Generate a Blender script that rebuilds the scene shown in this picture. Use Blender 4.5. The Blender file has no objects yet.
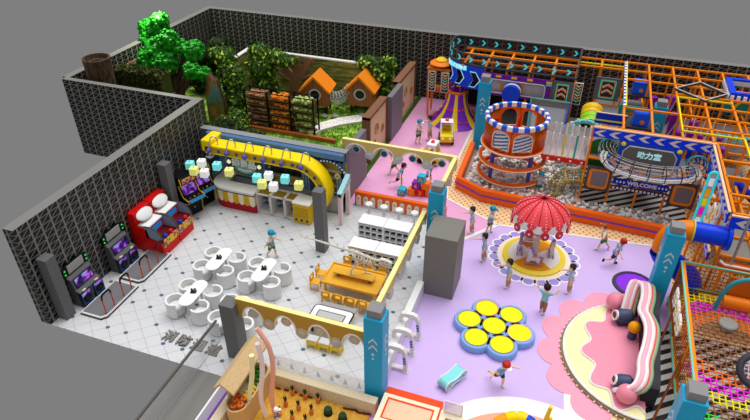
import bpy, bmesh, math, random
from mathutils import Vector, Matrix
from mathutils.geometry import tessellate_polygon
PI = math.pi
R = math.radians
rnd = random.Random(7)
SC = bpy.context.scene
COL = SC.collection
# ---------------------------------------------------------------- camera, world, light, exposure
cam = bpy.data.cameras.new('camera')
cam.sensor_width = 36.0
cam.lens = 602.6 / 750 * 36.0
cam.clip_end = 300
camo = bpy.data.objects.new('camera', cam)
COL.objects.link(camo)
camo.location = (0, 0, 15)
camo.rotation_euler = (PI / 2 - 0.59744, 0, 0.34073)
SC.camera = camo
world = bpy.data.worlds.new('world')
SC.world = world
world.use_nodes = True
bg = world.node_tree.nodes['Background']
bg.inputs[0].default_value = (0.212, 0.212, 0.212, 1)
bg.inputs[1].default_value = 1.0


def sun(name, direction, strength, angle, color=(1, 1, 1)):
    l = bpy.data.lights.new(name, 'SUN')
    l.energy = strength
    l.angle = R(angle)
    l.color = color
    o = bpy.data.objects.new(name, l)
    COL.objects.link(o)
    o.rotation_euler = (-Vector(direction)).to_track_quat('-Z', 'Y').to_euler()
    return o


sun('sun_overhead', (0.12, 0.3, 1.0), 2.8, 50, (1, 0.99, 0.975))
sun('fill_left', (-0.9, -0.1, 0.8), 0.7, 70, (1, 1, 1))  # added soft fill that brightens left-facing sides
sun('fill_front', (0.35, -0.9, 0.75), 0.45, 90, (1, 1, 1))  # added soft fill to lift the front faces, no real source
SC.view_settings.view_transform = 'Standard'
SC.view_settings.look = 'None'
SC.view_settings.exposure = 0.0
SC.view_settings.gamma = 1.0
SC.view_settings.use_curve_mapping = False


# ---------------------------------------------------------------- materials
def lin(h):
    h = h.lstrip('#')
    out = []
    for i in (0, 2, 4):
        c = int(h[i:i + 2], 16) / 255
        out.append(c / 12.92 if c <= 0.04045 else ((c + 0.055) / 1.055) ** 2.4)
    return (*out, 1.0)


_mc = {}


def M(h, rough=0.45, emis=0.0, alpha=1.0, metal=0.0, var=0.04, trans=0.0):
    k = (h, rough, emis, alpha, metal, var, trans)
    if k in _mc:
        return _mc[k]
    m = bpy.data.materials.new('paint_' + h.lstrip('#'))
    m.use_nodes = True
    nt = m.node_tree
    b = nt.nodes['Principled BSDF']
    c = lin(h)
    b.inputs['Roughness'].default_value = rough
    b.inputs['Metallic'].default_value = metal
    b.inputs['Alpha'].default_value = alpha
    b.inputs['Specular IOR Level'].default_value = 0.16
    if trans:
        b.inputs['Transmission Weight'].default_value = trans
    if emis:
        b.inputs['Base Color'].default_value = c
        b.inputs['Emission Color'].default_value = c
        b.inputs['Emission Strength'].default_value = emis
    else:
        n = nt.nodes.new('ShaderNodeTexNoise')
        n.inputs['Scale'].default_value = 6.0
        t = nt.nodes.new('ShaderNodeTexCoord')
        nt.links.new(t.outputs['Object'], n.inputs['Vector'])
        mx = nt.nodes.new('ShaderNodeMix')
        mx.data_type = 'RGBA'
        mx.inputs['A'].default_value = tuple(max(0, v * (1 - var)) for v in c[:3]) + (1,)
        mx.inputs['B'].default_value = tuple(min(1, v * (1 + var)) for v in c[:3]) + (1,)
        nt.links.new(n.outputs['Fac'], mx.inputs['Factor'])
        nt.links.new(mx.outputs['Result'], b.inputs['Base Color'])
    _mc[k] = m
    return m


class NT:
    """a tiny expression builder for pattern materials (world position based)"""

    def __init__(s, name, rough=0.5):
        s.m = bpy.data.materials.new(name)
        s.m.use_nodes = True
        s.nt = s.m.node_tree
        s.b = s.nt.nodes['Principled BSDF']
        s.b.inputs['Roughness'].default_value = rough
        s.b.inputs['Specular IOR Level'].default_value = 0.3
        g = s.nt.nodes.new('ShaderNodeNewGeometry')
        x = s.nt.nodes.new('ShaderNodeSeparateXYZ')
        s.nt.links.new(g.outputs['Position'], x.inputs[0])
        s.x, s.y, s.z = x.outputs
        s.pos = g.outputs['Position']
        tc = s.nt.nodes.new('ShaderNodeTexCoord')
        s.obj = tc.outputs['Object']

    def f(s, op, *a):
        n = s.nt.nodes.new('ShaderNodeMath')
        n.operation = op
        for i, v in enumerate(a):
            if isinstance(v, (int, float)):
                n.inputs[i].default_value = v
            else:
                s.nt.links.new(v, n.inputs[i])
        return n.outputs[0]

    def mix(s, fac, a, b):
        n = s.nt.nodes.new('ShaderNodeMix')
        n.data_type = 'RGBA'
        for k, v in (('Factor', fac), ('A', a), ('B', b)):
            if isinstance(v, str):
                n.inputs[k].default_value = lin(v)
            elif isinstance(v, (int, float)):
                n.inputs[k].default_value = v
            else:
                s.nt.links.new(v, n.inputs[k])
        return n.outputs['Result']

    def noise(s, scale, detail=2, vec=None, stretch=None):
        n = s.nt.nodes.new('ShaderNodeTexNoise')
        n.inputs['Scale'].default_value = scale
        n.inputs['Detail'].default_value = detail
        v = vec or s.pos
        if stretch:
            mp = s.nt.nodes.new('ShaderNodeMapping')
            mp.inputs['Scale'].default_value = stretch
            s.nt.links.new(v, mp.inputs[0])
            v = mp.outputs[0]
        s.nt.links.new(v, n.inputs['Vector'])
        return n.outputs['Fac']

    def ramp(s, fac, stops):
        n = s.nt.nodes.new('ShaderNodeValToRGB')
        e = n.color_ramp.elements
        while len(e) < len(stops):
            e.new(0.5)
        for i, (p, c) in enumerate(stops):
            e[i].position = p
            e[i].color = lin(c)
        s.nt.links.new(fac, n.inputs[0])
        return n.outputs[0]

    def out(s, col, emis=0):
        s.nt.links.new(col, s.b.inputs['Base Color'])
        if emis:
            s.nt.links.new(col, s.b.inputs['Emission Color'])
            s.b.inputs['Emission Strength'].default_value = emis
        return s.m


def mat_lattice():
    t = NT('black_lattice_panel', 0.35)
    u = t.f('DIVIDE', t.f('ADD', t.x, t.y), 0.42)
    v = t.f('DIVIDE', t.z, 0.27)
    fu = t.f('FRACT', u)
    fv = t.f('FRACT', v)
    bar = t.f('LESS_THAN', fu, 0.15)
    hb = t.f('LESS_THAN', fv, 0.1)
    d = t.f('LESS_THAN', t.f('ABSOLUTE', t.f('SUBTRACT', fv, fu)), 0.06)
    return t.out(t.mix(t.f('MAXIMUM', t.f('MAXIMUM', bar, hb), d), '#030303', '#7f7c78'))


def mat_tile():
    t = NT('white_floor_tile', 0.3)
    cx = t.f('DIVIDE', t.f('ADD', t.x, 13.64), 0.752)
    cy = t.f('DIVIDE', t.f('SUBTRACT', 18.25, t.y), 0.664)
    rx = t.f('ROUND', cx)
    ry = t.f('ROUND', cy)
    dx = t.f('ABSOLUTE', t.f('SUBTRACT', cx, rx))
    dy = t.f('ABSOLUTE', t.f('SUBTRACT', cy, ry))
    ps = t.f('ADD', cx, cy)
    pd = t.f('SUBTRACT', cx, cy)
    line = t.f('LESS_THAN', t.f('MINIMUM', t.f('ABSOLUTE', t.f('SUBTRACT', ps, t.f('ROUND', ps))), t.f('ABSOLUTE', t.f('SUBTRACT', pd, t.f('ROUND', pd)))), 0.022)
    mx = t.f('FLOORED_MODULO', rx, 3.0)
    my = t.f('FLOORED_MODULO', ry, 3.0)
    odd = t.f('COMPARE', my, 1.0, 0.1)
    is2 = t.f('COMPARE', mx, 2.0, 0.1)
    on = t.f('COMPARE', odd, is2, 0.1)
    dot = t.f('MULTIPLY', t.f('LESS_THAN', t.f('ADD', dx, dy), 0.13), on)
    n = t.noise(1.3, 4, stretch=(1, 6, 1))
    base = t.mix(n, '#c6c7cc', '#d6d7da')
    return t.out(t.mix(dot, t.mix(line, base, '#adafb3'), '#4f6470'))


def mat_dots():
    t = NT('tan_dotted_mat', 0.6)
    px = t.f('DIVIDE', t.x, 0.26)
    row = t.f('DIVIDE', t.y, 0.16)
    sh = t.f('MULTIPLY', t.f('FLOORED_MODULO', t.f('FLOOR', row), 2.0), 0.5)
    fx = t.f('SUBTRACT', t.f('FRACT', t.f('ADD', px, sh)), 0.5)
    fy = t.f('SUBTRACT', t.f('FRACT', row), 0.5)
    d = t.f('ADD', t.f('MULTIPLY', t.f('ABSOLUTE', fx), 0.26), t.f('MULTIPLY', t.f('ABSOLUTE', fy), 0.16))
    return t.out(t.mix(t.f('LESS_THAN', d, 0.055), '#f0cb98', '#a5674a'))


def mat_stripes():
    t = NT('black_white_striped_mat', 0.5)
    w = t.f('FRACT', t.f('DIVIDE', t.f('ADD', t.f('MULTIPLY', t.x, -0.75), t.y), 0.44))
    return t.out(t.mix(t.f('LESS_THAN', w, 0.48), '#c9c7c4', '#0b0b0b'))


def mat_noise(name, c1, c2, scale, rough=0.7, stretch=None, detail=3, obj=False):
    t = NT(name, rough)
    return t.out(t.ramp(t.noise(scale, detail, t.obj if obj else None, stretch), [(0.32, c1), (0.68, c2)]))


# ---------------------------------------------------------------- mesh builder
class MB:
    def __init__(s):
        s.v, s.f, s.mi, s.sm, s.mats = [], [], [], [], []

    def mat(s, m):
        if m not in s.mats:
            s.mats.append(m)
        return s.mats.index(m)

    def add(s, vs, fs, m, smooth=False, T=None):
        o = len(s.v)
        k = s.mat(m)
        for p in vs:
            p = Vector(p)
            s.v.append(T @ p if T else p)
        for f in fs:
            s.f.append([i + o for i in f])
            s.mi.append(k)
            s.sm.append(smooth)
        return s

    def box(s, c, d, m, rz=0, T=None, top=None):
        """centre c, full size d; top = other material for the upper face"""
        x, y, z = d[0] / 2, d[1] / 2, d[2] / 2
        vs = [(-x, -y, -z), (x, -y, -z), (x, y, -z), (-x, y, -z), (-x, -y, z), (x, -y, z), (x, y, z), (-x, y, z)]
        fs = [(0, 3, 2, 1), (0, 1, 5, 4), (1, 2, 6, 5), (2, 3, 7, 6), (3, 0, 4, 7)]
        TT = Matrix.Translation(c) @ Matrix.Rotation(rz, 4, 'Z')
        if T:
            TT = T @ TT
        s.add(vs, fs + ([] if top else [(4, 5, 6, 7)]), m, False, TT)
        if top:
            s.add(vs[4:], [(0, 1, 2, 3)], top, False, TT)
        return s

    def bx(s, x0, x1, y0, y1, z0, z1, m, top=None):
        return s.box(((x0 + x1) / 2, (y0 + y1) / 2, (z0 + z1) / 2), (x1 - x0, y1 - y0, z1 - z0), m, top=top)

    def rbox(s, c, d, r, m, n=5, rz=0, T=None, tilt=None):
        """box with rounded vertical corners"""
        pts = rrect(d[0], d[1], r, n)
        TT = Matrix.Translation(Vector(c) - Vector((0, 0, 0))) @ Matrix.Rotation(rz, 4, 'Z')
        if tilt:
            TT = TT @ tilt
        TT = TT @ Matrix.Translation((0, 0, -d[2] / 2))
        if T:
            TT = T @ TT
        return s.ext([pts], d[2], m, T=TT)

    def ext(s, loops, depth, m, T=None, side=None, smooth=False):
        """2D loops (outer, holes...) in XY extruded along +Z by depth"""
        side = side or m
        vl = [[Vector((p[0], p[1], 0)) for p in lp] for lp in loops]
        flat = [p for lp in vl for p in lp]
        tri = tessellate_polygon(vl)
        n = len(flat)
        up = []
        for a, b, c in tri:
            ar = (flat[b] - flat[a]).cross(flat[c] - flat[a]).z
            up.append((a, b, c) if ar > 0 else (a, c, b))
        top = [Vector((p.x, p.y, depth)) for p in flat]
        s.add(flat, [t[::-1] for t in up], m, False, T)
        s.add(top, up, m, False, T)
        o = 0
        for li, lp in enumerate(vl):
            k = len(lp)
            ar = sum(lp[i].x * lp[(i + 1) % k].y - lp[(i + 1) % k].x * lp[i].y for i in range(k))
            ccw = ar > 0
            if li > 0:
                ccw = not ccw
            vs = lp + [Vector((p.x, p.y, depth)) for p in lp]
            fs = []
            for i in range(k):
                j = (i + 1) % k
                q = (i, j, j + k, i + k)
                fs.append(q if ccw else q[::-1])
            s.add(vs, fs, side, smooth, T)
        return s

    def tube(s, path, r, m, n=8, closed=False, caps=True, sx=1.0):
        P = [Vector(p) for p in path]
        k = len(P)
        rs = r if isinstance(r, (list, tuple)) else [r] * k
        tan = []
        for i in range(k):
            if closed:
                t = P[(i + 1) % k] - P[i - 1]
            else:
                t = P[min(i + 1, k - 1)] - P[max(i - 1, 0)]
            tan.append(t.normalized())
        a = Vector((0, 0, 1)) if abs(tan[0].z) < 0.9 else Vector((1, 0, 0))
        u = tan[0].cross(a).normalized()
        vs, fs = [], []
        for i in range(k):
            u = (u - tan[i] * u.dot(tan[i])).normalized()
            w = tan[i].cross(u)
            for j in range(n):
                an = 2 * PI * (j + 0.5) / n
                vs.append(P[i] + (u * math.cos(an) * sx + w * math.sin(an)) * rs[i])
        for i in range(k if closed else k - 1):
            i2 = (i + 1) % k
            for j in range(n):
                j2 = (j + 1) % n
                fs.append((i * n + j, i * n + j2, i2 * n + j2, i2 * n + j))
        if caps and not closed:
            fs.append(tuple(range(n))[::-1])
            fs.append(tuple((k - 1) * n + j for j in range(n)))
        return s.add(vs, fs, m, n > 5)

    def cyl(s, p0, p1, r, m, n=12, r2=None):
        return s.tube([p0, p1], [r, r if r2 is None else r2], m, n)

    def bar(s, p0, p1, w, m):
        return s.tube([p0, p1], w * 0.7071, m, 4)

    def lathe(s, prof, m, c=(0, 0, 0), n=24, T=None, a0=0, a1=2 * PI, smooth=True):
        full = abs(a1 - a0 - 2 * PI) < 1e-6
        cols = n if full else n + 1
        vs, fs = [], []
        for i in range(cols):
            a = a0 + (a1 - a0) * i / n
            for r, z in prof:
                vs.append((c[0] + r * math.cos(a), c[1] + r * math.sin(a), c[2] + z))
        k = len(prof)
        for i in range(n):
            i2 = (i + 1) % cols
            for j in range(k - 1):
                fs.append((i * k + j, i2 * k + j, i2 * k + j + 1, i * k + j + 1))
        return s.add(vs, fs, m, smooth, T)

    def sph(s, c, r, m, n=12, sc=(1, 1, 1), T=None):
        vs, fs = [], []
        h = max(4, n // 2)
        for i in range(h + 1):
            ph = PI * i / h
            for j in range(n):
                a = 2 * PI * j / n
                vs.append((c[0] + r * sc[0] * math.sin(ph) * math.cos(a), c[1] + r * sc[1] * math.sin(ph) * math.sin(a), c[2] - r * sc[2] * math.cos(ph)))
        for i in range(h):
            for j in range(n):
                j2 = (j + 1) % n
                fs.append((i * n + j, i * n + j2, (i + 1) * n + j2, (i + 1) * n + j))
        return s.add(vs, fs, m, True, T)

    def build(s, name, parent=None, loc=None, rz=0, bevel=0):
        me = bpy.data.meshes.new(name)
        me.from_pydata([tuple(v) for v in s.v], [], s.f)
        for m in s.mats:
            me.materials.append(m)
        me.polygons.foreach_set('material_index', s.mi)
        me.polygons.foreach_set('use_smooth', s.sm)
        me.update()
        if bevel or any(s.sm):
            b = bmesh.new()
            b.from_mesh(me)
            bmesh.ops.remove_doubles(b, verts=b.verts, dist=1e-5)
            for e in b.edges:
                if len(e.link_faces) == 2 and e.calc_face_angle(0) > 0.7:
                    e.smooth = False
            b.to_mesh(me)
            b.free()
        o = bpy.data.objects.new(name, me)
        COL.objects.link(o)
        if parent:
            o.parent = parent
        if loc is not None:
            o.location = loc
        o.rotation_euler[2] = rz
        if bevel:
            bv = o.modifiers.new('bevel', 'BEVEL')
            bv.width = bevel
            bv.segments = 2
            bv.limit_method = 'ANGLE'
            bv.angle_limit = R(40)
        return o


def rrect(w, h, r, n=5):
    pts = []
    for cx, cy, a in ((w / 2 - r, h / 2 - r, 0), (-w / 2 + r, h / 2 - r, 90), (-w / 2 + r, -h / 2 + r, 180), (w / 2 - r, -h / 2 + r, 270)):
        for i in range(n + 1):
            t = R(a + 90 * i / n)
            pts.append((cx + r * math.cos(t), cy + r * math.sin(t)))
    return pts


def circ(r, n=24, c=(0, 0), ry=None):
    ry = ry or r
    return [(c[0] + r * math.cos(2 * PI * i / n), c[1] + ry * math.sin(2 * PI * i / n)) for i in range(n)]


# frames: maps 2D (x,y)+depth z to world.  FY: drawing faces -Y (x right, y up).  FX: drawing faces +X / -X
def FY(o=(0, 0, 0)):
    return Matrix.Translation(o) @ Matrix(((1, 0, 0, 0), (0, 0, -1, 0), (0, 1, 0, 0), (0, 0, 0, 1)))


def FXm(o=(0, 0, 0)):   # faces -X : drawing x runs along -Y
    return Matrix.Translation(o) @ Matrix(((0, 0, -1, 0), (-1, 0, 0, 0), (0, 1, 0, 0), (0, 0, 0, 1)))


def FXp(o=(0, 0, 0)):   # faces +X : drawing x runs along +Y
    return Matrix.Translation(o) @ Matrix(((0, 0, 1, 0), (1, 0, 0, 0), (0, 1, 0, 0), (0, 0, 0, 1)))


def tag(o, label, cat, group=None, kind=None):
    if label:
        o['label'] = label
    if cat:
        o['category'] = cat
    if group:
        o['group'] = group
    if kind:
        o['kind'] = kind
    return o


def thing(name, label, cat, loc=(0, 0, 0), rz=0, group=None):
    o = bpy.data.objects.new(name, None)
    o.empty_display_size = 0.1
    COL.objects.link(o)
    o.location = loc
    o.rotation_euler[2] = rz
    return tag(o, label, cat, group)


def struct(name, mb, **k):
    o = mb.build(name, **k)
    o['kind'] = 'structure'
    return o


_kids = {}


def copy_tree(o, label=None, loc=None, rz=None, parent=None):
    c = o.copy()
    COL.objects.link(c)
    if parent:
        c.parent = parent
    for ch in [x for x in COL.objects if x.parent == o]:
        copy_tree(ch, parent=c)
    if label:
        c['label'] = label
    if loc is not None:
        c.location = loc
    if rz is not None:
        c.rotation_euler[2] = rz
    return c


def text(body, size, m, T, parent=None, name='lettering', depth=0.012, align='CENTER', bold=0.0):
    cu = bpy.data.curves.new(name, 'FONT')
    cu.body = body
    cu.size = size
    cu.extrude = depth
    cu.offset = bold
    cu.resolution_u = 3
    cu.align_x = align
    cu.align_y = 'CENTER'
    to = bpy.data.objects.new(name + '_curve', cu)
    COL.objects.link(to)
    dg = bpy.context.evaluated_depsgraph_get()
    me = bpy.data.meshes.new_from_object(to.evaluated_get(dg))
    bpy.data.objects.remove(to)
    me.transform(T)
    me.materials.clear()
    me.materials.append(m)
    me.name = name
    o = bpy.data.objects.new(name, me)
    COL.objects.link(o)
    if parent:
        o.parent = parent
    return o


# ---------------------------------------------------------------- common colours
WHITE = M('#eeeeee')
CREAM = M('#f3e7c8')
ORANGE = M('#f4691a')
PIPE = M('#f58a10', 0.4)
BLUE = M('#0a3fd8')
PURPLE = M('#7a22b0')
YELLOW = M('#f6cf1c')
BLACK = M('#0c0c0d')
DARK = M('#3a3a3d')
GREY = M('#8b8986')
MID = M('#77757a')
TEAL = M('#2aa7ca')
GOLD = M('#eeb23c')
CYAN = M('#35d6dc')
SAND = M('#ecd9a0')
WOOD = mat_noise('oak_wood', '#c39a62', '#dcb987', 6, 0.5, (1, 8, 8), obj=True)
BROWN = mat_noise('brown_wood', '#6d4630', '#8a5d42', 6, 0.55, (8, 8, 1.2), obj=True)
BARK = mat_noise('tree_bark', '#2e2017', '#5f4731', 9, 0.9, (1, 1, 0.3), obj=True)
GLASS = M('#dfe9ee', 0.05, 0, 0.22)
NEONC = M('#3ad8e0', 0.4, 0.35)
# ---------------------------------------------------------------- the setting
LAT = mat_lattice()
CAP = M('#7d7b78', 0.5)


def wall(name, x0, x1, y0, y1, h=4.0):
    mb = MB().bx(x0, x1, y0, y1, 0, h, LAT, top=CAP)
    return struct(name, mb)


wall('wall_left', -15.98, -15.56, 10.4, 21.0)
wall('wall_forest_front', -23.2, -15.98, 20.72, 21.0)
wall('wall_forest_left', -23.4, -23.0, 21.0, 33.32)
wall('wall_back', -23.4, 12.5, 33.32, 33.74)

struct('floor', MB().bx(-15.98, -3.9, 10.4, 20.95, -0.12, 0, mat_tile()))
struct('floor_ramp', MB().bx(-10.3, -8.62, 5.5, 10.4, -0.12, -0.005, mat_noise('grey_ramp', '#6f6d6b', '#7f7d7a', 2, 0.35, (1, 0.1, 1))))
struct('floor_forest', MB().bx(-23.0, -8.75, 20.95, 33.32, -0.12, 0, M('#3b5a1c', 0.9)))
PINK = mat_noise('pink_floor', '#e3a3cf', '#e6a8d2', 3, 0.4)
LILAC = mat_noise('lilac_floor', '#cbb0e8', '#ceb4ea', 2, 0.4)
pk = [(-8.75, 20.95), (-3.9, 20.95), (-3.9, 19.1), (-2.05, 21.45), (-4.6, 22.75), (-4.95, 24.4), (-4.95, 33.32), (-8.75, 33.32)]
struct('floor_pink', MB().ext([pk], 0.12, PINK, Matrix.Translation((0, 0, -0.12))))
pu = [(-3.9, 4.5), (-3.9, 19.1), (-2.05, 21.45), (4.75, 22.15), (4.75, 17.2), (3.72, 17.2), (3.72, 13.05), (2.15, 12.95), (2.15, 4.5)]
struct('floor_lilac', MB().ext([pu], 0.12, LILAC, Matrix.Translation((0, 0, -0.12))))
DOTS = mat_dots()
STR = mat_stripes()
tn = [(-4.95, 33.32), (-4.95, 24.4), (-4.6, 22.75), (-2.05, 21.45), (4.75, 22.15), (4.75, 17.2), (12.5, 17.2), (12.5, 33.32)]
struct('floor_tan', MB().ext([tn], 0.12, DOTS, Matrix.Translation((0, 0, -0.12))))
struct('floor_striped', MB().bx(3.72, 12.5, 4.5, 17.2, -0.12, 0, STR))
struct('floor_tan_corner', MB().bx(2.15, 3.72, 4.5, 12.95, -0.12, 0, DOTS))
mb = MB()
TRIMW = M('#f2f0ee', 0.4)
for a, b in (((-3.9, 19.1), (-2.05, 21.45)), ((-4.6, 22.75), (-2.05, 21.45)), ((-4.6, 22.75), (-4.95, 24.4)), ((-4.95, 24.4), (-4.95, 30.2)), ((-2.05, 21.45), (4.75, 22.15))):
    d = Vector((b[0] - a[0], b[1] - a[1], 0))
    mb.box(((a[0] + b[0]) / 2, (a[1] + b[1]) / 2, 0.008), (d.length, 0.16 if a[0] == -3.9 else 0.09, 0.03), TRIMW, math.atan2(d.y, d.x))
struct('trim_1', mb)

# grey square pillars
for i, (x, y, w, h) in enumerate(((-15.36, 10.95, 0.4, 2.62), (-15.3, 17.3, 0.4, 2.75), (-8.42, 17.4, 0.4, 2.85), (-8.78, 11.4, 0.48, 2.3))):
    struct('pillar_%d' % (i + 1), MB().box((x, y, h / 2), (w, w, h), M('#6b6a6c', 0.5)))
# grey partitions between forest and pink room
for i, (y0, y1) in enumerate(((20.75, 23.4), (27.2, 29.1))):
    struct('wall_partition_%d' % (i + 1), MB().bx(-9.0, -8.72, y0, y1, 0, 2.5, M('#747177', 0.5)))
# wall carrying the snack bar front
struct('wall_snack_bar', MB().bx(-15.56, -8.5, 20.35, 20.7, 0, 2.86, M('#5f6166', 0.5), top=M('#8d8f93')))

# tall grey block and the low white wall behind the walk-through gates
t = thing('storage_block', 'tall plain grey box standing at the edge of the lilac floor', 'box', (-3.36, 16.92, 0))
MB().box((0, 0, 1.32), (1.14, 1.36, 2.64), M('#7c7a74', 0.5)).build('body', t, bevel=0.015)
struct('wall_low', MB().bx(-4.1, -3.86, 11.75, 16.2, 0, 0.6, M('#ececec', 0.4)))

# sandbox: sand, timber curb
SANDM = mat_noise('yellow_sand', '#c9922a', '#dcae4a', 9, 0.9)
tag(MB().bx(-7.7, -3.9, 4.5, 10.85, -0.1, 0.06, SANDM).build('sand'), 'yellow sand filling the planting pit', 'sand', kind='stuff')
CURB = mat_noise('pale_wood_curb', '#d8c7a4', '#e7d9ba', 5, 0.5, (6, 6, 1))
struct('trim_2', MB().bx(-7.9, -3.75, 10.6, 10.86, 0, 0.55, CURB))
struct('trim_3', MB().bx(-7.98, -7.7, 4.5, 10.6, 0, 0.55, CURB))
struct('trim_4', MB().bx(-8.62, -8.3, 4.5, 10.4, -0.1, 0.05, M('#9d93a6', 0.3)).bx(-8.3, -8.22, 4.5, 10.4, 0, 0.12, M('#6d3a9c')).bx(-8.66, -8.6, 4.5, 10.4, 0, 0.06, WHITE))
mb = MB()
for i in range(12):   # dark red twigs lying by the curb
    mb.sph((-3.95 - 0.14 * i * (1 if i < 6 else 1.9), 10.55 - 0.02 * (i % 3), 0.09), 0.05, M('#5e1f14'), 6, (2.2, 0.7, 0.6))
tag(mb.build('bark_chips'), 'dark red bark chips scattered along the timber curb', 'bark chips', kind='stuff')
# glass strip along the curb with printed pale blue cones
wm = MB().bx(-7.2, -4.2, 10.92, 10.95, 0.05, 1.05, M('#f4f1ea', 0.1, 0, 0.25))
for i in range(7):
    x = -7.0 + i * 0.44
    wm.add([(x - 0.08, 10.915, 0.62), (x + 0.08, 10.915, 0.62), (x, 10.915, 0.9)], [(0, 1, 2), (2, 1, 0)], M('#b5c6d6', 0.4, 0, 0.5))
struct('window_1', wm)
# glass rail by the ramp
t = thing('glass_railing', 'glass panel railing with dark top bar beside the grey ramp', 'railing', (-9.66, 8.6, 0))
MB().box((0, 0, 0.45), (0.03, 6.2, 0.9), M('#cfd2d4', 0.05, 0, 0.16)).build('glass_panel', t)
MB().box((0, 0, 0.93), (0.07, 6.2, 0.06), M('#5c5751', 0.4)).build('handrail', t)
# raised floor words
t = thing('floor_lettering', 'raised grey Chinese fire lane characters lying on the white tiles', 'lettering', (-10.5, 11.2, 0))
for i, ch in enumerate('消防通道'):
    text(ch, 0.5, M('#83807b', 0.5), Matrix.Translation((-0.84 + i * 0.57, 0.06 - 0.015 * i, 0.03)), t, 'character', 0.03, bold=0.008)
# ---------------------------------------------------------------- children
def skin(verts, edges, radii, mat, name, parent, root=0, sub=2):
    me = bpy.data.meshes.new(name)
    me.from_pydata([tuple(v) for v in verts], edges, [])
    o = bpy.data.objects.new(name, me)
    COL.objects.link(o)
    sk = o.modifiers.new('skin', 'SKIN')
    sk.use_smooth_shade = True
    for i, r in enumerate(radii):
        sv = me.skin_vertices[0].data[i]
        sv.radius = (r, r) if not isinstance(r, tuple) else r
        sv.use_root = (i == root)
    sb = o.modifiers.new('sub', 'SUBSURF')
    sb.levels = sub
    sb.render_levels = sub
    dg = bpy.context.evaluated_depsgraph_get()
    m2 = bpy.data.meshes.new_from_object(o.evaluated_get(dg))
    m2.name = name
    m2.materials.clear()
    m2.materials.append(mat)
    for p in m2.polygons:
        p.use_smooth = True
        p.material_index = 0
    bpy.data.objects.remove(o)
    o = bpy.data.objects.new(name, m2)
    COL.objects.link(o)
    o.parent = parent
    return o


SKINC = M('#f0c4a2', 0.5)


def dirv(az, el):
    """unit vector: az degrees from +X (forward) towards +Y (left), el degrees up"""
    a, e = R(az), R(el)
    return Vector((math.cos(e) * math.cos(a), math.cos(e) * math.sin(a), math.sin(e)))


POSES = {
    # thigh el / shin el per leg (forward swing positive), arms: upper (az, el), fore (az, el)
    'stand': dict(lean=3, legs=((-88, -90), (-84, -92)), arms=(((60, -75), (20, -50)), ((-60, -70), (-10, -30)))),
    'point': dict(lean=4, legs=((-80, -95), (-98, -108)), arms=(((80, -70), (40, -70)), ((-20, -10), (0, 0)))),
    'walk': dict(lean=6, legs=((-65, -85), (-105, -120)), arms=(((40, -55), (10, -10)), ((-140, -55), (-160, -60)))),
    'run': dict(lean=22, legs=((-62, -92), (-125, -178)), arms=(((75, -20), (40, 5)), ((-110, -25), (-80, -35)))),
    'cheer': dict(lean=2, legs=((-80, -95), (-98, -104)), arms=(((75, 15), (70, 60)), ((-75, 15), (-60, 60)))),
    'spread': dict(lean=14, legs=((-60, -80), (-118, -130)), arms=(((85, 0), (70, 10)), ((-85, -5), (-70, 5)))),
}


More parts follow.
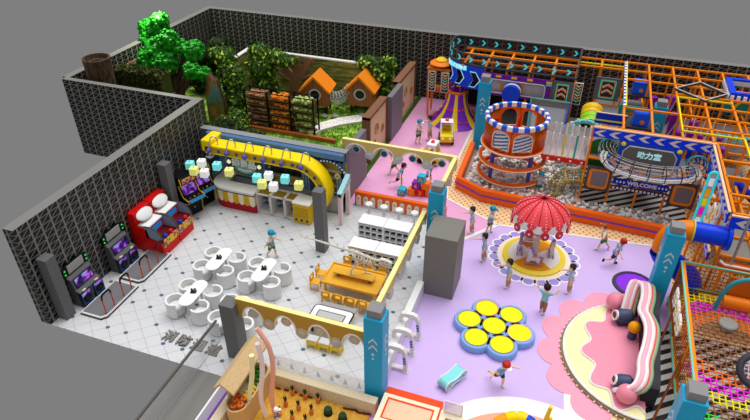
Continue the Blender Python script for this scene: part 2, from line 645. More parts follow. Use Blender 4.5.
def kid(label, loc, rz, pose='stand', hair='#2a1a14', shirt='#7fb2d8', pants='#a5825a', shoes='#e4e4e4', hat=None, longpants=True, h=1.22, vest=None, grp=None, ground=True):
    P = POSES[pose]
    t = thing('child', label, 'person', loc, R(rz), grp)
    k = h / 1.25
    hip = Vector((0, 0, 0.56 * k))
    ln = R(P['lean'])
    up = Vector((math.sin(ln), 0, math.cos(ln)))
    V, E, Rr = [], [], []

    def add(p, r, par=None):
        V.append(Vector(p))
        Rr.append(r * k)
        if par is not None:
            E.append((par, len(V) - 1))
        return len(V) - 1

    pel = add(hip, 0.085)
    sp1 = add(hip + up * 0.12 * k, 0.085, pel)
    ch = add(hip + up * 0.27 * k, 0.092, sp1)
    ne = add(hip + up * 0.375 * k, 0.042, ch)
    hu = (up * 0.8 + Vector((0, 0, 0.5))).normalized()
    j1 = add(V[ne] + hu * 0.075 * k + Vector((0.012 * k, 0, 0)), 0.085, ne)
    j2 = add(V[ne] + hu * 0.165 * k + Vector((0.01 * k, 0, 0)), 0.112, j1)
    j3 = add(V[ne] + hu * 0.245 * k, 0.085, j2)
    hc = V[j2].copy()
    legs, arms = [], []
    for s, (th, shn) in zip((1, -1), P['legs']):
        a = add(V[pel] + Vector((0, 0.065 * s * k, -0.03 * k)), 0.075, pel)
        kn = add(V[a] + Vector((math.cos(R(th)), 0.02 * s, math.sin(R(th)))) * 0.25 * k, 0.05, a)
        ank = add(V[kn] + Vector((math.cos(R(shn)), 0, math.sin(R(shn)))) * 0.25 * k, 0.036, kn)
        fd = R(shn + 90)
        toe = add(V[ank] + Vector((math.cos(fd), 0, math.sin(fd))) * 0.1 * k + Vector((math.cos(R(shn)), 0, math.sin(R(shn)))) * 0.025 * k, 0.03, ank)
        legs.append((a, kn, ank, toe))
    for s, (ua, fa) in zip((1, -1), P['arms']):
        sh = add(V[ch] + Vector((0, 0.125 * s * k, 0.045 * k)), 0.045, ch)
        el = add(V[sh] + dirv(*ua) * 0.17 * k, 0.036, sh)
        d = dirv(*fa)
        wr = add(V[el] + d * 0.15 * k, 0.026, el)
        pa = add(V[wr] + d * 0.05 * k, 0.03, wr)
        arms.append((sh, el, wr, pa))
        side = d.cross(Vector((0, 0, 1)))
        side = side.normalized() if side.length > 0.2 else Vector((0, 1, 0))
        dn = side.cross(d).normalized()
        for q, (off, le) in enumerate(((-0.024, 0.042), (-0.008, 0.05), (0.008, 0.047), (0.024, 0.038))):
            f0 = add(V[pa] + d * 0.02 * k + side * off * k, 0.0085, pa)
            f1 = add(V[f0] + (d * 0.9 - dn * 0.25 + side * off * 3) * le * 0.55 * k, 0.008, f0)
            add(V[f1] + (d * 0.7 - dn * 0.6) * le * 0.5 * k, 0.007, f1)
        tb = add(V[wr] + d * 0.025 * k - side * s * 0.03 * k, 0.01, wr)
        add(V[tb] + (d * 0.8 - side * s * 0.6) * 0.035 * k, 0.008, tb)
    low = min(V[l[2]].z for l in legs) - 0.045 * k
    low = min(low, min(V[l[3]].z for l in legs) - 0.03 * k)
    for v in V:
        v.z -= low
    hc.z -= low
    body = skin(V, E, Rr, SKINC, 'body', t)

    def shell(idx, grow, mat, name, extra=None, sub=2):
        mp = {}
        vv, rr, ee = [], [], []
        for i in idx:
            mp[i] = len(vv)
            vv.append(V[i])
            rr.append(Rr[i] + grow * k)
        for a, b in E:
            if a in mp and b in mp:
                ee.append((mp[a], mp[b]))
        if extra:
            for (par, p, r) in extra:
                vv.append(p)
                rr.append(r)
                ee.append((mp[par], len(vv) - 1))
        return skin(vv, ee, rr, mat, name, t, 0, sub)

    # shirt with short sleeves
    ex = [(a[0], V[a[0]].lerp(V[a[1]], 0.72), 0.052 * k) for a in arms]
    shell([sp1, ch] + [a[0] for a in arms], 0.02, M(shirt), 'shirt', [(sp1, V[pel].lerp(V[sp1], 0.25), 0.106 * k), (ch, V[ch].lerp(V[ne], 0.55), 0.07 * k)] + ex)
    if vest:
        shell([sp1, ch], 0.03, M(vest), 'vest', [(sp1, V[pel].lerp(V[sp1], 0.4), 0.115 * k), (ch, V[ch].lerp(V[ne], 0.3), 0.09 * k)])
    lx = []
    ids = [pel]
    for l in legs:
        ids.append(l[0])
        if longpants:
            ids.append(l[1])
            lx.append((l[1], V[l[1]].lerp(V[l[2]], 0.85), 0.05 * k))
        else:
            lx.append((l[0], V[l[0]].lerp(V[l[1]], 0.85), 0.07 * k))
    shell(ids, 0.018, M(pants), 'trousers', lx + [(pel, V[pel].lerp(V[sp1], 0.5), 0.098 * k)])
    for l in legs:
        d = (V[l[3]] - V[l[2]]).normalized()
        c = V[l[2]] + d * 0.045 * k
        q = d.to_track_quat('X', 'Z').to_matrix().to_4x4()
        MB().sph((0, 0, 0), 0.05 * k, M(shoes), 10, (1.75, 0.95, 0.85), Matrix.Translation(c) @ q).build('shoe', t)
    T = Matrix.Translation(hc) @ hu.to_track_quat('Z', 'Y').to_matrix().to_4x4()
    # orient head basis: forward = +X
    z = hu
    x = (Vector((1, 0, 0)) - z * z.x).normalized()
    y = z.cross(x)
    T = Matrix(((x.x, y.x, z.x, hc.x), (x.y, y.y, z.y, hc.y), (x.z, y.z, z.z, hc.z), (0, 0, 0, 1)))
    r = 0.112 * k
    mb = MB()
    vs = MB().sph((0, 0, 0), r * 1.1, M(hair), 14)
    hm = MB()
    keep = []
    for f in vs.f:
        c = sum((vs.v[i] for i in f), Vector()) / len(f)
        if not (c.x > r * 0.35 and c.z < r * 0.5) and c.z > -r * 0.55 - (0.2 * r if c.x < -0.4 * r else -0.3 * r):
            keep.append(f)
    hm.add(vs.v, keep, M(hair), True, T)
    for i in range(9):
        a = 2 * PI * i / 9
        hm.sph((r * 0.75 * math.cos(a) - r * 0.1, r * 0.8 * math.sin(a), r * 0.72), r * 0.34, M(hair), 6, T=T)
    hm.build('hair', t)
    for s in (-1, 1):
        MB().sph((r * 0.9, s * r * 0.36, r * 0.05), r * 0.13, M('#1b1310', 0.2), 6, T=T).build('eye', t)
        MB().sph((-r * 0.05, s * r * 1.0, -r * 0.02), r * 0.2, SKINC, 6, (0.6, 0.6, 1.2), T=T).build('ear', t)
    MB().sph((r * 1.02, 0, -r * 0.22), r * 0.14, SKINC, 6, T=T).build('nose', t)
    MB().sph((r * 0.9, 0, -r * 0.52), r * 0.16, M('#b5534a'), 6, (0.5, 1.6, 0.4), T=T).build('mouth', t)
    if hat:
        c1, c2 = hat
        hh = MB()
        hh.lathe([(1.2 * r, 0.12 * r), (1.18 * r, 0.5 * r), (0.95 * r, 0.95 * r), (0.5 * r, 1.22 * r), (0, 1.28 * r)], M(c1), n=14, T=T)
        ob = hh.build('cap', t)
        MB().ext([[(0.6 * r, -0.85 * r), (1.5 * r, -0.7 * r), (1.95 * r, -0.3 * r), (1.95 * r, 0.3 * r), (1.5 * r, 0.7 * r), (0.6 * r, 0.85 * r)]], 0.09 * r, M(c2), T @ Matrix.Translation((0, 0, 0.22 * r))).build('brim', ob)
    return t
# ---------------------------------------------------------------- arcade machines along the left wall
CAB = M('#55555a', 0.4)
t = NT('purple_screen', 0.3)
SCREEN = t.out(t.ramp(t.noise(4.5, 3), [(0.36, '#0c0a24'), (0.46, '#3a1f90'), (0.55, '#c94ae0'), (0.63, '#3fa6d8'), (0.75, '#e88ad8')]), 0.35)


def dance_machine(loc, label):
    t = thing('dance_machine', label, 'arcade machine', loc, 0, 'dance arcade machines')
    # faces +x
    MB().ext([[(-0.05, 0), (0.62, 0), (0.7, 0.85), (0.42, 0.95), (0.3, 1.5), (0.05, 1.62), (-0.05, 1.62)]], 1.15, CAB, Matrix.Translation((0, 0.575, 0)) @ Matrix(((1, 0, 0, 0), (0, 0, -1, 0), (0, 1, 0, 0), (0, 0, 0, 1)))).build('body', t, bevel=0.015)
    a = math.atan2(0.55, -0.12)
    T = Matrix(((0, math.cos(a), math.sin(a), 0.375), (1, 0, 0, 0), (0, math.sin(a), -math.cos(a), 1.22), (0, 0, 0, 1)))
    MB().ext([rrect(0.95, 0.48, 0.04)], 0.015, M('#222228'), T).ext([rrect(0.85, 0.42, 0.02)], 0.025, SCREEN, T).build('screen', t)
    m = MB().box((0.02, 0, 1.92), (0.14, 0.95, 0.5), BLACK)
    m.box((0.1, 0, 1.92), (0.04, 0.82, 0.44), M('#a5a3a1', 0.4)).build('marquee', t, bevel=0.02)
    for s in (-1, 1):
        m = MB().box((0.03, s * 0.56, 1.88), (0.14, 0.16, 0.42), M('#151517'))
        for dz in (-0.1, 0.1):
            m.sph((0.11, s * 0.56, 1.88 + dz), 0.042, M('#27d65c', 0.4, 0.6), 8)
        m.build('lamp_column', t)
        m = MB().box((0.63, s * 0.34, 0.44), (0.2, 0.5, 0.8), M('#1a1c24'))
        m.box((0.735, s * 0.34, 0.44), (0.015, 0.46, 0.74), M('#27508a'))
        m.box((0.738, s * 0.34, 0.7), (0.016, 0.42, 0.16), SCREEN)
        m.build('speaker', t)
        MB().cyl((0.74, s * 0.34, 0.42), (0.77, s * 0.34, 0.42), 0.2, M('#0f0f12'), 18).cyl((0.76, s * 0.34, 0.42), (0.78, s * 0.34, 0.42), 0.09, M('#2b2b2f'), 14).build('woofer', [c for c in COL.objects if c.parent == t and c.name.startswith('speaker')][-1])
        MB().box((0.68, s * 0.34, 0.88), (0.12, 0.16, 0.03), M('#d8cf9a')).build('pedal_light', t)
    t.scale = (0.66, 0.9, 0.78)
    return t


dance_machine((-15.5, 11.98, 0), 'grey dance arcade machine beside the tall grey corner pillar')
dance_machine((-15.5, 13.95, 0), 'grey dance arcade machine next to the red twin booths')
RAIL = M('#c0401f', 0.35)


def dance_deck(loc, label):
    t = thing('dance_platform', label, 'dance platform', loc, 0, 'dance platforms')
    p = [(-0.5, -0.92), (0.36, -0.92), (0.5, -0.75), (0.5, 0.92), (-0.5, 0.92)]
    MB().ext([p], 0.1, M('#dcdcdc', 0.4)).build('rim', t)
    MB().ext([[(x * 1.03, y * 1.02) for x, y in p]], 0.05, M('#1c1c1c')).build('edge_strip', t)
    MB().ext([[(x * 0.9, y * 0.93) for x, y in p]], 0.115, M('#77767a', 0.35)).build('deck', t)
    for y in (-0.45, 0.5):
        hr = MB().tube([(0.4, y - 0.22, 0.1), (0.4, y - 0.22, 0.8), (0.4, y - 0.14, 0.88), (0.4, y + 0.14, 0.88), (0.4, y + 0.22, 0.8), (0.4, y + 0.22, 0.1)], 0.025, RAIL, 8).build('handrail', t)
        MB().tube([(0.4, y - 0.22, 0.72), (0.4, y - 0.2, 0.84), (0.4, y - 0.12, 0.9), (0.4, y + 0.12, 0.9), (0.4, y + 0.2, 0.84), (0.4, y + 0.22, 0.72)], 0.035, BLACK, 8).build('grip', hr)


dance_deck((-14.45, 12.08, 0), 'grey dance platform with red handrails near the front floor edge')
dance_deck((-14.45, 14.12, 0), 'grey dance platform with red handrails reaching the red booths')

RED = M('#d8120f', 0.35)
t_ = NT('yellow_splash_panel', 0.4)
SPLASH = t_.out(t_.ramp(t_.noise(7, 2), [(0.42, '#e8c41a'), (0.5, '#c8201a'), (0.58, '#1b3fae'), (0.62, '#e8c41a')]))


def red_booth(loc, label):
    t = thing('ball_toss_machine', label, 'arcade machine', loc, 0, 'red twin booths')
    pr = [(-0.5, 0), (0.95, 0), (0.95, 0.66), (0.35, 0.76), (0.3, 1.12), (-0.15, 1.16), (-0.2, 1.72), (-0.5, 1.72)]
    TT = Matrix(((1, 0, 0, 0), (0, 0, -1, 0), (0, 1, 0, 0), (0, 0, 0, 1)))
    MB().ext([pr], 0.96, RED, Matrix.Translation((0, 0.48, 0)) @ TT).build('body', t, bevel=0.02)
    m = MB()
    m.box((0.62, 0, 0.74), (0.6, 0.9, 0.06), M('#5a0f10'))
    m.build('playfield', t)
    m = MB().box((0.92, 0, 0.56), (0.12, 0.97, 0.3), SPLASH)
    for s, c in ((-0.2, '#1638c8'), (0.15, '#d81c14')):
        m.sph((0.88, s, 0.8), 0.1, M(c), 10)
    m.build('control_front', t)
    m = MB()
    m.sph((0, 0, 0), 0.5, M('#f2f2f2', 0.35), 24, (0.2, 0.86, 0.5), Matrix.Translation((-0.08, 0, 1.5)) @ Matrix.Rotation(-0.75, 4, 'Y'))
    m.build('headboard', t)
    MB().box((0.12, 0, 1.2), (0.5, 0.86, 0.08), M('#eeeeee')).build('canopy_shelf', t, bevel=0.02)
    arc = [(0.0, 0.78)] + [(0.95 - 0.9 * math.cos(R(a)) * 1.0, 0.8 + 0.62 * math.sin(R(a))) for a in range(20, 100, 10)] + [(0.95, 0.8)]
    arc = [(0.2, 0.7), (0.2, 1.24), (0.5, 1.26), (0.72, 1.18), (0.88, 1.02), (0.96, 0.84), (0.97, 0.66)]
    for s in (-0.47, 0.47):
        g = MB().ext([arc], 0.02, M('#8f9ab2', 0.15), Matrix.Translation((0, s + 0.01, 0)) @ TT).build('side_screen', t)
        MB().tube([(x, s, z) for x, z in arc[1:]], 0.028, M('#4a4c50'), 6).build('screen_rim', g)
    MB().box((0.33, 0, 0.95), (0.04, 0.7, 0.2), M('#1f7fd0', 0.3, 0.3)).build('score_panel', t)


red_booth((-15.05, 15.42, 0), 'red booth with white oval headboard nearer the dance machines')
red_booth((-15.05, 16.42, 0), 'red booth with white oval headboard nearer the black video cabinets')


def video_cabinet(loc, label):
    t = thing('video_cabinet', label, 'arcade machine', loc, R(-20), 'black video cabinets')
    TT = Matrix(((1, 0, 0, 0), (0, 0, -1, 0), (0, 1, 0, 0), (0, 0, 0, 1)))
    pr = [(-0.4, 0), (0.3, 0), (0.36, 0.75), (0.62, 0.82), (0.62, 0.95), (0.28, 1.02), (0.08, 1.5), (0.3, 1.62), (0.22, 1.9), (-0.4, 1.9)]
    MB().ext([pr], 0.74, M('#101014', 0.35), Matrix.Translation((0, 0.37, 0)) @ TT).build('body', t, bevel=0.01)
    a = math.atan2(0.48, -0.2)
    T = Matrix(((0, math.cos(a), math.sin(a), 0.185), (1, 0, 0, 0), (0, math.sin(a), -math.cos(a), 1.27), (0, 0, 0, 1)))
    MB().ext([rrect(0.6, 0.42, 0.02)], 0.02, SCREEN, T).build('screen', t)
    m = MB().box((0.46, 0, 1.0), (0.36, 0.7, 0.03), M('#2f7fae'), T=Matrix.Rotation(0.1, 4, 'Y'))
    m.build('control_panel', t)
    for i, (y, c) in enumerate(((-0.2, '#d04020'), (0.0, '#e0b020'), (0.2, '#d04020'))):
        MB().cyl((0.48, y, 0.94), (0.48, y, 1.04), 0.03, M(c), 8).build('button', t)
    MB().box((0.28, 0, 1.76), (0.06, 0.62, 0.2), SPLASH, T=Matrix.Rotation(0.0, 4, 'Y')).build('marquee', t)
    for s in (-0.385, 0.385):
        m = MB().tube([(0.3, s, 0.02), (0.36, s, 0.75), (0.62, s, 0.84), (0.62, s, 0.96), (0.28, s, 1.03), (0.08, s, 1.5), (0.3, s, 1.62), (0.22, s, 1.9)], 0.022, M('#d2b42a'), 4)
        m.bx(-0.1, 0.1, s - 0.012, s + 0.012, 0.1, 0.6, M('#d2b42a'))
        m.build('yellow_trim', t)
    MB().cyl((0.33, 0, 0.4), (0.36, 0, 0.4), 0.03, M('#c9c9c9'), 8).build('coin_slot', t)
    t.scale = (1.08, 1.08, 1.0)


video_cabinet((-14.98, 17.98, 0), 'black yellow-edged video cabinet beside the red booths')
video_cabinet((-14.9, 18.83, 0), 'black yellow-edged video cabinet nearer the snack bar counter')

# ---------------------------------------------------------------- snack bar
NAVY = M('#34527a', 0.45)
t = thing('snack_bar_front', 'blue snack bar back wall with three arched shelf niches', 'shop front', (-11.85, 20.34, 0))
t.scale = (1, 1, 0.95)
arches = [-1.52, 0.66, 2.6]
W = 3.3


def arch_loop(cx, hw, z0, z1, n=14):
    return [(cx - hw, z0), (cx + hw, z0)] + [(cx + hw * math.cos(PI * i / n), z1 + hw * math.sin(PI * i / n)) for i in range(n + 1)]


MB().ext([[(-3.25, 0.02), (3.3, 0.02), (3.3, 2.98), (-3.25, 2.98)]] + [arch_loop(c, 0.78, 0.95, 1.75) for c in arches], 0.22, NAVY, FY((0, 0, 0)), side=M('#4a6f9a')).build('panel', t)
m = MB()
for i in range(32):
    m.add([(-3.2 + i * 0.205, -0.235, 2.72), (-3.0 + i * 0.205, -0.235, 2.72), (-3.1 + i * 0.205, -0.235, 2.56)], [(0, 1, 2), (2, 1, 0)], M('#3fb9c4'))
m.bx(-3.25, 3.3, -0.235, -0.222, 2.72, 2.98, M('#557db0')).build('zigzag_frieze', t)
for c in arches:
    nb = MB().bx(c - 0.8, c + 0.8, -0.05, -0.01, 0.9, 2.55, M('#a88a1e', 0.6))
    for z in (0.98, 1.35, 1.75, 2.1):
        nb.bx(c - 0.76, c + 0.76, -0.2, -0.05, z - 0.025, z + 0.025, M('#b6b4a8'))
    niche = nb.build('niche', t)
    sc = MB()
    for i in range(19):
        a = PI * i / 18
        sc.sph((c + 0.86 * math.cos(a), -0.235, 1.75 + 0.86 * math.sin(a)), 0.05, M('#b8cbe0'), 6)
    sc.build('scalloped_trim', t)
for x in (-2.5, -0.55, 1.6, 3.2):
    p = MB().bx(x - 0.22, x + 0.12, -0.235, -0.222, 0.88, 1.85, NAVY)
    for k in (-0.12, 0.0, 0.12):
        for j in range(8):
            p.box((x - 0.05 + k, -0.245, 0.94 + j * 0.12), (0.07, 0.03, 0.08), M('#8fa9c8'))
    p.build('beaded_pilaster', t)
b = MB().bx(-3.2, 3.2, -0.36, -0.23, 0.02, 0.88, M('#8a8f96'))
for i in range(9):
    b.bx(-3.1 + i * 0.7, -2.46 + i * 0.7, -0.38, -0.36, 0.08, 0.82, M('#9fa4aa'))
b.build('base_cupboard', t)
MB().cyl((3.05, -0.24, 1.95), (3.05, -0.28, 1.95), 0.13, M('#d8cf86'), 14).cyl((3.05, -0.28, 1.95), (3.05, -0.3, 1.95), 0.05, M('#8a8250'), 10).build('round_lamp', t)

for i, x in enumerate((-11.6, -10.86)):
    t = thing('menu_screen', 'black menu screen above the counter, %s' % ('nearer the round logo sign' if i == 0 else 'nearer the curved end of the yellow canopy'), 'screen', (x, 20.05, 1.7), 0, 'menu screens')
    MB().box((0, 0, 0), (0.7, 0.06, 0.42), M('#060606', 0.2)).build('panel', t)
    MB().box((0, 0.04, 0), (0.74, 0.04, 0.46), M('#8a7420')).build('frame', t)

# round logo sign
t = thing('logo_sign', 'oval green and white shop sign hanging under the yellow canopy', 'sign', (-13.05, 19.75, 1.72))
MB().ext([circ(0.62, 32, ry=0.46)], 0.05, M('#35685f'), FY()).ext([circ(0.54, 32, ry=0.38)], 0.065, M('#7fb0a6'), FY()).build('board', t)
text('的良品', 0.4, WHITE, FY((0, -0.07, 0.12)), t, 'characters', 0.04, bold=0.015)
sl = MB().box((0, -0.066, -0.2), (0.66, 0.004, 0.02), M('#eef6f0'))
for k in range(8):
    sl.box((-0.29 + k * 0.083, -0.075, -0.2 - 0.05 * math.sin(PI * k / 7) + 0.03), (0.05, 0.02, 0.1), M('#eef6f0'))
sl.build('small_letters', t)
for s in (-1, 1):
    MB().cyl((0.75 * s, 0, 0.12), (0.75 * s, -0.08, 0.12), 0.14, M('#2d6f6c'), 14).sph((0.75 * s, -0.08, 0.12), 0.1, M('#f3eebc', 0.4, 0.6), 10).build('spotlight', t)

# yellow canopy : sweeps along and curves down to the floor
YC = M('#ffdc12', 0.35)
YD = M('#c79f10', 0.4)
t = thing('yellow_canopy', 'thick yellow canopy with blue studs curving down to the floor', 'canopy', (0.26, -0.02, -0.34))
n = 26


def canopy_line(r, x0=-14.95):
    return [(x0, 1.55 + r)] + [(-10.72 + r * 1.02 * math.cos(R(90 - 148 * i / n)), 1.55 + r * math.sin(R(90 - 148 * i / n))) for i in range(n + 1)]


MB().ext([canopy_line(1.47) + canopy_line(1.07)[::-1]], 0.7, YC, FY((0, 20.05, 0))).build('arch', t)
MB().ext([canopy_line(1.4) + canopy_line(1.14)[::-1]], 0.02, YD, FY((0, 19.36, 0))).build('fascia', t)
MB().bx(-15.12, -14.62, 19.34, 20.3, 2.68, 3.24, YC).build('return_block', t, bevel=0.06)
st = [(-14.7 + i * 0.44, 2.82) for i in range(10)] + [(-10.72 + 1.29 * math.cos(R(90 - a)), 1.55 + 1.27 * math.sin(R(90 - a))) for a in (10, 29, 48, 67, 86, 105, 124, 142)]
for x, z in st:
    MB().sph((x, 19.33, z), 0.075, M('#24407e'), 8).build('stud', t)
for i in range(6):
    x = -14.5 + i * 0.87
    l = thing('hook_lamp', ('hook lamp with purple ball on the canopy, %s' % ['first from the lattice wall', 'second from the lattice wall', 'third from the lattice wall', 'third from the curved end', 'second from the curved end', 'nearest the curved end']
                            [i]), 'lamp', (x + 0.14, 19.43, 2.68), 0, 'hook lamps on the canopy')
    MB().tube([(0.22, 0.1, 0)] + [(0.1 + 0.13 * math.cos(R(a)), 0.1 - 0.17 * (a / 180), 0.22 + 0.2 * math.sin(R(a))) for a in range(0, 181, 30)] + [(-0.04, -0.22, 0.02), (-0.04, -0.24, -0.1)], 0.028, M('#b9b6bb', 0.3, metal=0.5), 8).build('hook', l)
    MB().sph((-0.04, -0.24, -0.16), 0.12, M('#6156b0', 0.3), 12).build('globe', l)
t = thing('hanging_ornament', 'silver curled ornament hanging below the canopy end by the lattice wall', 'ornament', (-14.6, 19.48, 2.08))
MB().sph((0, 0, 0), 0.16, M('#b8b4c6', 0.3, metal=0.6), 10, (0.7, 0.7, 1.1)).tube([(0, 0, 0.18), (0, 0, 0.1)], 0.02, M('#888888'), 6).build('body', t)
MB().lathe([(0.16, -0.05), (0.2, 0.0), (0.16, 0.05)], M('#d9d5e6', 0.3), n=14).build('band', t)

# counter
t = thing('snack_counter', 'curved snack counter with yellow scallops over a red base', 'counter', (-13.12, 19.22, 0))


def cpath(off, n=10):
    pts = [(-1.15 - off * 0, 0.95)]
    pts = []
    r = 0.75
    for i in range(n + 1):
        a = PI - (-PI / 2 + 0) * 0 + PI / 2 * i / n
        pts.append((-0.55 + (r - off) * math.cos(a), 0.3 + (r - off) * math.sin(a)))
    return [(-0.55 - (r - off), 1.0)] + pts + [(0.95, 0.3 - (r - off))]


def band(mb, z0, z1, o1, o2, m, top=None):
    a, b = cpath(o1), cpath(o2)
    mb.ext([a + b[::-1]], z1 - z0, m, Matrix.Translation((0, 0, z0)))


m = MB(); band(m, 0.0, 0.4, 0, 0.5, M('#b3142a')); m.build('red_base', t)
m = MB(); band(m, 0.4, 0.9, 0.02, 0.48, M('#e3cd5c')); m.build('body', t)
m = MB(); band(m, 0.86, 0.93, -0.03, 0.5, M('#2f4a4a')); m.build('dark_band', t)
m = MB(); band(m, 0.93, 1.03, -0.05, 0.62, M('#d8d6d2', 0.25)); m.build('worktop', t)
pp = cpath(-0.015, 14)
L = [0]
for i in range(1, len(pp)):
    L.append(L[-1] + math.hypot(pp[i][0] - pp[i - 1][0], pp[i][1] - pp[i - 1][1]))


def at(s):
    for i in range(1, len(pp)):
        if L[i] >= s or i == len(pp) - 1:
            k = (s - L[i - 1]) / (L[i] - L[i - 1])
            x = pp[i - 1][0] + (pp[i][0] - pp[i - 1][0]) * k
            y = pp[i - 1][1] + (pp[i][1] - pp[i - 1][1]) * k
            return x, y, math.atan2(pp[i][1] - pp[i - 1][1], pp[i][0] - pp[i - 1][0])


nst = 13
for i in range(nst):
    x, y, a = at((i + 0.5) * L[-1] / nst)
    c = '#d8a913' if i % 2 else '#efe6c4'
    MB().box((x, y, 0.66), (L[-1] / nst * 0.98, 0.03, 0.4), M(c), a).cyl((x + 0.012 * math.sin(a), y - 0.012 * math.cos(a), 0.46), (x - 0.012 * math.sin(a), y + 0.012 * math.cos(a), 0.46), L[-1] / nst * 0.48, M(c), 12).build('scalloped_stripe', t)

where = ['beside the striped curved counter', 'in the middle of the display row', 'beside the yellow end cabinet']
for i in range(3):
    t = thing('display_case', 'open white display case with inner shelves, ' + where[i], 'display case', (-11.82 + i * 0.68, 19.2, 0), 0, 'white display cases in the snack bar')
    F = M('#ded4d2', 0.4)
    m = MB()
    for x in (-0.31, 0.31):
        for y in (-0.3, 0.3):
            m.box((x, y, 0.5), (0.05, 0.05, 1.0), F)
    for z in (0.04, 0.98):
        m.box((0, -0.3, z), (0.66, 0.05, 0.06), F).box((0, 0.3, z), (0.66, 0.05, 0.06), F)
        for x in (-0.31, 0.31):
            m.box((x, 0, z), (0.05, 0.6, 0.06), F)
    m.build('frame', t)
    MB().box((0, 0.28, 0.5), (0.6, 0.03, 0.9), M('#c9c6c2')).box((0, 0, 0.05), (0.6, 0.55, 0.04), M('#e8e6e2')).box((-0.3, 0, 0.5), (0.02, 0.56, 0.9), M('#ecebe8')).build('lining', t)
    for z in (0.35, 0.62):
        MB().box((0.06, 0.06, z), (0.42, 0.4, 0.04), M('#77828e')).box((0.06, -0.1, z + 0.05), (0.4, 0.03, 0.08), M('#4e5a66')).build('shelf', t)
    MB().box((0, 0.02, 0.93), (0.58, 0.52, 0.03), M('#8f7a1e')).build('inner_top', t)
t = thing('yellow_cabinet', 'yellow end cabinet with blue studs and white top', 'cabinet', (-9.96, 19.1, 0))
MB().box((0, 0, 0.48), (0.78, 0.7, 0.96), M('#dfb514')).build('body', t, bevel=0.03)
MB().box((0, 0, 0.99), (0.82, 0.74, 0.06), M('#e9e7e2')).build('top', t, bevel=0.01)
MB().box((0.0, -0.36, 0.55), (0.62, 0.02, 0.5), M('#c39c12')).build('front_panel', t)
for x in (-0.25, 0.0, 0.25):
    MB().sph((x, -0.36, 0.18), 0.06, M('#24407e'), 8).build('stud', t)

# floating lantern cubes
cc = {'c': ('#7fe6ea', 'cyan'), 'w': ('#f6f6f6', 'white'), 'y': ('#eeee86', 'yellow')}
cl1 = [(191, 'c', -14.85, 18.35), (202, 'w', -14.48, 18.66), (217, 'c', -13.72, 18.66), (199, 'y', -14.42, 18.0), (211, 'w', -13.9, 17.98), (229, 'y', -12.98, 18.4)]
names1 = ['cyan lantern cube left of the logo sign, nearest the lattice wall', 'white lantern cube left of the logo sign, behind the yellow one', 'cyan lantern cube hanging above the counter curve', 'yellow lantern cube hanging over the black video cabinet', 'white lantern cube hanging between two yellow cubes', 'yellow lantern cube hanging just below the logo sign']
names2 = ['cyan lantern cube over the scalloped counter end', 'white lantern cube hanging behind the yellow cube by the displays', 'cyan lantern cube hanging below the menu screens', 'yellow lantern cube hanging over the first display case', 'white lantern cube hanging over the middle display case', 'yellow lantern cube hanging nearest the yellow end cabinet']
for k, (nm, off) in enumerate(((names1, (0, 0)), (names2, (3.2, 0.0)))):
    for j, (_, c, x, y) in enumerate(cl1):
        t = thing('lantern_cube', nm[j], 'lantern', (x + off[0], y + off[1], 2.0), 0, 'hanging lantern cubes')
        MB().box((0, 0, 0.17), (0.32, 0.32, 0.32), M(cc[c][0], 0.5, 0.25), rz=R(12)).build('shade', t, bevel=0.03)
        MB().cyl((0, 0, 0.33), (0, 0, 0.4), 0.03, M('#cccccc'), 6).build('cap', t)

# small pastel archway by the canopy foot
t = thing('pastel_archway', 'narrow pastel archway with a blue dotted header beside the canopy foot', 'archway', (-8.36, 19.68, 0))
lp = [(-0.5, 0), (-0.5, 1.55), (0.5, 1.95), (0.5, 0), (0.34, 0)] + [(0.34 * math.cos(PI * i / 10), 1.15 + 0.3 * math.sin(PI * i / 10)) for i in range(11)] + [(-0.34, 0)]
MB().ext([lp], 0.16, M('#efe2e0'), FXp((-0.08, 0, 0)), side=M('#e6c3c6')).build('frame', t)
MB().ext([[(-0.5, 1.42), (-0.5, 1.6), (0.5, 2.0), (0.5, 1.6)]], 0.2, M('#9fd3dd'), FXp((-0.1, 0, 0))).build('header', t)
for i in range(4):
    MB().sph((0.1, -0.36 + i * 0.24, 1.58 + 0.075 * i), 0.045, M('#e8b27a'), 8).build('dot', t)
    MB().sph((-0.1, -0.36 + i * 0.24, 1.58 + 0.075 * i), 0.045, M('#e8b27a'), 8).build('dot', t)

# ---------------------------------------------------------------- cafe tables and tub chairs
WCH = M('#e6e6e6', 0.35)


def make_tub():
    t = thing('tub_chair', 'x', 'chair', (0, 0, 0), 0, 'white tub chairs round the cafe tables')
    n = 18
    o, i_ = [], []
    for k in range(n + 1):
        a = R(52 + 256 * k / n)
        o.append((0.39 * math.cos(a), 0.39 * math.sin(a)))
        i_.append((0.3 * math.cos(a), 0.3 * math.sin(a)))
    MB().ext([o + i_[::-1]], 0.65, WCH, Matrix.Translation((0, 0, 0.03)), smooth=True).build('shell', t, bevel=0.03)
    MB().lathe([(0, 0.42), (0.26, 0.42), (0.3, 0.38), (0.3, 0.05), (0, 0.05)], M('#dcdcdc', 0.4), n=20).build('seat', t)
    MB().lathe([(0, 0), (0.34, 0), (0.34, 0.03), (0, 0.03)], M('#b9b9b9'), n=20).build('base', t)
    t.scale = (0.88, 0.88, 0.95)
    return t


